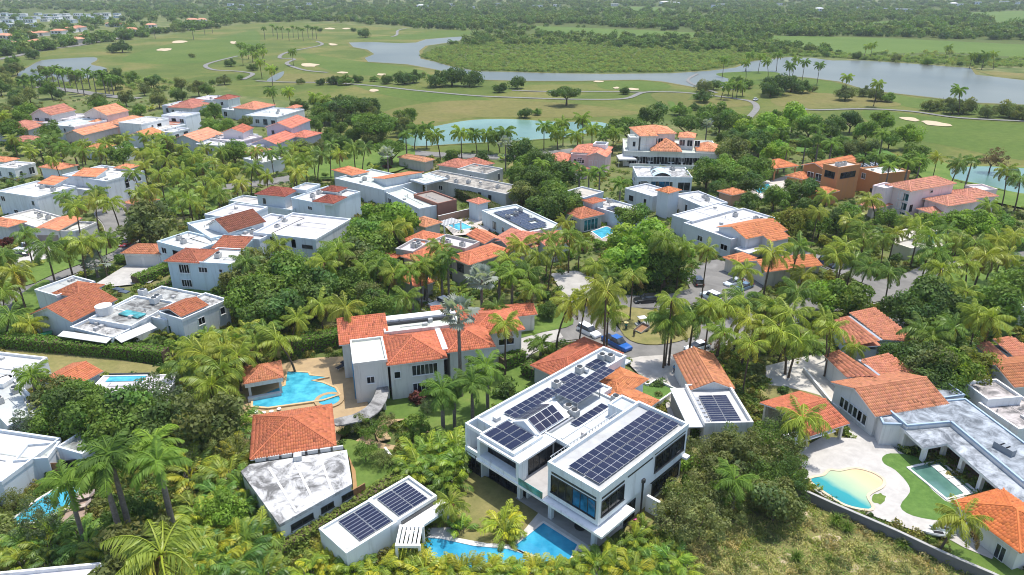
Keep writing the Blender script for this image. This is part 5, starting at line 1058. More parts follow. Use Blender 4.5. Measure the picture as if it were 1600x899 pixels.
for P, c in (([(976, 565), (1000, 560), (1066, 556), (1078, 607), (1088, 665), (1062, 705), (1046, 660), (1034, 612), (1002, 592)], (.46, .43, .39)), ([(150, 446), (215, 406), (262, 396), (274, 412), (236, 444), (180, 450)], (.45, .43, .40)), ([(15, 402), (55, 372), (95, 382), (74, 412), (30, 424)], (.48, .46, .43)), ([(1196, 575), (1290, 552), (1335, 600), (1302, 646), (1278, 622), (1196, 606)], (.50, .47, .42)), ([(1380, 478), (1420, 480), (1445, 520), (1470, 545), (1430, 545), (1390, 510)], (.36, .35, .33)), ([(790, 540), (830, 520), (870, 515), (880, 530), (840, 545), (812, 575), (795, 590)], (.42, .40, .37)), ([(1440, 520), (1500, 530), (1490, 560), (1445, 548)], (.45, .43, .40)), ([(1205, 284), (1240, 272), (1262, 290), (1250, 312), (1215, 318), (1196, 300)], (.55, .5, .45)), ([(655, 472), (690, 464), (725, 480), (660, 492)], (.45, .43, .4))): sheet("driveway", P, 'concrete', color=c)
# tan stone terrace and paths of the villa
TAN = (0.56, 0.40, 0.22)
sheet("terrace", [(370, 700), (370, 606), (442, 572), (468, 565), (500, 562), (552, 560), (562, 604), (578, 640), (540, 668), (526, 705)], 'stone_paving', color=TAN)
strip("garden_path", [(560, 690), (585, 700), (620, 706), (655, 700), (672, 684), (668, 664), (640, 655), (610, 660), (596, 676), (602, 692)], 1.7, 'stone_paving', color=TAN)
strip("garden_path", [(668, 670), (700, 655), (745, 635), (790, 606), (835, 580)], 2.6, 'stone_paving', color=TAN); strip("garden_path", [(540, 660), (590, 640), (615, 630), (625, 640), (615, 655)], 1.8, 'stone_paving', color=TAN); strip("garden_path", [(548, 700), (556, 730), (560, 770), (552, 790)], 1.2, 'stone_paving', color=(.5, .3, .13))
lawns = [([(545, 440), (600, 436), (640, 468), (652, 500), (600, 512), (556, 512), (535, 470)], 'turf'), ([(612, 612), (690, 606), (800, 575), (846, 580), (850, 600), (770, 640), (720, 676), (690, 690), (650, 660), (600, 655)], 'lawn'), ([(535, 690), (595, 705), (650, 712), (645, 732), (600, 770), (562, 800), (556, 740)], 'lawn'), ([(735, 742), (690, 790), (672, 832), (712, 846), (800, 858), (842, 806), (790, 768)], 'lawn_dry'), ([(985, 806), (1075, 690), (1100, 740), (1040, 830), (985, 870)], 'lawn_dry'), ([(805, 480), (880, 490), (895, 510), (850, 522), (800, 532), (790, 505)], 'lawn'), ([(960, 488), (990, 484), (1075, 500), (1095, 520), (1060, 537), (1010, 542), (975, 528)], 'lawn_dry'), ([(240, 452), (290, 440), (360, 455), (350, 472), (280, 462)], 'turf'), ([(215, 540), (240, 520), (280, 528), (270, 555), (230, 552)], 'lawn'), ([(0, 545), (60, 548), (270, 580), (255, 590), (60, 590), (0, 575)], 'lawn_dry'), ([(30, 430), (70, 408), (120, 400), (190, 372), (180, 395), (100, 425), (40, 450)], 'lawn'), ([(0, 500), (60, 470), (70, 490), (40, 520), (0, 530)], 'lawn'), ([(70, 440), (20, 475), (40, 480), (80, 455)], 'lawn'), ([(1480, 846), (1530, 862), (1560, 880), (1720, 960), (1560, 930), (1470, 866)], 'lawn'), ([(1200, 606), (1280, 622), (1270, 634), (1190, 628)], 'lawn_dry'), ([(1340, 670), (1312, 610), (1330, 640), (1370, 690)], 'lawn'), ([(1430, 470), (1600, 440), (1640, 500), (1560, 530), (1450, 510)], 'lawn'), ([(250, 300), (330, 285), (340, 330), (262, 335)], 'lawn'), ([(460, 250), (560, 225), (640, 228), (640, 262), (560, 280), (470, 280)], 'lawn'), ([(800, 255), (850, 245), (850, 275), (800, 275)], 'lawn_dry'), ([(1430, 250), (1480, 258), (1490, 285), (1560, 300), (1640, 312), (1640, 330), (1560, 320), (1440, 280)], 'lawn'), ([(1200, 222), (1330, 220), (1400, 245), (1400, 262), (1300, 240), (1210, 240)], 'turf'), ([(1470, 430), (1580, 415), (1600, 440), (1500, 470)], 'lawn')]
for P, m_ in lawns: sheet("lawn", P, m_, k=3)
# modern house: pool terrace
sheet("pool_terrace", [(666, 831), (712, 830), (712, 846), (762, 855), (800, 857), (842, 806), (945, 872), (985, 920), (760, 930), (720, 868), (668, 849)], 'concrete', color=(.55, .53, .50))
sheet("patio", [FM.p(6.9, 5)[:2], FM.p(0.2, 5)[:2], FM.p(0.2, 0.05)[:2], FM.p(12, 0.05)[:2], FM.p(12, 5)[:2]], 'concrete', world=True, color=(.36, .34, .32))
def pool(name, P, mat, k=0, rim=(.70, .68, .64), w=0.35, label=None, world=False, z=0.0):
    """basin water just below a raised coping"""
    Q = [np.array(p, float) for p in P] if world else [W(*p) for p in P]
    if k: Q = smooth_poly(Q, k)
    Q = ccw(Q); n = len(Q); c = np.mean(Q, 0); root = empty(name, (c[0], c[1], 0)); out = []
    for i in range(n):
        a, b, d = Q[i - 1], Q[i], Q[(i + 1) % n]; e1 = (b - a) / np.linalg.norm(b - a); e2 = (d - b) / np.linalg.norm(d - b)
        nn = np.array([e1[1] + e2[1], -e1[0] - e2[0]]); nn /= max(np.linalg.norm(nn), .4) ; out.append(b + nn * w)
    zl = 0.12 + ZL[0] + z; vs = [(p[0], p[1], zl) for p in Q] + [(p[0], p[1], zl) for p in out] + [(p[0], p[1], 0) for p in out] + [(p[0], p[1], zl - .10) for p in Q]
    fs = []
    for i in range(n):
        j = (i + 1) % n; fs += [(i, n + i, n + j, j), (n + i, 2 * n + i, 2 * n + j, n + j), (3 * n + i, i, j, 3 * n + j)]
    link("coping", mesh("coping", [(v[0] - c[0], v[1] - c[1], v[2]) for v in vs], fs, 'concrete'), root, rim)
    o = sheet("water", Q, mat, z=zl - .07, world=True, kind=None, parent=root); o.location = (o.location[0] - c[0], o.location[1] - c[1], o.location[2])
    FOOT.append([tuple(q) for q in Q]); qq = [PX(p[0], p[1], 0) for p in Q]; ROOFPX.append((qq, (min(p[0] for p in qq), min(p[1] for p in qq), max(p[0] for p in qq), max(p[1] for p in qq)))); return root
r = pool("swimming_pool", [(849, 824), (902, 858), (880, 900), (802, 862)], 'pool_deep'); tag(r, "blue rectangular swimming pool in the white terrace of the modern house", "pool"); LAND.append((*W(850, 860), "the blue rectangular pool"))
m = MB(); Fp = Fr(W(852, 829), FM.u, FM.v)
for i in range(2): m.box(Fp, -4.2, -.1, -1.0 + i * .4 - .2, -.5 + i * .4 - .2, .02, .10)
st = m.build("pool_step", ['paint'], r, (.10, .42, .62), (r.location[0], r.location[1], 0))
r = pool("lap_pool", [(668, 847), (690, 849), (740, 860), (795, 865), (840, 880), (830, 912), (650, 890)], 'pool_deep'); tag(r, "narrow blue lap pool running along the pool house behind yellow hedge palms", "pool")
r = pool("lagoon_pool", [(397, 628), (396, 640), (420, 642), (470, 635), (505, 630), (530, 622), (524, 612), (505, 604), (487, 600), (512, 595), (484, 592), (482, 588), (450, 586), (447, 608), (432, 613)], 'pool_water', rim=TAN); tag(r, "bright turquoise free-form pool on a tan stone terrace", "pool"); LAND.append((*W(470, 610), "the turquoise lagoon pool"))
c = W(515, 630); 
root = empty("hot_tub", (c[0], c[1], 0)); tag(root, "round raised hot tub at the edge of the turquoise lagoon pool", "hot tub")
m = MB()
for i in range(20):
    a0, a1 = 2 * math.pi * i / 20, 2 * math.pi * (i + 1) / 20
    for r0, r1, z0, z1 in ((1.5, 2.1, .6, .6), (2.1, 2.1, .6, 0), (1.5, 1.5, .45, .6), (2.1, 2.7, .3, .3), (2.7, 2.7, .3, 0)):
        m.add([(r0 * math.cos(a0), r0 * math.sin(a0), z0), (r1 * math.cos(a0), r1 * math.sin(a0), z1), (r1 * math.cos(a1), r1 * math.sin(a1), z1), (r0 * math.cos(a1), r0 * math.sin(a1), z0)], [(0, 1, 2, 3)])
link("rim", mesh("rim", m.v, m.f, 'stone_paving'), root, TAN); m = MB(); m.prism([(1.5 * math.cos(2 * math.pi * i / 20), 1.5 * math.sin(2 * math.pi * i / 20)) for i in range(20)], .3, .5); link("water", mesh("water", m.v, m.f, 'pool_water'), root)
# right patio
sheet("patio", [(1240, 716), (1262, 700), (1284, 688), (1328, 690), (1322, 664), (1336, 656), (1376, 692), (1440, 734), (1500, 772), (1532, 806), (1562, 852), (1548, 880), (1505, 862), (1480, 848), (1430, 836), (1390, 822), (1340, 804), (1290, 784), (1255, 760)], 'concrete', color=(.48, .455, .42))
sheet("porch_floor", [(1368, 668), (1420, 690), (1500, 744), (1580, 800), (1600, 770), (1440, 670)], 'stone_paving', color=(.40, .30, .2))
sheet("lawn", [(1377, 721), (1390, 714), (1425, 718), (1440, 728), (1424, 738), (1474, 788), (1492, 788), (1502, 798), (1510, 816), (1472, 820), (1425, 812), (1405, 797), (1420, 775), (1415, 759), (1397, 740), (1381, 731)], 'turf', k=3)
r = pool("reflecting_pool", [(1420, 738), (1466, 727), (1520, 774), (1477, 785)], 'pool_dark', w=.4); tag(r, "rectangular dark green reflecting pool with white stepping slabs beside the porch", "pool"); LAND.append((*W(1470, 757), "the reflecting pool"))
Fs = Fr(W(1450, 732), W(1504, 778) - W(1450, 732), W(1462, 729) - W(1450, 732)); Ls = np.linalg.norm(Fs.u); Fs.u /= Ls; Fs.v /= np.linalg.norm(Fs.v)
for i in range(4):
    m = MB(); m.box(Fs, .3 + i * Ls / 4.1, .3 + (i + .93) * Ls / 4.1, 0, 1.1, .1, ZL[0] + .16); m.build("stepping_slab", ['concrete'], r, (.74, .72, .66), tuple(r.location))
bp = [(1266, 755), (1287, 750), (1296, 742), (1312, 743), (1335, 739), (1360, 745), (1377, 756), (1375, 766), (1360, 774), (1352, 782), (1360, 799), (1350, 802), (1320, 795), (1295, 780), (1275, 766)]
r = pool("beach_entry_pool", bp, 'beach_pool', k=3, rim=(.60, .50, .36)); tag(r, "free-form beach entry pool fading from sandy shelf to teal deep end", "pool"); LAND.append((*W(1320, 770), "the beach-entry pool"))
for ch in r.children:
    if ch.name.startswith("water"):
        d = W(1352, 748) - W(1296, 784); an = math.atan2(d[1], d[0]); ch.rotation_euler = (0, 0, an); me = ch.data; me.transform(Matrix.Rotation(-an, 4, 'Z'))
sheet("planting_bed", blob(1372, 785, 11, 9, 14, 3), 'lawn', k=3)
wallp = [(1236, 758), (1300, 787), (1400, 830), (1475, 865), (1550, 897), (1640, 940)]
root = empty("boundary_wall", (*W(1400, 830, 1.9), 0)); tag(root, "long dark weathered boundary wall between patio and wild grass slope", "wall")
for p, q in zip(wallp[:-1], wallp[1:]):
    Fk, Lk = edge_frame(W(*p, 1.9), W(*q, 1.9)); m = MB(); m.box(Fk, 0.004, Lk - .004, 0, .25, 0, 1.9); m.build("wall_panel", ['stucco'], root, (.16, .155, .15), tuple(root.location)); m = MB(); m.box(Fk, 0.004, Lk - .004, -.04, .29, 1.904, 1.98); m.build("wall_cap", ['stucco'], root, (.36, .35, .33), tuple(root.location))
sheet("wild_slope", [(1010, 960), (1060, 860), (1180, 800), (1240, 770), (1300, 800), (1400, 850), (1560, 920), (1640, 970), (1400, 1050), (1000, 1050)], 'lawn_dry', k=3); 
for i, (x, y, rx, ry) in enumerate(((1290, 850, 22, 10), (1230, 880, 16, 8), (1330, 895, 20, 8), (1260, 810, 10, 6), (1400, 880, 16, 7), (1180, 890, 12, 6))): sheet("bare_sand", blob(x, y, rx, ry, 14, 40 + i), 'sand', k=3)
# smaller pools of the other gardens
for P, mt, lab, lm in (([(925, 366), (948, 358), (962, 366), (940, 377)], 'pool_water', "turquoise rectangular pool beside the glass-walled pavilion", "the pavilion's turquoise pool"), ([(1432, 378), (1452, 368), (1484, 366), (1480, 378), (1446, 388)], 'pool_water', "bright blue pool glimpsed between palms near the cream cabana", None), ([(12, 828), (60, 790), (96, 768), (127, 770), (108, 800), (60, 822)], 'pool_water', "turquoise pool under royal palms in the lower left garden", "the lower-left garden pool"), ([(700, 356), (722, 352), (740, 360), (716, 364)], 'pool_water', "small pale pool beside a white pergola among coral roofs", None), ([(1120, 310), (1140, 306), (1150, 312), (1130, 317)], 'pool_water', "pale blue pool below the little orange pool pavilion", None), ([(1176, 298), (1200, 290), (1206, 300), (1186, 306)], 'pool_water', "pale pool terrace among bushes left of the ochre mansion", None), ([(328, 352), (345, 344), (352, 352), (338, 358)], 'pool_deep', "small deep blue pool beside dark thatch and the white roofs", None), ([(24, 318), (40, 314), (44, 320), (28, 326)], 'pool_water', "small teal pool in front of the stepped white house", None)):
    r = pool("swimming_pool", P, mt); tag(r, lab, "pool")
    if lm: LAND.append((*W(*P[0]), lm))
sheet("pool_deck", [(124, 771), (152, 762), (146, 800), (112, 836), (96, 822), (110, 800)], 'stone_paving', color=(.42, .31, .24)); sheet("pool_deck", [(918, 372), (950, 352), (972, 366), (942, 384)], 'concrete', color=(.35, .3, .26)); sheet("pool_deck", [(1395, 392), (1400, 366), (1440, 352), (1492, 360), (1486, 384), (1440, 398)], 'concrete', color=(.6, .55, .48)); sheet("pool_deck", [(690, 352), (730, 344), (775, 350), (760, 368), (710, 372)], 'concrete', color=(.5, .45, .4)) ; sheet("pool_deck", [(1165, 300), (1200, 284), (1215, 300), (1190, 314)], 'concrete', color=(.6, .55, .5))
# ------------------------------------------------------------------ vegetation kit
npr = np.random.default_rng(11)
def frond_geo(seed, L=3.6, droop=1.5, n=17, ll=0.85, hang=0.9, wid=0.13, curl=1.3, sweep=0.5, ribcol=(1.15, 1.1, .8)):
    rg = np.random.default_rng(seed); V, Q, T = [], [], []; N = 9; pts = []; p = np.zeros(3)
    for i in range(N + 1):
        t = i / N; th = -droop * t ** curl; pts.append((p.copy(), th)); p = p + np.array([math.cos(th), 0, math.sin(th)]) * L / N
    def at(t):
        i = min(int(t * N), N - 1); f = t * N - i; return pts[i][0] * (1 - f) + pts[i + 1][0] * f, pts[i][1] * (1 - f) + pts[i + 1][1] * f
    for i in range(N):                                   # midrib
        a, b = pts[i][0], pts[i + 1][0]; w0, w1 = .07 * (1 - i / N) + .012, .07 * (1 - (i + 1) / N) + .012; k = len(V)
        V += [a + (0, w0, .01), a - (0, w0, -.01), b - (0, w1, -.01), b + (0, w1, .01)]; T += [ribcol] * 4; Q.append((k, k + 1, k + 2, k + 3))
    for i in range(n):
        t = .12 + .88 * (i + .5) / n; q, th = at(t); d = np.array([math.cos(th), 0, math.sin(th)]); up = np.array([-math.sin(th), 0, math.cos(th)])
        l = ll * (math.sin(math.pi * min(1, .12 + .86 * t)) ** .7 + .18) * rg.uniform(.85, 1.12)
        for s in (1, -1):
            h = hang + rg.uniform(-.25, .25); sw = sweep + rg.uniform(-.12, .12); k = len(V)
            dr = np.array([0, s, 0]) * math.cos(h) * math.cos(sw) + d * math.sin(sw) - up * math.sin(h) * math.cos(sw); dr /= np.linalg.norm(dr)
            sd = d * wid + np.array([0, 0, rg.uniform(-.03, .03)]); m = q + dr * l * .45 + up * .06; tip = q + dr * l - np.array([0, 0, .16 * l])
            V += [q, m + sd, tip, m - sd]; g = rg.uniform(.82, 1.15); T += [(g, g, g)] * 2 + [(g * 1.12, g * 1.05, g * .9)] + [(g, g, g)]; Q.append((k, k + 1, k + 2, k + 3))
    return np.array(V), np.array(Q), np.array(T)
def fan_geo(seed, L=1.6, R0=1.15, n=13):
    rg = np.random.default_rng(seed); V, Q, T = [], [], []
    V += [(0, .04, 0), (0, -.04, 0), (L, -.03, -.1), (L, .03, -.1)]; T += [(1, 1, .9)] * 4; Q.append((0, 1, 2, 3))
    for i in range(n):
        a = -2.2 + 4.4 * (i + .5) / n; da = 2.2 / n * 1.05; r = R0 * rg.uniform(.88, 1.06); k = len(V); c = np.array([L, 0, -.1]); dz = -.22 * r - .1 * abs(a)
        V += [c, c + (r * .7 * math.cos(a - da), r * .7 * math.sin(a - da), dz * .4), c + (r * math.cos(a), r * math.sin(a), dz), c + (r * .7 * math.cos(a + da), r * .7 * math.sin(a + da), dz * .4 + .06)]
        g = rg.uniform(.85, 1.12); T += [(g, g, g)] * 4; Q.append((k, k + 1, k + 2, k + 3))
    return np.array(V), np.array(Q), np.array(T)
FROND = {'coconut': [qmesh("frond", *frond_geo(s, L, d, 24, .95, .85, .085)[:2], 'leaf_waxy', frond_geo(s, L, d, 24, .95, .85, .085)[2]) for s, L, d in ((1, 4.0, 1.35), (2, 4.2, 1.75), (3, 3.7, 1.1), (4, 4.1, 2.05))],
         'royal': [qmesh("frond", *frond_geo(s, L, d, 24, .8, .55, .095, 1.0, .6)[:2], 'leaf', frond_geo(s, L, d, 24, .8, .55, .095, 1.0, .6)[2]) for s, L, d in ((11, 3.3, 1.6), (12, 3.5, 2.0), (13, 3.1, 1.25))],
         'silver': [qmesh("frond", *fan_geo(s)[:2], 'leaf', fan_geo(s)[2]) for s in (21, 22, 23)]}
FROND_G = {'coconut': [frond_geo(s, L, d, 10, .95, .85, .24) for s, L, d in ((1, 4.0, 1.35), (2, 4.2, 1.75), (3, 3.7, 1.1), (4, 4.1, 2.05))], 'royal': [frond_geo(s, L, d, 10, .85, .5, .26, 1.0, .6) for s, L, d in ((11, 3.3, 1.6), (12, 3.5, 2.0), (13, 3.1, 1.25))], 'silver': [fan_geo(s) for s in (21, 22, 23)]}
def crown_plan(kind, rg):
    """azimuth, elevation and age of every frond of a crown"""
    n = {'coconut': 19, 'royal': 15, 'silver': 22}[kind]; out = []
    for i in range(n):
        t = (i + rg.random() * .6) / n
        if kind == 'coconut': el = 1.25 - 1.75 * t ** .85
        elif kind == 'royal': el = 1.3 - 1.35 * t
        else: el = 1.4 - 1.9 * t
        out.append((i * 2.39996 + rg.uniform(-.25, .25), el + rg.uniform(-.12, .12), t))
    return out
def rotm(az, el, roll=0.0): return (Matrix.Rotation(az, 4, 'Z') @ Matrix.Rotation(-el, 4, 'Y') @ Matrix.Rotation(roll, 4, 'X'))
def merged_crown(kind, seed):
    rg = random.Random(seed); V, Q, T = [], [], []; n = 0
    for az, el, age in crown_plan(kind, rg):
        v, q, t = rg.choice(FROND_G[kind]); M = np.array(rotm(az, el, rg.uniform(-.2, .2)))[:3, :3]; V.append(v @ M.T * rg.uniform(.88, 1.1)); Q.append(q + n); n += len(v)
        T.append(t * (np.array((1.5, 1.15, .8)) if age > .82 and kind == 'coconut' else np.array((1, 1, 1)) * (1.08 - .22 * age)))
    return qmesh("crown", np.vstack(V), np.vstack(Q), 'leaf', np.vstack(T))
CROWN = {k: [merged_crown(k, 50 + i) for i in range(5)] for k in ('coconut', 'royal', 'silver')}
def trunk_mesh(lean, r0, r1, mat, bulge=0.0):
    m = MB(); pts = [(lean * t ** 1.8, 0, t) for t in (0, .08, .3, .55, .8, 1)]
    V = []; n = 7
    for i, p in enumerate(pts):
        t = p[2]; r = r0 + (r1 - r0) * t + (r0 * .5 if i == 0 else 0) + bulge * math.exp(-((t - .45) / .2) ** 2)
        for k in range(n): V.append((p[0] + r * math.cos(2 * math.pi * k / n), r * math.sin(2 * math.pi * k / n), p[2]))
    Q = [(i * n + k, i * n + (k + 1) % n, (i + 1) * n + (k + 1) % n, (i + 1) * n + k) for i in range(len(pts) - 1) for k in range(n)]
    return qmesh("trunk", V, Q, mat, None, True)
TRUNK = {'coconut': [(l, trunk_mesh(l, .19, .13, 'trunk_brown')) for l in (.1, .7, 1.4, 2.2)], 'royal': [(0.0, trunk_mesh(0, .26, .17, 'trunk_grey', .06)), (.25, trunk_mesh(.25, .24, .16, 'trunk_grey', .05))], 'silver': [(0.0, trunk_mesh(0, .26, .2, 'trunk_grey'))]}
m_ = MB(); m_.tube([(0, 0, -1.5), (0, 0, -.9), (0, 0, .1)], [.16, .2, .1], 7); SHAFT = mesh("crownshaft", m_.v, m_.f, 'paint', m_.m)
m_ = MB(); 
for k in range(6): a = k * 1.05; m_.tube([(.22 * math.cos(a), .22 * math.sin(a), -.35), (.24 * math.cos(a), .24 * math.sin(a), -.12)], .11, 5)
NUTS = mesh("coconut_cluster", m_.v, m_.f, 'wood', m_.m)
PLANTS = []
def clear_px(x, y, z, r):
    s = FPX / max(20, (math.hypot(x, y)));
    for dx, dz in ((0, 0), (-.8 * r, 0), (.8 * r, 0), (0, .7 * r), (0, -.6 * r)):
        q = PX(x + dx, y, z + dz)
        for P, (a, b, c_, d_) in ROOFPX:
            if a <= q[0] <= c_ and b <= q[1] <= d_ and inside(q, P): return False
    return True
def free(x, y, mar=0.0, paved=False):
    if paved:
        for P in KEEPW:
            if inside((x, y), P): return False
    for P in FOOT:
        if inside((x, y), P): return False
    if len(ROADP):
        if np.min(np.hypot(ROADP[:, 0] - x, ROADP[:, 1] - y) - ROADP[:, 2]) < .3 + mar: return False
    return True
COLS = {'coconut': ((.20, .285, .045), (.26, .325, .048), (.15, .24, .046), (.31, .345, .05)), 'royal': ((.14, .235, .040), (.185, .285, .045), (.115, .20, .040)), 'silver': ((.31, .35, .345),)}
TINTW = {'coconut': ('green', 'yellow-green', 'deep green', 'yellowing'), 'royal': ('green', 'bright green', 'dark green'), 'silver': ('',)}
def palm(kind, px, py, h, ti=None, sc=1.0, near=None, exact=False, rg=rnd):
    p = W(px, py, h)
    if not exact:
        for hh in (h, h - 1.5, h + 1.5, h - 3, h + 3, h - 4.5):
            if hh < 2: continue
            q = W(px, py, hh)
            if free(*q): p = q; h = hh; break
    d = math.hypot(p[0], p[1]); root = empty("palm_tree", (p[0], p[1], 0), rg.uniform(0, 6.28)); ti = (rg.choice((0, 1, 1, 2, 3)) if kind == 'coconut' else rg.randrange(len(COLS[kind]))) if ti is None else ti
    lean, tm = rg.choice(TRUNK[kind]); root.location.x -= lean * math.cos(root.rotation_euler.z); root.location.y -= lean * math.sin(root.rotation_euler.z)
    o = link("trunk", tm, root); o.scale = (sc, sc, h); col = COLS[kind][ti]; g = rg.uniform(.85, 1.15); col = tuple(c * g for c in col)
    if near is None: near = d < 330
    C = Matrix.Translation((lean * sc, 0, h)) @ Matrix.Rotation(rg.uniform(-.2, .2), 4, 'X') @ Matrix.Rotation(rg.uniform(-.2, .2), 4, 'Y')
    if near:
        wnd = rg.uniform(.05, .55)
        for az, el, age in crown_plan(kind, rg):
            az -= wnd * math.sin(az + root.rotation_euler.z - 2.7)        # fronds swept downwind
            f = link("frond", rg.choice(FROND[kind]), root, col, C @ rotm(az, el, rg.uniform(-.3, .3)) @ Matrix.Scale(sc * rg.uniform(.86, 1.1), 4))
            if kind == 'coconut' and age > .75 and rg.random() < .55: f.color = (col[0] * 1.3 + .01, col[1] * 1.06, col[2] * .9, 1)
            elif kind == 'coconut' and age > .93: f.color = (.20, .14, .06, 1)
        if kind == 'coconut':
            for q_ in range(rg.choice((0, 0, 1, 2, 3))): link("frond", rg.choice(FROND[kind]), root, rg.choice(((.26, .18, .08), (.30, .22, .09), (.20, .15, .07))), C @ rotm(rg.uniform(0, 6.28), rg.uniform(-1.25, -.8), rg.uniform(-.4, .4)) @ Matrix.Scale(sc * rg.uniform(.75, .95), 4))
        if kind == 'royal': link("crownshaft", SHAFT, root, (.10, .16, .05), C @ Matrix.Scale(sc, 4))
        if kind == 'coconut' and rg.random() < .7: link("coconut_cluster", NUTS, root, None, C)
    else: link("crown", rg.choice(CROWN[kind]), root, col, C @ Matrix.Rotation(rg.uniform(0, 6.28), 4, 'Z') @ Matrix.Scale(sc, 4))
    sp = {'coconut': 'coconut palm', 'royal': 'feather palm', 'silver': 'silver fan palm'}[kind]
    PLANTS.append(dict(o=root, sp=sp, size='tall' if h > 9.5 else ('short' if h < 5.5 else 'mid-height'), tint=TINTW[kind][ti], x=p[0], y=p[1], h=h, cat='palm', grp=sp + 's among the houses' if d < 330 else 'palms of the golf course'))
    return root
def leaf_crown(name, seed, R0, n, leaf, flat=.75, lobes=16, lob_r=.42, sparse=0.0, mat='leaf', droop=0.0):
    rg = np.random.default_rng(seed); C = rg.normal(size=(lobes, 3)); C /= np.linalg.norm(C, axis=1)[:, None]; C *= (rg.uniform(.30, .92, lobes))[:, None]; C[:, 2] = np.abs(C[:, 2]) * 1.05 - .28; C *= R0; C[:, 2] *= flat
    lr = R0 * lob_r * rg.uniform(.5, 1.3, lobes); lt = rg.uniform(.72, 1.22, lobes); k = rg.integers(0, lobes, n); d = rg.normal(size=(n, 3)); d[:, 2] += .35; d /= np.linalg.norm(d, axis=1)[:, None]
    P = C[k] + d * (lr[k] * rg.uniform(.72, 1.06, n))[:, None] * np.array((1, 1, .8 * flat + .2)); nr = d + rg.normal(scale=.45, size=(n, 3)); nr /= np.linalg.norm(nr, axis=1)[:, None]
    a = np.cross(nr, rg.normal(size=(n, 3))); a /= np.linalg.norm(a, axis=1)[:, None]; b = np.cross(nr, a); s = leaf * (rg.uniform(.7, 1.2, lobes)[k] * rg.uniform(.45, 1.45, n))[:, None]
    V = np.stack([P - a * s, P + b * s * .55, P + a * s, P - b * s * .55], 1).reshape(-1, 3); T = np.repeat(lt[k] * rg.uniform(.8, 1.2, n), 4); V[:, 2] -= V[:, 2].min()
    hue = np.repeat(rg.normal(0, .07, lobes)[k], 4); T3 = np.stack([T * (1 + hue), T, T * (1 - hue)], 1)
    return qmesh(name, V, np.arange(4 * n).reshape(-1, 4), mat, T3)
def tree_trunk(seed, h, spread, r=.28):
    rg = random.Random(seed); m = MB(); m.tube([(0, 0, 0), (.05, .02, h * .35), (rg.uniform(-.2, .2), rg.uniform(-.2, .2), h * .6)], [r * 1.3, r, r * .8], 7)
    for k in range(5):
        a = k * 1.257 + rg.uniform(-.3, .3); m.tube([(0, 0, h * rg.uniform(.4, .58)), (spread * .35 * math.cos(a), spread * .35 * math.sin(a), h * .8), (spread * .7 * math.cos(a), spread * .7 * math.sin(a), h * 1.1)], [r * .55, r * .35, r * .12], 5)
    return mesh("trunk", m.v, m.f, 'trunk_brown', m.m)
TREE = {'round': (5.0, [leaf_crown("crown", 100 + i, 5.0, 5600, .30, .98, 26, .36) for i in range(6)], [tree_trunk(i, 4.6, 4.2) for i in range(2)], 1.5),
        'big': (8.5, [leaf_crown("crown", 120 + i, 8.5, 11000, .40, .72, 34, .30) for i in range(2)], [tree_trunk(10 + i, 6, 7, .5) for i in range(2)], 3.0),
        'spreading': (8.0, [leaf_crown("crown", 130 + i, 8.0, 7000, .36, .42, 26, .32) for i in range(2)], [tree_trunk(20 + i, 6, 7, .45) for i in range(2)], 4.2),
        'airy': (4.2, [leaf_crown("crown", 140 + i, 4.2, 3300, .15, .95, 30, .24) for i in range(4)], [tree_trunk(30 + i, 4.2, 3.6, .16) for i in range(2)], 1.9),
        'shrub': (1.6, [leaf_crown("foliage", 150 + i, 1.6, 1000, .19, .8, 12, .42, mat='leaf') for i in range(4)], [tree_trunk(40, 1.0, 1.0, .08)], 0.0)}
TREE['mound'] = (5.0, [leaf_crown('crown', 160 + i, 5.0, 5200, .30, .9, 26, .36) for i in range(4)], TREE['round'][2], .15)
TCOL = {'dark': (.095, .155, .040), 'green': (.145, .23, .045), 'bright': (.19, .30, .045), 'olive': (.165, .195, .065), 'grey': (.125, .170, .090), 'yellow': (.24, .255, .045), 'red': (.14, .045, .04), 'brown': (.14, .10, .06), 'pale': (.20, .22, .085)}
TCW = {'dark': 'dark green', 'green': 'green', 'bright': 'bright green', 'olive': 'olive', 'grey': 'grey-green', 'yellow': 'yellow-green', 'red': 'dark red', 'brown': 'brownish', 'pale': 'pale olive'}
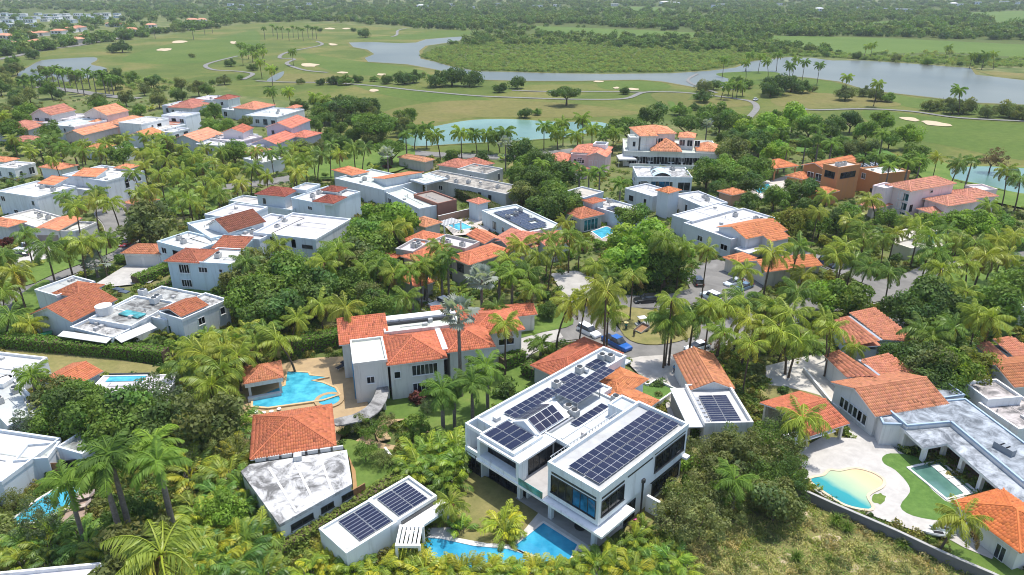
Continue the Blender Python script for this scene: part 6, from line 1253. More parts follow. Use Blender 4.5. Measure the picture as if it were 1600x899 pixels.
def tree(kind, px, py, r, tint='green', zc=None, exact=False, hs=1.0, rg=rnd, grp=None):
    """px, py: middle of the crown in the photo, r: crown radius in metres"""
    R0, crowns, trunks, base = TREE[kind]; s = r / R0; zc = zc if zc is not None else (base + R0 * .62) * s * hs
    p = W(px, py, zc)
    if not exact:
        for k in (1, .6, 1.4, .3, 1.8):
            q = W(px, py, zc * k)
            if free(*q, mar=.3): p = q; break
        else: return None
    root = empty("tree" if kind != 'shrub' else "shrub", (p[0], p[1], 0), rg.uniform(0, 6.28)); g = rg.uniform(.85, 1.15); c = tuple(x * g for x in TCOL[tint])
    o = link("trunk" if kind != 'shrub' else "stem", rg.choice(trunks), root); o.scale = (s, s, s * hs)
    o = link("crown" if kind != 'shrub' else "foliage", rg.choice(crowns), root, c, Matrix.Translation((0, 0, base * s * hs)) @ Matrix.Rotation(rg.uniform(0, 6.28), 4, 'Z') @ Matrix.Diagonal((s * rg.uniform(.9, 1.12), s * rg.uniform(.9, 1.12), s * hs, 1)))
    sp = {'mound': 'low dense tree', 'round': 'round-crowned tree', 'big': 'huge broad tree', 'spreading': 'wide umbrella tree', 'airy': 'feathery small tree', 'shrub': 'shrub'}[kind]
    PLANTS.append(dict(o=root, sp=sp, size=('big' if r > R0 * 1.05 else ('small' if r < R0 * .85 else 'mid-sized')) if kind != 'big' else '', tint=TCW[tint], x=p[0], y=p[1], h=zc, cat='shrub' if kind == 'shrub' else 'tree', grp=grp or ('shrubs in the gardens' if kind == 'shrub' else 'broadleaf trees among the houses')))
    return root
def areca_geo(seed, n=22, H=2.6):
    rg = random.Random(seed); V, Q, T = [], [], []; k = 0
    for i in range(n):
        v, q, t = frond_geo(seed * 50 + i, rg.uniform(1.7, 2.4), rg.uniform(1.0, 1.9), 15, .55, .5, .065, 1.2, .6)
        az = rg.uniform(0, 6.28); M = np.array(rotm(az, rg.uniform(.55, 1.35)))[:3, :3]; r = rg.uniform(.1, .8); b = np.array((r * math.cos(az), r * math.sin(az), rg.uniform(.25, 1) * H * .55))
        V.append(v @ M.T + b); Q.append(q + k); k += len(v); T.append(t * rg.choice(((1, 1, 1), (1.25, 1.12, .9), (.75, .85, .9), (1.45, 1.2, .8))))
    return np.vstack(V), np.vstack(Q), np.vstack(T)
ARECA = [qmesh("foliage", a, b, 'leaf_waxy', c) for a, b, c in (areca_geo(s) for s in (1, 2, 3, 4))]
m_ = MB()
for k in range(7): a = k * .9; m_.tube([(.3 * math.cos(a), .3 * math.sin(a), 0), (.5 * math.cos(a), .5 * math.sin(a), 1.3)], .05, 5)
CANES = mesh("stem", m_.v, m_.f, 'trunk_grey', m_.m)
def areca(px, py, h=3.0, tint=(.16, .17, .025), rg=rnd, exact=False, tw='yellow-green'):
    tint = (tint[0] * 1.42, tint[1] * 1.85, tint[2] * 1.6)
    s = h / 3.0; p = W(px, py, h * .6)
    if not exact and (not free(p[0], p[1], 0, True) or not clear_px(p[0], p[1], h * .6, h * .45)): return None
    root = empty("areca_palm", (p[0], p[1], 0), rg.uniform(0, 6.28)); g = rg.uniform(.75, 1.2)
    link("foliage", rg.choice(ARECA), root, tuple(c * g for c in tint), Matrix.Scale(s, 4)); link("stem", CANES, root, None, Matrix.Scale(s, 4))
    PLANTS.append(dict(o=root, sp='clumping areca palm', size='tall' if h > 3.6 else ('low' if h < 2.6 else 'mid-height'), tint=tw, x=p[0], y=p[1], h=h * .6, cat='palm clump', grp='areca palm clumps'))
    return root
HEDGES = []
def hedge(pts, w, h, tint, label, lm=None, k=4, name="hedge"):
    P = smooth_poly([W(*p, 0) for p in pts], k, False); c = np.mean(P, 0); root = empty(name, (c[0], c[1], 0)); tag(root, label, "hedge"); V, T = [], []; rg = np.random.default_rng(len(HEDGES) + 5); HEDGES.append(root); m = MB()
    for a, b in zip(P[:-1], P[1:]):
        d = b - a; L = np.linalg.norm(d); u = d / L; nn = np.array([-u[1], u[0]]); F = Fr(a - c, u, nn); m.box(F, -.02, L + .02, -w / 2 + .15, w / 2 - .15, 0, h - .18)
        n = int(L * (w + 2 * h) * 34)
        q = rg.uniform(0, w + 2 * h, n); uu = rg.uniform(0, L, n); vv = np.where(q < h, -w / 2, np.where(q > h + w, w / 2, q - h - w / 2)); zz = np.where(q < h, q, np.where(q > h + w, q - h - w, h))
        nz = (q > h) & (q < h + w); N3 = np.where(nz[:, None], np.array((0, 0, 1.0)), np.stack([nn[0] * np.sign(vv), nn[1] * np.sign(vv), .3 * np.ones(n)], 1)) + rg.normal(scale=.5, size=(n, 3)); N3 /= np.linalg.norm(N3, axis=1)[:, None]
        X = np.stack([(a - c)[0] + u[0] * uu + nn[0] * vv, (a - c)[1] + u[1] * uu + nn[1] * vv, zz], 1) + rg.normal(scale=.09, size=(n, 3)); A = np.cross(N3, rg.normal(size=(n, 3))); A /= np.linalg.norm(A, axis=1)[:, None]; Bv = np.cross(N3, A); s = rg.uniform(.1, .24, n)[:, None]
        V.append(np.stack([X - A * s, X + Bv * s * .6, X + A * s, X - Bv * s * .6], 1).reshape(-1, 3)); T.append(np.repeat(rg.uniform(.7, 1.25, n), 4))
    V = np.vstack(V); T = np.concatenate(T); link("foliage", qmesh("foliage", V, np.arange(len(V)).reshape(-1, 4), 'leaf', T), root, tint); m.build("branch_core", ['trunk_brown'], root)
    if lm: LAND.append((c[0], c[1], lm))
    for a, b in zip(P[:-1], P[1:]):
        d = (b - a) / np.linalg.norm(b - a); nn = np.array([-d[1], d[0]]) * w / 2; FOOT.append([tuple(a + nn), tuple(b + nn), tuple(b - nn), tuple(a - nn)])
    return root
ROADP = np.array(ROADL) if ROADL else np.zeros((0, 3))
# ------------------------------------------------------------------ hedges
HG, HB, HY = (.11, .19, .04), (.15, .26, .04), (.19, .245, .05)
hedge([(-20, 540), (60, 548), (150, 556), (262, 566)], 2.2, 2.4, HB, "long clipped hedge running along the bottom of the awning house garden", "the long clipped hedge")
hedge([(398, 896), (450, 862), (520, 818), (570, 788), (610, 764), (640, 742)], 1.6, 1.5, HY, "diagonal hedge between the stained flat roof and the white pool house", "the diagonal hedge")
hedge([(212, 446), (240, 436), (268, 424)], 2.4, 2.0, HB, "short thick hedge beside the rust-roofed garage driveway")
hedge([(452, 556), (500, 545), (546, 535)], 2.6, 2.6, HB, "dense bright hedge behind the turquoise lagoon pool", "the hedge above the lagoon pool")
hedge([(784, 580), (800, 574), (816, 566)], 1.8, 2.4, HB, "short tall hedge between the villa and the tan path")
hedge([(822, 586), (834, 592), (846, 596)], 2.2, 2.4, HG, "dark blocky hedge against the modern house at the tan path end")
hedge([(612, 616), (650, 610), (690, 604)], 1.2, .9, HG, "low hedge along the foot of the villa facade")
hedge([(245, 456), (290, 442), (350, 452)], 1.0, 1.2, HG, "thin hedge on the lawn behind the awning house")
hedge([(640, 296), (700, 300), (760, 330), (790, 346)], 3.0, 2.6, (.085, .115, .025), "long loose hedge of palms between the white-canopied house and grey roof", None)
hedge([(1440, 412), (1500, 404), (1600, 390)], 2.4, 2.4, HB, "roadside hedge under the palms at right")
hedge([(1180, 222), (1260, 232), (1330, 240)], 2.5, 2.2, HY, "yellow-green hedge behind the ochre mansion")
# ------------------------------------------------------------------ palms placed from the photograph: x, y of the crown and its height
CO = """45,237,8 81,249,8 102,307,7 150,312,8 172,317,8 217,302,7 232,297,7 275,307,7 307,320,6 317,262,8 287,270,9 355,267,9 375,287,8 225,257,8 40,365,7 72,387,7 102,387,7 127,380,8 140,375,8 170,372,7 5,400,7 22,425,6 12,445,5 385,410,8 150,300,6 205,270,8 250,272,8 262,250,9 300,245,9 330,250,9 340,275,8 395,262,8
422,240,9 457,250,9 477,252,9 502,240,9 552,230,9 417,275,8 460,265,8 572,230,9 435,385,8 527,390,10 507,410,9 615,360,8 630,352,8 565,420,7 592,417,7 617,427,7 655,417,7 672,417,7 690,387,8 795,405,8 440,235,9 488,240,8 530,240,9 520,225,9 400,235,9
815,382,8 860,370,9 872,390,9 890,365,9 907,380,9 950,430,7 1040,375,11 1070,385,11 1107,390,10 825,425,7 1165,420,9 882,347,8 840,400,8 930,415,8 990,430,9
1465,245,10 1500,255,11 1280,330,9 1292,307,8 1360,312,7 1425,345,8 1437,355,9 1500,375,9 1525,380,9 1560,375,9 1587,367,9 1545,320,7 1462,395,10 1320,385,9 1350,375,9 1380,372,9 1360,420,7 1390,425,6 1337,405,8 1305,400,8 1250,385,9 1257,430,7 1207,395,9 1572,265,10 1595,277,9 1330,345,8 1345,355,8 1400,365,7 1480,360,9 1455,370,9 1540,400,8 1510,410,8 1470,420,8 1575,400,8
7,455,7 15,495,6 47,507,5 342,550,7 322,557,6 350,532,6 387,517,6 412,517,6 432,532,6 470,497,7 540,482,9 500,475,8 632,465,8 775,482,6 790,507,6
832,452,8 892,472,9 920,465,10 947,455,9 950,487,8 1050,470,10 1040,500,8 1052,502,8 1085,497,8 1135,477,9 1162,467,9 1170,500,8 1132,522,8 1175,537,8 1190,480,8 1110,480,7
1205,480,8 1222,520,8 1250,532,7 1282,497,8 1300,512,8 1245,457,8 1190,510,8 1235,490,9 1442,517,6 1460,530,6 1492,512,7 1527,492,8 1550,497,8 1480,450,8 1510,455,7 1255,655,6 300,545,5 315,575,5 345,578,6 372,556,6 365,532,6 290,572,5 400,532,6 330,602,5 355,545,6 60,224,7 82,216,7 130,224,7 108,230,7 165,224,7 195,216,7 226,214,7 252,218,7 20,216,7 40,230,7 286,230,7 320,232,7 346,236,7"""
RO = """50,590,6 847,537,6 160,734,11 172,712,12 247,724,11 105,754,9 240,694,10 1147,752,4.6 710,605,7 737,600,7 760,575,7 690,610,6 800,430,8 780,420,8 700,400,10 665,412,8 690,420,7 640,425,8 920,272,9 937,267,9 970,287,8 905,265,8 1390,260,10 1420,255,10 1440,250,10 1350,250,9 1370,245,10 1520,250,10 1300,225,9 1280,215,10 1260,220,9"""
SI = "752,437,8 716,492,12 605,240,9 790,225,9 148,412,3 1105,195,7"
YE = "257,864,7 1510,811,5 1340,545,4 705,784,4"
def rows(s): return [tuple(float(v) for v in q.split(',')) for q in s.split()]
prg = random.Random(21)
for x, y, h in rows(CO): palm('coconut', x, y, h, None, prg.uniform(.72, 1.08), rg=prg)
for x, y, h in rows(RO): palm('royal', x, y, h, None, prg.uniform(.9, 1.1) * (1.1 if y > 680 else 1), rg=prg)
for x, y, h in rows(SI): palm('silver', x, y, h, 0, 1.12 if y > 400 else 1.0, rg=prg)
for x, y, h in rows(YE): palm('coconut', x, y, h, 3 if y < 850 and x > 1400 else 1, 1.35 if x < 300 else (.8 if h > 4.5 else .6), rg=prg)
FAR = """425,40,11 412,45,11 432,44,11 440,44,11 450,46,11 457,42,11 465,44,11 472,46,11 480,42,11 487,44,11 493,44,11 457,80,10 405,97,10 424,107,10 422,142,9 450,142,9 492,150,9 505,155,9 652,202,9 665,200,9 680,210,9 720,207,9 740,210,8 760,208,8 775,212,8 790,206,8 850,197,10 880,192,10 910,185,10 870,205,8 900,210,8 925,200,9 960,205,8 1132,92,11 1172,85,11 1190,87,11 1198,96,11 1215,85,11 1235,102,11 1258,97,11 1281,102,11 1245,92,11 1165,98,10 1324,120,10 1372,130,11 1499,140,11 1356,72,10 1364,70,10 1482,74,10 1540,85,10 1552,84,10 1520,86,9 375,70,10 385,72,10 392,76,10 400,74,10 408,72,10 380,82,9 398,85,9 410,80,9
70,112,11 78,108,11 86,106,11 95,112,11 105,110,11 115,114,11 125,116,11 135,112,11 145,118,11 158,114,11 165,118,11 60,120,9 48,124,8 35,128,8 172,122,9 300,46,10 318,40,10 330,38,10 240,45,10 275,35,10 1140,132,7 1147,131,7 1153,132,7 1135,134,7 1160,134,7"""
for x, y, h in rows(FAR): palm('royal' if y < 60 or (x < 180) else 'coconut', x, y, h, prg.choice((0, 2)), prg.uniform(.95, 1.15), near=False, rg=prg)
# ------------------------------------------------------------------ trees placed from the photograph
for kd, x, y, r, tn in (('big', 1012, 375, 8.6, 'bright'), ('big', 985, 405, 6.0, 'bright'), ('round', 1040, 420, 5, 'green'), ('big', 600, 335, 8.2, 'bright'), ('round', 570, 385, 5.5, 'green'), ('round', 625, 375, 4.5, 'green'), ('spreading', 588, 200, 9.5, 'green'), ('spreading', 548, 152, 9, 'dark'), ('round', 575, 165, 6, 'dark'), ('round', 530, 160, 5, 'dark'), ('spreading', 610, 222, 7, 'green'),
    ('round', 420, 452, 5.5, 'green'), ('round', 455, 436, 6, 'green'), ('round', 488, 462, 5, 'dark'), ('round', 432, 488, 5, 'dark'), ('round', 395, 468, 5, 'green'), ('round', 512, 440, 4.5, 'dark'), ('round', 545, 450, 4, 'green'), ('round', 380, 440, 4.5, 'olive'), ('round', 560, 400, 3, 'bright'), ('round', 455, 418, 3.6, 'green'),
    ('round', 230, 350, 6.2, 'olive'), ('round', 215, 362, 4, 'olive'), ('round', 680, 124, 6.5, 'dark'), ('round', 706, 120, 8, 'dark'), ('round', 734, 123, 7, 'dark'), ('round', 632, 122, 5.5, 'dark'), ('round', 645, 120, 5.5, 'dark'), ('round', 603, 124, 4, 'dark'), ('round', 520, 124, 4.5, 'dark'), ('round', 540, 125, 4.5, 'green'), ('round', 560, 122, 4, 'dark'), ('spreading', 886, 137, 7.5, 'dark'), ('round', 808, 133, 5, 'dark'), ('round', 780, 136, 4.5, 'dark'), ('round', 975, 142, 3, 'dark'),
    ('round', 190, 73, 7.5, 'dark'), ('round', 174, 76, 5, 'dark'), ('round', 570, 52, 7, 'dark'), ('round', 553, 46, 4, 'dark'), ('round', 52, 84, 6, 'dark'), ('round', 192, 55, 7, 'dark'), ('round', 360, 98, 4, 'dark'), ('round', 1098, 138, 5, 'olive'), ('round', 1115, 136, 4, 'dark'), ('round', 1090, 150, 3, 'dark'), ('round', 1215, 132, 8, 'dark'), ('round', 1238, 130, 7, 'dark'), ('round', 1255, 136, 5, 'dark'), ('round', 1205, 140, 6, 'dark'),
    ('round', 1322, 146, 5.5, 'olive'), ('round', 1350, 143, 4, 'olive'), ('round', 1370, 148, 5, 'olive'), ('round', 1455, 163, 4.6, 'olive'), ('round', 1478, 160, 5.2, 'olive'), ('round', 1508, 166, 5.4, 'olive'), ('round', 1490, 168, 4.5, 'olive'), ('round', 1545, 175, 4, 'olive'), ('round', 1580, 171, 5.5, 'olive'), ('round', 1600, 176, 5, 'olive'), ('round', 1530, 92, 6, 'dark'), ('airy', 1552, 245, 5, 'brown'),
    ('spreading', 985, 186, 9, 'dark'), ('spreading', 1075, 183, 8, 'dark'), ('round', 1020, 182, 6, 'dark'), ('round', 1120, 178, 7, 'green'), ('round', 1150, 195, 6, 'green'), ('big', 1195, 195, 8.5, 'bright'), ('round', 1240, 185, 7, 'bright'), ('round', 1265, 200, 6, 'green'), ('round', 1175, 220, 5, 'dark'), ('round', 1145, 240, 6, 'olive'), ('round', 1165, 262, 5, 'green'), ('round', 1130, 265, 5, 'bright'), ('round', 1185, 275, 4.5, 'green'), ('round', 1380, 190, 5, 'bright'), ('round', 1355, 205, 5, 'green'), ('round', 1420, 215, 5, 'bright'), ('round', 1330, 190, 5, 'dark'), ('round', 1300, 195, 5, 'dark'), ('round', 1210, 240, 4.5, 'bright'),
    ('round', 820, 240, 6, 'dark'), ('round', 845, 258, 6, 'dark'), ('round', 835, 285, 5, 'dark'), ('round', 862, 290, 4.5, 'green'), ('round', 880, 275, 5, 'dark'), ('round', 850, 320, 4.5, 'dark'), ('round', 815, 305, 4, 'olive'), ('round', 870, 310, 4.5, 'green'), ('round', 1230, 355, 5, 'yellow'), ('round', 1250, 345, 4, 'yellow'), ('round', 1210, 310, 4, 'green'), ('round', 1250, 300, 4.5, 'dark'), ('round', 1520, 356, 4.6, 'bright'), ('round', 1488, 352, 4, 'bright'), ('round', 1552, 358, 4, 'green'), ('round', 1450, 348, 3, 'green'), ('round', 1310, 350, 4, 'dark'),
    ('round', 1425, 480, 5, 'dark'), ('round', 1450, 475, 5.5, 'dark'), ('round', 1475, 485, 5, 'dark'), ('round', 1435, 500, 4, 'dark'), ('round', 1330, 470, 4.5, 'green'), ('round', 1300, 465, 4.5, 'bright'), ('round', 1402, 556, 3, 'dark'), ('round', 1430, 562, 4, 'dark'), ('round', 1460, 575, 4.5, 'olive'), ('round', 1490, 580, 4.5, 'bright'), ('round', 1510, 575, 4, 'yellow'), ('round', 1460, 600, 3.5, 'dark'), ('round', 1480, 550, 3.5, 'dark'),
    ('airy', 1105, 700, 3.4, 'pale'), ('airy', 1150, 690, 3.6, 'olive'), ('airy', 1185, 705, 3.8, 'pale'), ('airy', 1212, 690, 3.4, 'green'), ('airy', 1228, 730, 3.8, 'dark'), ('airy', 1200, 745, 3.4, 'green'), ('airy', 1120, 745, 3.8, 'pale'), ('airy', 1080, 770, 3.6, 'olive'), ('airy', 1055, 800, 3.4, 'pale'), ('airy', 1095, 805, 3.6, 'pale'), ('airy', 1165, 720, 3.0, 'olive'), ('airy', 1130, 795, 2.8, 'olive'), ('airy', 1225, 660, 3, 'grey'), ('airy', 1180, 765, 2.6, 'pale'), ('airy', 1238, 765, 2.8, 'dark'), ('airy', 1235, 700, 3, 'olive'),
    ('round', 115, 628, 4, 'green'), ('round', 150, 650, 4.6, 'green'), ('round', 190, 668, 4.6, 'green'), ('airy', 232, 618, 5, 'grey'), ('round', 215, 655, 4.5, 'dark'), ('round', 250, 660, 4, 'dark'), ('round', 80, 662, 3, 'green'), ('airy', 40, 662, 3, 'grey'), ('airy', 285, 700, 3, 'pale'), ('airy', 62, 806, 3.4, 'grey'), ('airy', 20, 775, 2.2, 'olive'), ('round', 205, 805, 2.4, 'dark'), ('round', 190, 815, 2.2, 'green'), ('airy', 205, 840, 3, 'grey'), ('airy', 310, 620, 3.4, 'olive'), ('airy', 335, 650, 3, 'pale'), ('airy', 335, 690, 3, 'olive'), ('airy', 370, 700, 2.4, 'pale'), ('round', 345, 800, 2.6, 'bright'),
    ('airy', 668, 648, 2.2, 'grey'), ('airy', 668, 640, 1.6, 'grey'), ('round', 650, 680, 2.0, 'green'), ('airy', 598, 712, 1.8, 'olive'), ('airy', 570, 704, 2.0, 'green'), ('round', 700, 560, 2.2, 'dark'), ('round', 950, 480, 2, 'green'), ('round', 858, 486, 2, 'dark'), ('round', 725, 545, 2.4, 'bright')):
    tree('mound' if kd == 'round' and y < 180 else kd, x, y, r, tn, rg=prg, grp='trees of the golf course' if y < 185 else None)
for x, y in ((1150, 128), (1165, 131), (1100, 152), (1062, 172), (430, 108), (395, 106), (300, 88), (500, 48), (620, 118), (660, 118), (585, 124), (500, 128), (470, 128), (840, 176), (820, 178), (1085, 168), (1560, 170), (1385, 152), (1270, 140), (330, 130), (350, 126), (375, 122), (20, 95), (15, 105), (60, 72), (110, 66), (150, 60), (205, 58), (235, 52), (260, 50), (285, 48), (310, 46), (340, 42), (1250, 82), (1290, 86), (1340, 88), (1400, 92), (1450, 97), (1500, 101)): tree('mound', x, y - 1, prg.uniform(2.2, 4.6), prg.choice(('dark', 'green', 'olive', 'dark')), rg=prg, grp='trees of the golf course', exact=True)
for x, y, r, tn in ((586, 668, 2.3, 'green'), (566, 660, 1.9, 'olive'), (602, 655, 1.6, 'pale'), (540, 668, 1.3, 'green')): tree('airy', x, y, r, tn, rg=prg, exact=True)
# ------------------------------------------------------------------ areca clumps
for i in range(46):
    t = i / 45; areca(478 + t * 520 + prg.uniform(-6, 6), 882 + prg.uniform(-12, 16) + (9 if 670 < 478 + t * 520 < 900 else -4), prg.uniform(2.2, 3.2), prg.choice(((.19, .18, .025), (.14, .16, .025), (.22, .19, .03))), prg, True)
for x, y in ((600, 735), (612, 742), (625, 720), (640, 712), (655, 705), (668, 700), (680, 692), (692, 705), (700, 690), (712, 690), (715, 705), (705, 720), (690, 725), (675, 715), (655, 725), (718, 720), (640, 735), (700, 740)): areca(x, y, prg.uniform(3, 4.6), prg.choice(((.15, .165, .025), (.11, .14, .025))), prg)
for x, y, h in ((790, 830, 2.6), (720, 820, 2.4), (700, 800, 2.6), (990, 835, 2.6), (970, 850, 2.4), (1000, 805, 2.2), (1005, 820, 2.2), (1030, 860, 3), (1050, 870, 3.2), (1020, 880, 3), (1070, 880, 3), (550, 625, 2.6), (572, 597, 3), (1240, 785, 2), (640, 690, 2), (280, 620, 4.5), (265, 640, 4.5), (290, 650, 4), (415, 520, 3.6), (445, 540, 3)): areca(x, y, h, prg.choice(((.11, .15, .03), (.15, .16, .03))), prg)
areca(785, 812, 3.6, (.23, .21, .025), prg, True)
for i in range(46):
    x, y = prg.uniform(285, 385), prg.uniform(560, 890)
    areca(x, y, prg.uniform(3, 4.6), prg.choice(((.15, .155, .03), (.10, .135, .03), (.19, .165, .03), (.08, .12, .03))), prg, tw='mixed green')
for i in range(30): areca(prg.uniform(0, 420), prg.uniform(825, 900), prg.uniform(2.6, 4), prg.choice(((.15, .155, .03), (.10, .135, .03))), prg, tw='mixed green')
# ------------------------------------------------------------------ fill: more palms, trees and shrubs where the photograph is green
def fill(poly, n, spec, seed, mind=3.0):
    rg = random.Random(seed); xs = [p[0] for p in poly]; ys = [p[1] for p in poly]; done = 0; tr = 0
    while done < n and tr < n * 30:
        tr += 1; x, y = rg.uniform(min(xs), max(xs)), rg.uniform(min(ys), max(ys))
        if not inside((x, y), poly): continue
        # farther rows are squeezed together in the photo: thin them so that the density per square metre stays even
        k = rg.choice(spec); r = {'c': 3.0, 'r': 2.6, 't': 4.0, 'd': 4.0, 's': 1.6, 'a': 1.6, 'o': 4}[k]; h = {'c': rg.uniform(6, 10), 'r': rg.uniform(7, 10), 't': 4.5, 'd': 4.5, 's': 1, 'a': 2, 'o': 4}[k]
        w = W(x, y, h)
        if any((w[0] - q['x']) ** 2 + (w[1] - q['y']) ** 2 < mind ** 2 for q in PLANTS[-900:]): continue
        if not free(w[0], w[1], .4, True) or (not clear_px(w[0], w[1], h, r)): continue
        if k == 'c': palm('coconut', x, y, h, None, rg.uniform(.8, 1.0), exact=True, rg=rg)
        elif k == 'r': palm('royal', x, y, h, None, rg.uniform(.9, 1.1), exact=True, rg=rg)
        elif k in 'tdo': tree('round', x, y, rg.uniform(2.8, 5), {'t': 'green', 'd': 'dark', 'o': 'olive'}[k], exact=True, zc=h, rg=rg)
        elif k == 's': tree('shrub', x, y, rg.uniform(1.0, 2.0), rg.choice(('green', 'bright', 'dark', 'olive', 'yellow', 'red' if rg.random() < .3 else 'green')), exact=True, zc=h, rg=rg)
        else: areca(x, y, rg.uniform(2.4, 3.6), rg.choice(((.13, .15, .03), (.17, .165, .03), (.09, .12, .03))), rg, True)
        done += 1
fill([(-10, 105), (180, 112), (330, 140), (400, 160), (330, 170), (250, 172), (180, 165), (60, 168), (-10, 190)], 46, "tddootod", 1, 5)
fill([(0, 215), (200, 215), (420, 215), (500, 215), (560, 240), (520, 262), (300, 300), (230, 262), (100, 262), (0, 240)], 36, "cstrasca", 2, 4)
fill([(0, 262), (120, 262), (330, 255), (400, 300), (340, 330), (200, 330), (130, 335), (0, 330)], 22, "csasasa", 3, 4)
fill([(480, 160), (640, 170), (640, 235), (560, 240), (480, 210)], 14, "tdtso", 4, 5)
fill([(620, 200), (980, 190), (990, 240), (850, 300), (640, 240)], 18, "srtdsa", 5, 5)
fill([(1100, 165), (1330, 175), (1460, 220), (1440, 262), (1360, 240), (1180, 240), (1120, 215)], 34, "tdrtsto", 6, 5)
fill([(1110, 240), (1200, 270), (1260, 310), (1300, 320), (1380, 330), (1330, 370), (1240, 345), (1160, 310), (1100, 290)], 16, "tsdasa", 7, 4)
fill([(1230, 330), (1420, 330), (1600, 330), (1610, 410), (1440, 420), (1300, 395), (1240, 380)], 24, "stsasa", 8, 3.5)
fill([(800, 370), (960, 380), (1000, 430), (1100, 400), (1120, 430), (900, 440), (800, 450)], 8, "sas", 9, 4)
fill([(1080, 430), (1300, 430), (1340, 470), (1290, 530), (1180, 550), (1110, 520)], 10, "sasa", 10, 4)
fill([(360, 420), (600, 380), (650, 440), (560, 480), (480, 540), (400, 540), (350, 490)], 20, "taasto", 11, 3)
fill([(640, 430), (840, 420), (860, 500), (800, 520), (760, 470), (660, 470)], 10, "sas", 12, 3)
fill([(1380, 540), (1500, 570), (1560, 590), (1520, 620), (1430, 590)], 8, "tsd", 13, 3)
fill([(1400, 450), (1600, 420), (1610, 520), (1480, 540)], 14, "stsas", 14, 4)
fill([(260, 520), (400, 540), (390, 640), (380, 780), (420, 890), (180, 895), (200, 800), (330, 780), (300, 680), (240, 600)], 46, "saoasa", 15, 2.4)
fill([(60, 610), (280, 590), (300, 700), (200, 690), (80, 680)], 9, "sdso", 16, 3)
fill([(0, 700), (120, 760), (200, 790), (180, 880), (0, 880)], 9, "saso", 17, 2.5)
fill([(1080, 650), (1240, 670), (1255, 765), (1120, 800), (1020, 850)], 20, "ssso", 18, 2.2)
fill([(0, 350), (60, 370), (180, 380), (200, 420), (100, 440), (0, 470)], 9, "sas", 19, 4)
fill([(440, 270), (640, 240), (700, 250), (680, 262), (560, 262), (460, 290)], 9, "scas", 20, 3)
fill([(690, 260), (860, 260), (880, 340), (810, 320), (760, 312), (700, 300)], 14, "tsdas", 21, 3.5)
fill([(590, 590), (760, 560), (830, 580), (740, 690), (560, 720)], 9, "sss", 22, 2.5)
fill([(1000, 560), (1065, 550), (1070, 600), (1050, 640), (1020, 620)], 4, "ss", 23, 1.5)
fill([(1160, 560), (1290, 545), (1300, 600), (1200, 610)], 6, "ss", 24, 3)
fill([(100, 540), (380, 440), (400, 470), (280, 545)], 14, "sasa", 25, 2.5)
fill([(860, 300), (1000, 330), (960, 380), (880, 360)], 10, "sdt", 26, 3)
fill([(1110, 420), (1440, 400), (1440, 470), (1280, 470)], 10, "ssa", 27, 3)

fill([(0, 168), (330, 160), (500, 190), (500, 245), (300, 240), (0, 246)], 60, "stasottcas", 28, 3.5)
fill([(330, 160), (520, 150), (640, 190), (560, 240), (430, 200)], 18, "tosdt", 29, 4)
# ------------------------------------------------------------------ masses nobody could count: far woods, mangrove, undergrowth, weeds
def stuff(name, pts, scl, sources, seed=0):
    """instances of a few clump meshes on real points"""
    col = bpy.data.collections.new(name + "_clumps")
    for i, (me, c) in enumerate(sources):
        me = me.copy(); ca = me.color_attributes["tint"]; ar = np.zeros(len(me.vertices) * 4, np.float32); ca.data.foreach_get("color", ar); ar = ar.reshape(-1, 4); ar[:, :3] *= np.array(c) * 2.0; ca.data.foreach_set("color", ar.ravel())
        o = bpy.data.objects.new(name + "_clump", me); col.objects.link(o)
    rg = np.random.default_rng(seed); me = bpy.data.meshes.new(name); n = len(pts); me.vertices.add(n); me.vertices.foreach_set("co", np.asarray(pts, np.float32).ravel())
    for nm, arr in (("scl", scl), ("rot", rg.uniform(0, 6.28, n))): a = me.attributes.new(nm, 'FLOAT', 'POINT'); a.data.foreach_set("value", np.asarray(arr, np.float32))
    a = me.attributes.new("idx", 'INT', 'POINT'); a.data.foreach_set("value", rg.integers(0, len(sources), n).astype(np.int32)); me.update()
    o = link(name, me); o["kind"] = "stuff"
    g = bpy.data.node_groups.new(name + "_nodes", 'GeometryNodeTree'); g.interface.new_socket("Geometry", in_out='INPUT', socket_type='NodeSocketGeometry'); g.interface.new_socket("Geometry", in_out='OUTPUT', socket_type='NodeSocketGeometry')
    N = g.nodes.new; gi, go = N('NodeGroupInput'), N('NodeGroupOutput'); ip = N('GeometryNodeInstanceOnPoints'); ci = N('GeometryNodeCollectionInfo'); ci.inputs[0].default_value = col; ci.inputs[1].default_value = True; ci.inputs[2].default_value = True
    def at(nm, ty): q = N('GeometryNodeInputNamedAttribute'); q.data_type = ty; q.inputs[0].default_value = nm; return q.outputs[0]
    cx = N('ShaderNodeCombineXYZ'); L = g.links.new
    L(gi.outputs[0], ip.inputs['Points']); L(ci.outputs[0], ip.inputs['Instance']); ip.inputs['Pick Instance'].default_value = True; L(at("idx", 'INT'), ip.inputs['Instance Index']); L(at("rot", 'FLOAT'), cx.inputs[2]); L(cx.outputs[0], ip.inputs['Rotation']); L(at("scl", 'FLOAT'), ip.inputs['Scale']); L(ip.outputs[0], go.inputs[0])
    md = o.modifiers.new("scatter", 'NODES'); md.node_group = g; return o
def inpoly(X, Y, poly):
    r = np.zeros(len(X), bool); n = len(poly); j = n - 1
    for i in range(n):
        xi, yi = poly[i][:2]; xj, yj = poly[j][:2]; c = ((yi > Y) != (yj > Y)) & (X < (xj - xi) * (Y - yi) / (yj - yi + 1e-9) + xi); r ^= c; j = i
    return r
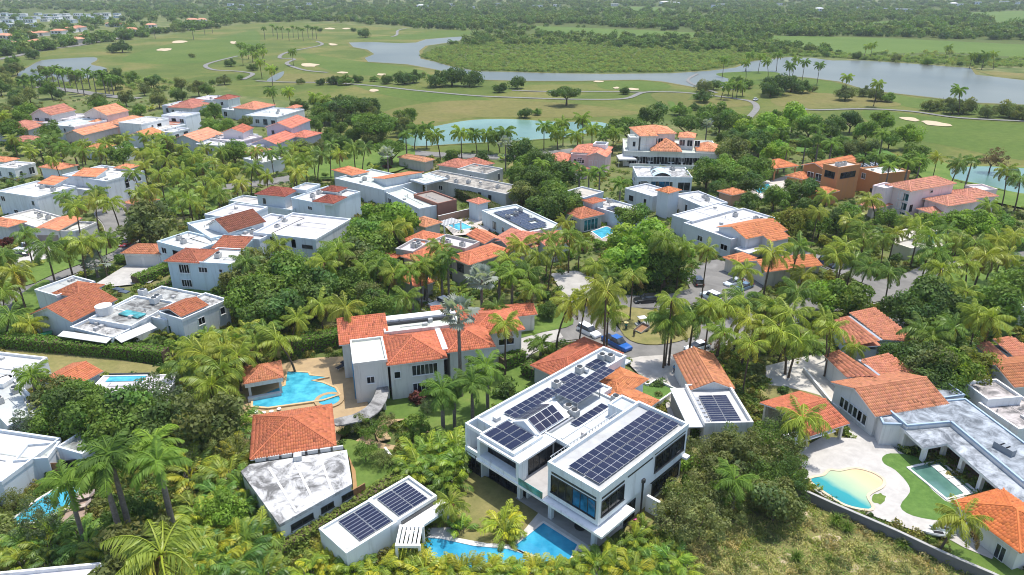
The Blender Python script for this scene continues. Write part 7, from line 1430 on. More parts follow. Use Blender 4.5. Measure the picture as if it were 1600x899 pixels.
def px_points(poly, n, seed, minus=(), world_minus=(), pad=0.0):
    rg = np.random.default_rng(seed); a = np.array(poly, float); X = rg.uniform(a[:, 0].min(), a[:, 0].max(), n); Y = rg.uniform(a[:, 1].min(), a[:, 1].max(), n); ok = inpoly(X, Y, poly)
    for m in minus: ok &= ~inpoly(X, Y, m)
    X, Y = X[ok], Y[ok]; P = np.array([W(x, y) for x, y in zip(X, Y)]) if len(X) else np.zeros((0, 2))
    for m in world_minus:
        P = P[~inpoly(P[:, 0], P[:, 1], m)]
    return P
FIELDS = [[(820, 41), (920, 44), (1060, 50), (1120, 54), (1060, 60), (940, 59), (860, 52)], [(1205, 57), (1380, 60), (1600, 70), (1800, 77), (1800, 96), (1600, 90), (1480, 82), (1400, 84), (1330, 84), (1260, 76), (1210, 64)], [(1300, 38), (1400, 33), (1446, 36), (1440, 40), (1330, 45)], [(1500, 20), (1700, 18), (1700, 36), (1560, 38)], [(920, 12), (1010, 11), (1060, 15), (980, 17)]]
CL_TALL = [(leaf_crown("clump", 200 + i, 5.0, 420, .75, .85, 12, .42), c) for i, c in enumerate(((.055, .090, .022), (.070, .110, .026), (.046, .078, .021), (.085, .115, .032), (.062, .100, .023)))]
CL_LOW = [(leaf_crown("clump", 210 + i, 2.6, 520, .26, .62, 12, .45), c) for i, c in enumerate(((.105, .145, .042), (.118, .155, .045), (.096, .130, .04), (.135, .155, .05), (.110, .148, .042)))]
golf_xy = [(-160, 140), (20, 92), (100, 74), (190, 64), (300, 48), (400, 36), (500, 34), (640, 44), (760, 50), (735, 58), (690, 66), (655, 80), (660, 98), (750, 114), (860, 116), (1050, 117), (1160, 108), (1230, 90), (1300, 97), (1520, 110), (1900, 130), (1900, 400), (-160, 400)]
TOWN = [[(-60, 14), (195, 17), (200, 32), (100, 40), (-60, 52)]]
P = px_points([(-200, -6), (1800, -6), (1900, 56), (1600, 66), (1380, 58), (1200, 56), (1060, 48), (900, 40), (800, 40), (745, 58), (700, 62), (400, 40), (300, 50), (100, 78), (-200, 110)], 30000, 3, FIELDS + TOWN + [[(-60, 40), (60, 42), (140, 36), (240, 30), (330, 26), (330, 40), (200, 58), (100, 70), (-60, 78)], golf_xy, lake])
P = np.vstack([P, px_points([(-60, 40), (60, 42), (140, 36), (240, 30), (330, 26), (330, 40), (200, 58), (100, 70), (-60, 78)], 420, 31), px_points(TOWN[0], 160, 32)])
s_ = np.array([PX(*p)[1] for p in P]); keep = np.random.default_rng(1).uniform(size=len(P)) < np.clip(26.0 / (s_ + 30), .14, .8); P = P[keep]
stuff("woodland", np.c_[P, np.zeros(len(P)) - .3], np.random.default_rng(2).uniform(.8, 1.7, len(P)), CL_TALL, 4)
P = px_points([(655, 88), (690, 74), (745, 60), (800, 52), (940, 60), (1060, 62), (1200, 58), (1212, 66), (1262, 78), (1330, 86), (1640, 98), (1640, 106), (1425, 98), (1290, 90), (1235, 88), (1175, 96), (1110, 110), (1050, 113), (860, 114), (750, 111), (690, 102)], 15000, 5, FIELDS[:2] + [lake])
stuff("mangrove", np.c_[P, np.zeros(len(P)) - .3], np.random.default_rng(6).uniform(.3, .9, len(P)), CL_LOW, 7)
P = px_points([(745, 58), (800, 40), (1060, 48), (1205, 56), (1210, 66), (1330, 86), (1240, 86), (1150, 84), (900, 72), (700, 72)], 900, 8, FIELDS[:2] + [lake]); stuff("mangrove", np.c_[P, np.zeros(len(P))], np.random.default_rng(9).uniform(.5, 1.1, len(P)), CL_TALL, 9)
P = np.vstack([px_points([(1310, 84), (1400, 84), (1480, 83), (1600, 92), (1700, 100), (1520, 108), (1425, 100), (1350, 95)], 260, 10, [lake]), px_points([(60, 110), (200, 118), (340, 138), (330, 152), (120, 140), (0, 140)], 150, 11)]); stuff("bank_bushes", np.c_[P, np.zeros(len(P))], np.random.default_rng(12).uniform(.6, 1.2, len(P)), CL_LOW, 12)
CL_G = [(leaf_crown("clump", 220 + i, .9, 170, .16, .6, 8, .5), c) for i, c in enumerate(((.065, .095, .022), (.10, .13, .028), (.045, .075, .02), (.15, .15, .035), (.08, .115, .025), (.11, .10, .03)))]
KEEPOUT = [P_ for P_, m_ in lawns] + [[(976, 565), (1000, 560), (1066, 556), (1078, 607), (1088, 665), (1062, 705), (1046, 660), (1034, 612), (1002, 592)], [(150, 446), (215, 406), (262, 396), (274, 412), (236, 444), (180, 450)], [(15, 402), (55, 372), (95, 382), (74, 412), (30, 424)], [(1196, 575), (1290, 552), (1335, 600), (1302, 646), (1278, 622), (1196, 606)], [(1075, 425), (1120, 408), (1180, 428), (1190, 455), (1140, 478), (1085, 462)], [(860, 430), (900, 425), (935, 440), (925, 470), (880, 462)], [(370, 700), (370, 606), (442, 572), (468, 565), (500, 562), (552, 560), (562, 604), (578, 640), (540, 668), (526, 705)], [(1240, 716), (1262, 700), (1284, 688), (1328, 690), (1322, 664), (1336, 656), (1376, 692), (1440, 734), (1500, 772), (1532, 806), (1562, 852), (1548, 880), (1505, 862), (1430, 836), (1340, 804), (1255, 760)], [(666, 831), (712, 830), (762, 855), (800, 857), (842, 806), (945, 872), (985, 920), (660, 930)], [(1010, 960), (1060, 860), (1180, 800), (1240, 770), (1400, 850), (1640, 970)], [(790, 540), (870, 515), (880, 530), (812, 575), (795, 590)], [(1380, 478), (1420, 480), (1470, 545), (1430, 545)], [(124, 771), (152, 762), (146, 800), (112, 836), (96, 822)], near_pond, pond2]
P = px_points([(-40, 150), (330, 160), (600, 240), (900, 235), (1100, 180), (1400, 240), (1640, 330), (1640, 910), (-40, 910)], 26000, 13, KEEPOUT, FOOT)
if len(ROADP):
    dd = np.array([np.min(np.hypot(ROADP[:, 0] - x, ROADP[:, 1] - y) - ROADP[:, 2]) for x, y in P]); P = P[dd > .6]
nz_ = np.random.default_rng(14); stuff("undergrowth", np.c_[P, np.zeros(len(P)) - .05], nz_.uniform(.35, 1.25, len(P)), CL_G, 15)
# wild grass and weeds on the slope at the lower right
def tuft(seed, n, L):
    rg = np.random.default_rng(seed); V, Q, T = [], [], []
    for i in range(n):
        a = rg.uniform(0, 6.28); l = L * rg.uniform(.5, 1.2); sp = rg.uniform(.15, .75); d = np.array((math.cos(a), math.sin(a), 0)); s = np.array((-math.sin(a), math.cos(a), 0)) * .035; b = d * rg.uniform(0, .12); m = b + d * sp * l * .35 + (0, 0, l * .65); t = b + d * sp * l + (0, 0, l * (.95 - sp * .5)); k = len(V)
        V += [b - s, b + s, m + s * .8, t, m - s * .8]; Q += [(k, k + 1, k + 2, k + 4), (k + 4, k + 2, k + 3, k + 3)]; g = rg.uniform(.75, 1.2); T += [(g, g, g)] * 5
    V = np.array(V); me = mesh("clump", V, [tuple(q) if q[2] != q[3] else q[:3] for q in Q], 'leaf', None, T); return me
TU = [(tuft(s, 26, L), c) for s, L, c in ((1, .9, (.17, .18, .06)), (2, .7, (.12, .165, .04)), (3, 1.1, (.22, .20, .085)), (4, .8, (.09, .15, .032)), (5, .6, (.14, .17, .045)))]
P = px_points([(1040, 905), (1060, 862), (1180, 802), (1240, 772), (1300, 796), (1400, 842), (1475, 878), (1560, 912), (1560, 960), (1040, 960)], 9000, 16); stuff("wild_grass", np.c_[P, np.zeros(len(P))], np.random.default_rng(17).uniform(.5, 1.3, len(P)), TU, 18)
P = px_points([(1060, 880), (1180, 806), (1240, 776), (1300, 798), (1400, 845), (1540, 910), (1400, 950), (1060, 950)], 420, 19); stuff("weeds", np.c_[P, np.zeros(len(P))], np.random.default_rng(20).uniform(.4, 1.2, len(P)), [(leaf_crown("clump", 240 + i, 1.0, 420, .10, .8, 10, .42), c) for i, c in enumerate(((.10, .115, .035), (.13, .15, .035), (.085, .10, .04), (.18, .15, .07)))], 21)
for i, (x, y, s) in enumerate(((1305, 822, 1.4), (1322, 832, 1.3), (1243, 878, 1.3), (1296, 880, .9), (1410, 858, 1.2), (1250, 815, 1.0))):
    p = W(x, y, .4); r = empty("grass_clump", (p[0], p[1], 0)); link("blade", tuft(60 + i, 160, 1.5 * s), r, (.11, .18, .025)); PLANTS.append(dict(o=r, sp='bright clump of tall grass', size='big' if s > 1.1 else 'small', tint='', x=p[0], y=p[1], h=.5, cat='grass clump', grp='grass clumps on the wild slope'))

# ------------------------------------------------------------------ the far towns
FT_ = {}
def far_house(px, py, w, d, h, wall, roof, tiled, label, group, cat="house"):
    k = (tiled,)
    if k not in FT_:
        F0 = Fr((0, 0), (1, 0), (0, 1)); m = MB(); m.box(F0, -.5, .5, -.5, .5, 0, .92, 0, "1234"); r = MB()
        if tiled: r.add([(-.54, -.54, .9), (.54, -.54, .9), (.54, .54, .9), (-.54, .54, .9), (-.2, 0, 1.28), (.2, 0, 1.28)], [(0, 1, 5, 4), (1, 2, 5), (2, 3, 4, 5), (3, 0, 4)])
        else: r.box(F0, -.52, .52, -.52, .52, .9, 1.0)
        wd = MB()
        for x in (-.3, .02, .3): wd.box(F0, x - .07, x + .07, -.512, -.5, .35, .7)
        FT_[k] = (mesh("wall", m.v, m.f, 'stucco', m.m), mesh("roof", r.v, r.f, 'terracotta_deck' if tiled else 'roof_membrane', r.m), mesh("window", wd.v, wd.f, 'glass_dark', wd.m))
    p = W(px, py, h); o = empty("town_house", (p[0], p[1], 0), prg.uniform(-.3, .3)); o.scale = (w, d, h); a, b, c = FT_[k]; link("wall", a, o, wall); link("roof", b, o, roof); link("window", c, o); tag(o, label, cat, group)
frg = random.Random(5); WT = ((.74, .75, .76), (.66, .70, .73), (.72, .70, .66), (.60, .66, .70))
for y0, x0, x1, st in ((21, -10, 192, 15), (25, -10, 190, 17), (30, -10, 150, 18), (37, -10, 60, 20), (46, -10, 30, 22), (13, 360, 400, 14), (6, 362, 420, 15), (10, 405, 480, 15), (4, 470, 500, 12), (20, 395, 425, 14)):
    x = x0
    while x < x1: far_house(x + frg.uniform(-3, 3), y0 + frg.uniform(-1, 1), frg.uniform(8, 15), frg.uniform(8, 12), frg.uniform(3.2, 6.5), frg.choice(WT), frg.choice(((.78, .78, .77), (.7, .7, .69), (.62, .64, .66))), False, "small white flat-roofed house in the distant town at upper left", "white houses of the distant upper left town"); x += st * frg.uniform(.8, 1.3)
for x, y in ((8, 54), (26, 55), (44, 51), (64, 50), (108, 44), (122, 42), (132, 55), (118, 60), (175, 36), (188, 37), (205, 45), (235, 38), (300, 30), (315, 30), (92, 47), (12, 66), (60, 63)): far_house(x, y, frg.uniform(12, 17), frg.uniform(10, 13), frg.uniform(4, 5.5), frg.choice(((.68, .6, .52), (.7, .68, .64))), frg.choice(((.60, .30, .19), (.55, .26, .17), (.62, .33, .22))), True, "small orange-roofed house among palms beyond the left golf pond", "orange roofed houses beyond the golf course")
for x, y in ((705, 6), (660, 8), (735, 10), (800, 6), (840, 8), (870, 7), (985, 4), (1040, 3), (1055, 4), (1120, 8), (1130, 6), (1345, 11), (1360, 10), (1280, 13), (1490, 5), (1505, 6), (1570, 2), (1590, 3), (1385, 13), (1405, 13), (1415, 14), (1530, 3), (1220, 5), (960, 6), (780, 5)): far_house(x, y, frg.uniform(14, 30), frg.uniform(10, 14), frg.uniform(4.5, 7.5), frg.choice(WT), frg.choice(((.75, .76, .77), (.6, .64, .67))), frg.random() < .15, "pale building far off along the wooded horizon", "pale buildings along the wooded horizon", "building")

# ------------------------------------------------------------------ vehicles
def loft(m, st, mat=0):
    """st: list of (x, half-width low, half-width high, z low, z high)"""
    n = 8; R_ = []
    for x, wl, wh, zl, zh in st:
        q = [(-wl * .92, zl), (wl * .92, zl), (wl, zl + .12), (wl, zl + (zh - zl) * .6), (wh, zh - .06), (wh * .9, zh), (-wh * .9, zh), (-wh, zh - .06), (-wl, zl + (zh - zl) * .6), (-wl, zl + .12)]
        R_.append([(x, y, z) for y, z in q])
    k = len(R_[0]); b = len(m.v)
    for r in R_: m.v += r
    for i in range(len(R_) - 1):
        for j in range(k): m.f.append((b + i * k + j, b + (i + 1) * k + j, b + (i + 1) * k + (j + 1) % k, b + i * k + (j + 1) % k)); m.m.append(mat)
    m.f.append(tuple(b + j for j in range(k))); m.f.append(tuple(b + (len(R_) - 1) * k + j for j in reversed(range(k)))); m.m += [mat, mat]
VEH = {}
def vehicle_meshes(kind):
    if kind in VEH: return VEH[kind]
    b, c, r = MB(), MB(), MB(); L = {'sedan': 4.5, 'suv': 4.7, 'pickup': 5.7, 'jeep': 4.3, 'truck': 6.0}[kind]; h = L / 2
    if kind == 'sedan':
        loft(b, [(-h, .72, .66, .42, .80), (-h + .25, .85, .78, .30, .95), (-1.2, .90, .84, .22, 1.0), (.9, .90, .84, .22, .98), (h - .5, .86, .76, .25, .84), (h - .1, .74, .66, .32, .70), (h, .6, .5, .4, .6)]); loft(c, [(-1.95, .74, .60, .90, 1.0), (-1.25, .78, .60, .90, 1.36), (.1, .78, .62, .90, 1.42), (1.2, .76, .6, .88, .96)]); r.box(Fr((0, 0), (1, 0), (0, 1)), -1.2, .15, -.57, .57, 1.40, 1.445)
    elif kind in ('suv', 'jeep'):
        t = 1.72 if kind == 'suv' else 1.82
        loft(b, [(-h, .80, .74, .45, .95), (-h + .15, .90, .84, .34, 1.05), (-1.2, .93, .87, .28, 1.08), (.9, .93, .87, .28, 1.06), (h - .45, .90, .82, .30, .98), (h - .05, .80, .72, .38, .86), (h, .7, .6, .45, .75)]); loft(c, [(-h + .12, .80, .68, 1.0, 1.10 if kind == 'suv' else t - .05), (-h + .45, .84, .70, 1.0, t), (.3, .84, .70, 1.0, t), (1.0 if kind == 'suv' else .75, .80, .68, 1.0, 1.10)]); r.box(Fr((0, 0), (1, 0), (0, 1)), -h + .4, .35, -.68, .68, t - .01, t + .04)
    else:
        loft(b, [(-h, .90, .88, .5, 1.05), (-h + .05, .95, .92, .42, 1.1), (-.9, .97, .92, .36, 1.1), (1.2, .97, .90, .36, 1.12), (h - .4, .95, .86, .38, 1.06), (h - .05, .86, .8, .42, .95), (h, .8, .7, .5, .85)]); loft(c, [(-.95, .84, .70, 1.05, 1.82), (-.7, .86, .72, 1.05, 1.86), (.55, .86, .72, 1.05, 1.86), (1.35, .82, .70, 1.05, 1.14)]); r.box(Fr((0, 0), (1, 0), (0, 1)), -.85, .6, -.70, .70, 1.85, 1.90)
    bed = MB()
    if kind == 'pickup': bed.box(Fr((0, 0), (1, 0), (0, 1)), -h + .15, -1.1, -.75, .75, 1.06, 1.115)
    ty, ri = MB(), MB(); ty.tube([(0, -.11, 0), (0, .11, 0)], .36, 14); ri.tube([(0, -.118, 0), (0, .118, 0)], .2, 10)
    hl, tl = MB(), MB(); hl.box(Fr((0, 0), (1, 0), (0, 1)), -.08, .06, -.2, .2, -.09, .09); tl.box(Fr((0, 0), (1, 0), (0, 1)), -.06, .06, -.09, .09, -.16, .16)
    VEH[kind] = (L, mesh("body", b.v, b.f, 'car_paint', b.m, None, False), mesh("window_glass", c.v, c.f, 'glass_dark', c.m), mesh("roof_panel", r.v, r.f, 'car_paint', r.m), mesh("load_bed", bed.v, bed.f, 'rubber', bed.m) if bed.f else None, mesh("tyre", ty.v, ty.f, 'rubber', ty.m), mesh("rim", ri.v, ri.f, 'metal_grey', ri.m), mesh("headlight", hl.v, hl.f, 'lamp_clear', hl.m), mesh("tail_light", tl.v, tl.f, 'lamp_red', tl.m))
    return VEH[kind]
t = NT('car_paint'); b = t.bsdf(.28, .5); t.l(t.oc(), b.inputs[0]); b.inputs["Coat Weight"].default_value = .6; b.inputs["Coat Roughness"].default_value = .05
plain('lamp_clear', (.7, .72, .74), .15, .6, 0, .02); plain('lamp_red', (.4, .02, .02), .2, .6, 0, .02)
def vehicle(kind, rear, front, col, label, name="parked_car", cat="car", roofcol=None):
    L, *M = vehicle_meshes(kind); a, f = W(*rear, .5), W(*front, .5); d = f - a; an = math.atan2(d[1], d[0]); c = (a + f) / 2; o = empty(name, (c[0], c[1], 0.02), an); tag(o, label, cat, "vehicles parked along the streets and drives"); LAND.append((c[0], c[1], label.split(' parked')[0].split(' near')[0].split(' on ')[0] if False else ""))
    link("body", M[0], o, col); link("window_glass", M[1], o); link("roof_panel", M[2], o, roofcol or col); z = Matrix.Translation
    if M[3]: link("load_bed", M[3], o)
    for x in (-L * .30, L * .31):
        for y in (-.82, .82):
            w = link("wheel", M[4], o, None, z((x, y, .36))); w.name = "wheel"; link("rim", M[5], w)
    for y in (-.62, .62): link("headlight", M[6], o, None, z((L / 2 - .1, y, .72))); link("tail_light", M[7], o, None, z((-L / 2 + .02, y * 1.1, .85)))
    return o
vehicle('suv', (906, 512), (935, 527), (.78, .79, .80), "white sport utility car parked at the kerb beside the palms", "parked_car", "car")
vehicle('pickup', (947, 529), (981, 547), (.01, .10, .38), "bright blue pickup truck standing on the street before the modern house", "pickup_truck", "pickup")
vehicle('sedan', (1104, 539), (1075, 547), (.76, .77, .78), "white saloon car under palms behind the half-tiled solar garage")
vehicle('jeep', (1124, 471), (1097, 459), (.62, .70, .74), "pale blue boxy off-road car with white hardtop on paved court", "parked_car", "car", (.8, .8, .79))
vehicle('sedan', (1161, 438), (1131, 447), (.50, .55, .60), "silver car with open panoramic roof at the edge of the court")
vehicle('sedan', (1177, 444), (1147, 456), (.10, .17, .24), "dark blue-grey car next to the silver car on the court")
vehicle('suv', (1094, 448), (1085, 434), (.015, .015, .018), "black car in the shade at the left side of the court")
vehicle('suv', (1025, 469), (994, 471), (.012, .013, .016), "black car in deep tree shade beside the narrow lane")
vehicle('suv', (54, 384), (26, 392), (.55, .57, .58), "silver car on the driveway of the twin salmon roofs"); vehicle('sedan', (42, 398), (12, 402), (.03, .035, .04), "black car in front of the silver car at far left")
vehicle('sedan', (204, 377), (193, 384), (.32, .03, .03), "dark red car half hidden under the round olive tree"); vehicle('sedan', (392, 254), (380, 259), (.5, .04, .03), "bright red car among palms near the white tent roof"); vehicle('suv', (270, 239), (258, 245), (.75, .75, .75), "white car glimpsed between palms below the white box houses")
vehicle('truck', (681, 479), (706, 471), (.75, .75, .74), "white work truck with a metal cage behind the villa", "work_truck", "truck")
F0 = Fr(W(688, 475, 0), (1, 0), (0, 1))
vehicle('sedan', (1486, 534), (1468, 541), (.03, .035, .05), "dark car behind yellow palm left of the right-edge tile house"); vehicle('sedan', (1176, 158), (1185, 154), (.6, .62, .64), "tiny silver car on the golf course access road")
vehicle('suv', (1288, 410), (1300, 416), (.03, .05, .12), "dark blue car at the top of the sloping driveway")
# ------------------------------------------------------------------ gardeners and their machines
def person(px, py, shirt, trousers, hat, label, ang=0.0, arm=.5):
    p = W(px, py, 0.0); o = empty("person", (p[0], p[1], 0.02), ang); tag(o, label, "person")
    def skin(nm, pts, edges, rad, mat, col, parent, root=0):
        me = bpy.data.meshes.new(nm); me.from_pydata(pts, edges, []); me.materials.append(MATS[mat]); q = link(nm, me, parent, col); q.modifiers.new("skin", 'SKIN'); sv = me.skin_vertices[0].data
        for i, r in enumerate(rad): sv[i].radius = (r, r * .8)
        sv[root].use_root = True; s = q.modifiers.new("sub", 'SUBSURF'); s.levels = 1; s.render_levels = 2; return q
    J = [(0, 0, .95), (0, 0, 1.15), (.02, 0, 1.38), (.03, 0, 1.50), (.05, 0, 1.63), (.06, 0, 1.74), (.02, .19, 1.40), (.10, .25, 1.14), (.30, .2, 1.0 + .2 * arm), (.02, -.19, 1.40), (.05, -.26, 1.13), (.22, -.24, .95), (.03, .09, .90), (.08, .1, .50), (.02, .11, .08), (.14, .11, .04), (-.03, -.09, .90), (.02, -.1, .50), (-.1, -.11, .08), (.02, -.11, .04)]
    E = [(0, 1), (1, 2), (2, 3), (3, 4), (4, 5), (2, 6), (6, 7), (7, 8), (2, 9), (9, 10), (10, 11), (0, 12), (12, 13), (13, 14), (14, 15), (0, 16), (16, 17), (17, 18), (18, 19)]
    Rr_ = [.13, .13, .15, .06, .10, .07, .07, .05, .035, .07, .05, .035, .09, .065, .045, .04, .09, .065, .045, .04]; b = skin("body", J, E, Rr_, 'skin', None, o)
    skin("shirt", [J[0], J[1], J[2], J[6], J[7], J[9], J[10]], [(0, 1), (1, 2), (2, 3), (3, 4), (2, 5), (5, 6)], [.155, .16, .175, .095, .075, .095, .075], 'fabric', shirt, o); skin("trousers", [J[0], J[12], J[13], J[14], J[16], J[17], J[18]], [(0, 1), (1, 2), (2, 3), (0, 4), (4, 5), (5, 6)], [.15, .115, .09, .07, .115, .09, .07], 'fabric', trousers, o)
    if hat:
        m = MB(); m.tube([(.06, 0, 1.70), (.06, 0, 1.74)], [hat[1], hat[1] * .9], 14); m.tube([(.06, 0, 1.74), (.06, 0, 1.86)], [.13, .10], 10); m.build("hat", ['fabric'], o, hat[0])
    return o
person(978, 518, (.03, .30, .28), (.06, .10, .09), ((.72, .62, .30), .42), "person in teal shirt and very wide straw hat on the grass verge", 2.2)
person(990, 529, (.03, .03, .035), (.08, .07, .07), None, "person in dark clothes standing at the kerb of the street corner", .4)
person(1053, 585, (.10, .35, .62), (.10, .11, .14), ((.7, .7, .66), .2), "person in light blue shirt beside shrubs at the white driveway", 3.6)
c = W(1004, 516, .4); o = empty("trailer", (c[0], c[1], 0.02), .7); tag(o, "small open trailer with tipped brown bed on the dry verge", "trailer"); F0 = Fr((0, 0), (1, 0), (0, 1)); m = MB(); m.box(F0, -1.2, 1.2, -.8, .8, .55, .62); bed = m.build("trailer_bed", ['wood'], o); bed.rotation_euler = (0, -.25, 0)
for q in ((-1.2, 1.2, -.84, -.8), (-1.2, 1.2, .8, .84), (-1.24, -1.2, -.8, .8), (1.2, 1.24, -.8, .8)): m = MB(); m.box(F0, *q, .5, 1.0); s = m.build("side_board", ['metal_grey'], o); s.rotation_euler = (0, -.25, 0)
for y in (-.9, .9): m = MB(); m.tube([(0, y - .1, .32), (0, y + .1, .32)], .32, 12); m.build("wheel", ['rubber'], o)
c = W(1003, 506, .6); o = empty("utility_cart", (c[0], c[1], 0.02), .3); tag(o, "small white utility cart with open frame and seats on the verge", "utility cart"); m = MB(); loft(m, [(-1.2, .5, .5, .35, .75), (.2, .55, .5, .3, .7), (1.1, .5, .4, .35, .85), (1.3, .35, .3, .4, .7)]); m.build("body", ['paint'], o, (.6, .6, .58)); m = MB()
for x in (-.6, .6):
    for y in (-.5, .5): m.tube([(x, y, .7), (x, y, 1.8)], .035, 5)
m.build("frame", ['metal_grey'], o); m = MB(); m.box(F0, -.75, .7, -.6, .6, 1.8, 1.86); m.build("canopy", ['paint'], o, (.78, .78, .76)); m = MB(); m.box(F0, -.5, -.1, -.45, .45, .7, .85); m.box(F0, -.55, -.45, -.45, .45, .85, 1.2); m.build("seat", ['rubber'], o)
for x in (-.8, .85):
    for y in (-.52, .52): m = MB(); m.tube([(x, y - .1, .28), (x, y + .1, .28)], .28, 12); m.build("wheel", ['rubber'], o)
c = W(1026, 518, .4); o = empty("garden_machine", (c[0], c[1], 0.02), 1.0); tag(o, "red-brown motor garden machine under the twin palms on the verge", "garden machine"); m = MB(); loft(m, [(-.8, .35, .3, .35, .8), (0, .42, .36, .3, .95), (.7, .35, .3, .35, .8)]); m.build("engine_hood", ['paint'], o, (.34, .07, .04)); m = MB(); m.tube([(-.7, .25, .8), (-1.5, .3, 1.1)], .035, 5); m.tube([(-.7, -.25, .8), (-1.5, -.3, 1.1)], .035, 5); m.build("handlebar", ['frame_dark'], o)
for y in (-.45, .45): m = MB(); m.tube([(.1, y - .1, .3), (.1, y + .1, .3)], .3, 12); m.build("wheel", ['rubber'], o)
# ------------------------------------------------------------------ garden things
def kayak(a, b_, col, label):
    p, q = W(*a, .3), W(*b_, .3); d = q - p; L = np.linalg.norm(d); c = (p + q) / 2; o = empty("kayak", (c[0], c[1], .03 + ZL[0]), math.atan2(d[1], d[0])); tag(o, label, "kayak", "kayaks on the patio"); m = MB(); loft(m, [(-L / 2, .02, .03, .2, .34), (-L * .3, .28, .24, .03, .34), (0, .40, .34, 0, .32), (L * .3, .28, .24, .03, .34), (L / 2, .02, .03, .2, .36)]); m.build("hull", ['paint'], o, col); m = MB(); m.box(Fr((0, 0), (1, 0), (0, 1)), -.6, .5, -.22, .22, .29, .33); m.build("seat_well", ['rubber'], o)
kayak((1437, 836), (1492, 843), (.62, .64, .62), "long pale grey kayak lying beside the lawn, nearer the wild slope"); kayak((1450, 828), (1498, 838), (.42, .50, .50), "grey-green kayak lying behind the pale one near the yellow palm")
c = W(999, 823, .3); o = empty("flamingo_float", (c[0], c[1], .03)); tag(o, "pink inflatable flamingo pool float lying on the lawn", "pool float"); m = MB(); m.tube([(.62 * math.cos(a * math.pi / 8), .62 * math.sin(a * math.pi / 8), .22) for a in range(17)], .24, 8, 0, False); m.build("ring", ['paint'], o, (.75, .12, .33), None, True); m = MB(); m.tube([(-.6, .1, .3), (-.75, .12, .8), (-.6, .12, 1.15), (-.4, .12, 1.2), (-.28, .12, 1.05)], [.13, .1, .1, .12, .05], 8); m.build("neck", ['paint'], o, (.78, .15, .36), None, True)
c = W(907, 823, .7); o = empty("patio_table", (c[0], c[1], .02)); tag(o, "dark round table with stools under the white overhanging slab", "table"); m = MB(); m.tube([(0, 0, .7), (0, 0, .75)], .7, 16); m.build("table_top", ['frame_dark'], o); m = MB(); m.tube([(0, 0, 0), (0, 0, .7)], .1, 8); m.build("leg", ['frame_dark'], o)
for i in range(4): a = i * 1.57; m = MB(); m.tube([(1.1 * math.cos(a), 1.1 * math.sin(a), 0), (1.1 * math.cos(a), 1.1 * math.sin(a), .45)], .22, 10); m.build("stool", ['fabric'], o, (.25, .24, .23))
def lounger(px, py, an, label, col=(.8, .79, .76)):
    c = W(px, py, .3); o = empty("sun_lounger", (c[0], c[1], .04 + ZL[0]), an); tag(o, label, "sun lounger", "sun loungers by the pools"); F0 = Fr((0, 0), (1, 0), (0, 1)); m = MB(); m.box(F0, -.9, .3, -.33, .33, .28, .38); m.build("seat", ['fabric'], o, col); m = MB(); m.add([(.3, -.33, .28), (.3, .33, .28), (.95, .33, .75), (.95, -.33, .75), (.3, -.33, .38), (.3, .33, .38), (.92, .33, .84), (.92, -.33, .84)], [(0, 1, 2, 3), (7, 6, 5, 4), (0, 4, 5, 1), (1, 5, 6, 2), (2, 6, 7, 3), (3, 7, 4, 0)]); m.build("backrest", ['fabric'], o, col)
    for x in (-.8, .2):
        for y in (-.3, .27): m = MB(); m.box(F0, x, x + .05, y, y + .05, 0, .28); m.build("leg", ['frame_white'], o)
for i, (x, y) in enumerate(((400, 644), (412, 645), (424, 643), (436, 639))):
    c = W(x, y, .6); o = empty("bar_stool", (c[0], c[1], 0)); tag(o, "white round bar stool standing in the pool at the tiled pool bar, " + ('leftmost', 'second from left', 'third from left', 'rightmost')[i], "stool", "stools in the lagoon pool"); m = MB(); m.tube([(0, 0, 0), (0, 0, .55)], .12, 8); m.build("post", ['stucco'], o, (.7, .7, .68)); m = MB(); m.tube([(0, 0, .55), (0, 0, .66)], .3, 12); m.build("seat", ['stucco'], o, (.78, .77, .74))
c = W(74, 526, .7); o = empty("garden_container", (c[0], c[1], .01), .5); tag(o, "green garden container beside the awning house behind the clipped hedge", "container"); m = MB(); m.box(Fr((0, 0), (1, 0), (0, 1)), -.8, .8, -.6, .6, .05, 1.3); m.build("bin", ['paint'], o, (.03, .22, .12)); m = MB(); m.box(Fr((0, 0), (1, 0), (0, 1)), -.84, .84, -.64, .64, 1.304, 1.4); m.build("lid", ['paint'], o, (.04, .27, .15))
lounger(137, 783, .5, "pale sun lounger on the brown deck nearest the royal palm trunk", (.55, .45, .38)); lounger(131, 798, .5, "pale sun lounger on the brown deck, second from the palm trunk", (.58, .48, .4)); lounger(534, 578, .9, "dark sun lounger on tan terrace near the villa's blue panel", (.08, .08, .09)); lounger(541, 570, .9, "dark sun lounger against the shrubs by the villa wall", (.08, .08, .09))
c = W(979, 246, 2.6); o = empty("party_tent", (c[0], c[1], 0)); tag(o, "white peaked party tent in front of the cream mansion", "tent"); m = MB(); r = 3.2
for i in range(4):
    a0, a1 = math.pi / 4 + i * math.pi / 2, math.pi / 4 + (i + 1) * math.pi / 2; p0, p1 = (r * 1.3 * math.cos(a0), r * 1.3 * math.sin(a0), 2.6), (r * 1.3 * math.cos(a1), r * 1.3 * math.sin(a1), 2.6); q0, q1 = (p0[0] * .35, p0[1] * .35, 3.6), (p1[0] * .35, p1[1] * .35, 3.6); m.add([p0, p1, q1, q0, (0, 0, 5.4), (p0[0], p0[1], 2.2), (p1[0], p1[1], 2.2)], [(0, 1, 2, 3), (3, 2, 4), (5, 6, 1, 0)])
m.build("canopy", ['fabric'], o, (.8, .79, .78))
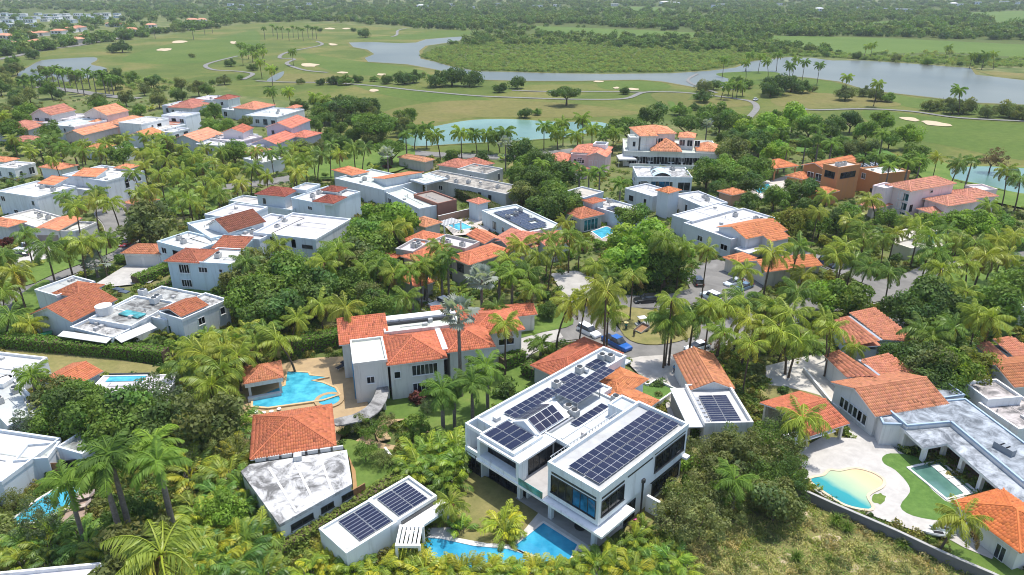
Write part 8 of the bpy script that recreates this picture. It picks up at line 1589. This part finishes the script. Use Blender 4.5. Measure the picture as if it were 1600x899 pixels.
for i in range(4): a0 = math.pi / 4 + i * math.pi / 2; m = MB(); m.tube([(r * 1.28 * math.cos(a0), r * 1.28 * math.sin(a0), 0), (r * 1.28 * math.cos(a0), r * 1.28 * math.sin(a0), 2.5)], .06, 6); m.build("pole", ['frame_white'], o)
q = W(694, 353, 3); u_ = W(721, 345, 3) - q; Lp_ = np.linalg.norm(u_); u_ /= Lp_; c = q; o = empty("white_pergola", (c[0], c[1], 0), math.atan2(u_[1], u_[0])); tag(o, "white open pergola beside the small pale pool", "pergola"); F0 = Fr((0, 0), (1, 0), (0, 1))
for x in (0, Lp_ - .3):
    for y in (0, 2.6): m = MB(); m.box(F0, x, x + .3, y, y + .3, 0, 2.9); m.build("post", ['stucco'], o, (.75, .74, .72))
for i in range(10): m = MB(); m.box(F0, i * Lp_ / 10, i * Lp_ / 10 + .2, -.3, 3.2, 2.92, 3.1); m.build("rafter", ['stucco'], o, (.75, .74, .72))
for wp, hh, lab in (([(596, 352), (640, 340)], 0, None),): pass
for pts, hgt, col, lab in (([(685, 338), (733, 327)], 2.2, (.40, .24, .17), "reddish brown garden wall with pale top behind the white pergola"), ([(560, 452), (552, 500), (556, 512)], 1.4, (.5, .45, .36), "low tan garden wall along the villa lawn"), ([(600, 700), (612, 716), (640, 716)], .9, (.62, .6, .55), "low curved white garden wall below the round path"), ([(1255, 575), (1300, 630), (1312, 640)], .9, (.62, .6, .56), "low white walkway wall beside the wide low tile roof"), ([(700, 598), (740, 590)], 1.0, (.6, .58, .54), "low pale wall at the foot of the villa's right wing")):
    c = W(*pts[0]); o = empty("garden_wall", (c[0], c[1], 0)); tag(o, lab, "wall")
    for p, q in zip(pts[:-1], pts[1:]): Fk, Lk = edge_frame(W(*p, hgt), W(*q, hgt)); m = MB(); m.box(Fk, 0, Lk, 0, .22, 0, hgt); m.build("wall_panel", ['stucco'], o, col, tuple(o.location)); m = MB(); m.box(Fk, -.02, Lk + .02, -.03, .25, hgt + .003, hgt + .07); m.build("wall_cap", ['stucco'], o, (.7, .69, .66), tuple(o.location))

# ------------------------------------------------------------------ the hazy air
t = NT('haze_air'); v_ = t.n("ShaderNodeVolumePrincipled"); v_.inputs["Color"].default_value = (.86, .93, 1.0, 1); v_.inputs["Density"].default_value = 0.00009; v_.inputs["Anisotropy"].default_value = 0.0; t.l(v_.outputs[0], t.out.inputs['Volume'])
m = MB(); m.add([(-2450, -170, -1), (2450, -170, -1), (3260, 3450, -1), (-3260, 3450, -1), (-2450, -170, 62), (2450, -170, 62), (3260, 3450, 62), (-3260, 3450, 62)], [(0, 3, 2, 1), (4, 5, 6, 7), (0, 1, 5, 4), (1, 2, 6, 5), (2, 3, 7, 6), (3, 0, 4, 7)])
o = m.build("haze", ['haze_air']); o["kind"] = "stuff"
# ------------------------------------------------------------------ describe every plant by its look and by what it stands near
LAND = [l for l in LAND if l[2]]; lx = np.array([(l[0], l[1]) for l in LAND]); groups = {}
for P_ in PLANTS:
    x, y = P_['x'], P_['y']; d = np.hypot(lx[:, 0] - x, lx[:, 1] - y); i = int(np.argmin(d)); ax, ay, ph = LAND[i]
    qx, qy = PX(x, y); bx, by = PX(ax, ay); P_['px'] = PX(x, y, P_['h'])[0]
    if y > 470: rel = "on the course beyond " + ph if qy < by else "near " + ph
    elif abs(qx - bx) > 1.1 * abs(y - ay) * FPX / max(y, 60) * .6 and abs(qx - bx) > 6: rel = ("left of " if qx < bx else "right of ") + ph
    else: rel = ("in front of " if y < ay else "behind ") + ph
    base = " ".join(w for w in (P_['size'], P_['tint'], P_['sp']) if w); groups.setdefault((base, rel), []).append(P_)
ORD = ['leftmost', 'second from left', 'third from left', 'fourth from left', 'fifth from left', 'sixth from left', 'seventh from left', 'eighth from left', 'ninth from left', 'tenth from left', 'eleventh from left', 'twelfth from left', 'thirteenth from left', 'fourteenth from left', 'fifteenth from left']
NUM = {2: 'two', 3: 'three', 4: 'four', 5: 'five', 6: 'six', 7: 'seven', 8: 'eight', 9: 'nine', 10: 'ten', 11: 'eleven', 12: 'twelve', 13: 'thirteen', 14: 'fourteen', 15: 'fifteen', 16: 'sixteen'}
for (base, rel), L in groups.items():
    L.sort(key=lambda q: q['px'])
    for i, P_ in enumerate(L):
        if len(L) == 1: lab = base + " " + rel
        elif len(L) <= 16: lab = base + " " + rel + ", " + (ORD[i] if i < len(L) - 1 else 'rightmost') + " of " + NUM[len(L)]
        else: lab = base + " " + rel
        wds = lab.split()
        for cut in ((' of ' + NUM.get(len(L), '-'), ''), (' on the course beyond', ' beyond'), (P_['size'] + ' ', '')):
            if len(lab.split()) > 16: lab = lab.replace(*cut)
        tag(P_['o'], lab, P_['cat'], P_['grp'])
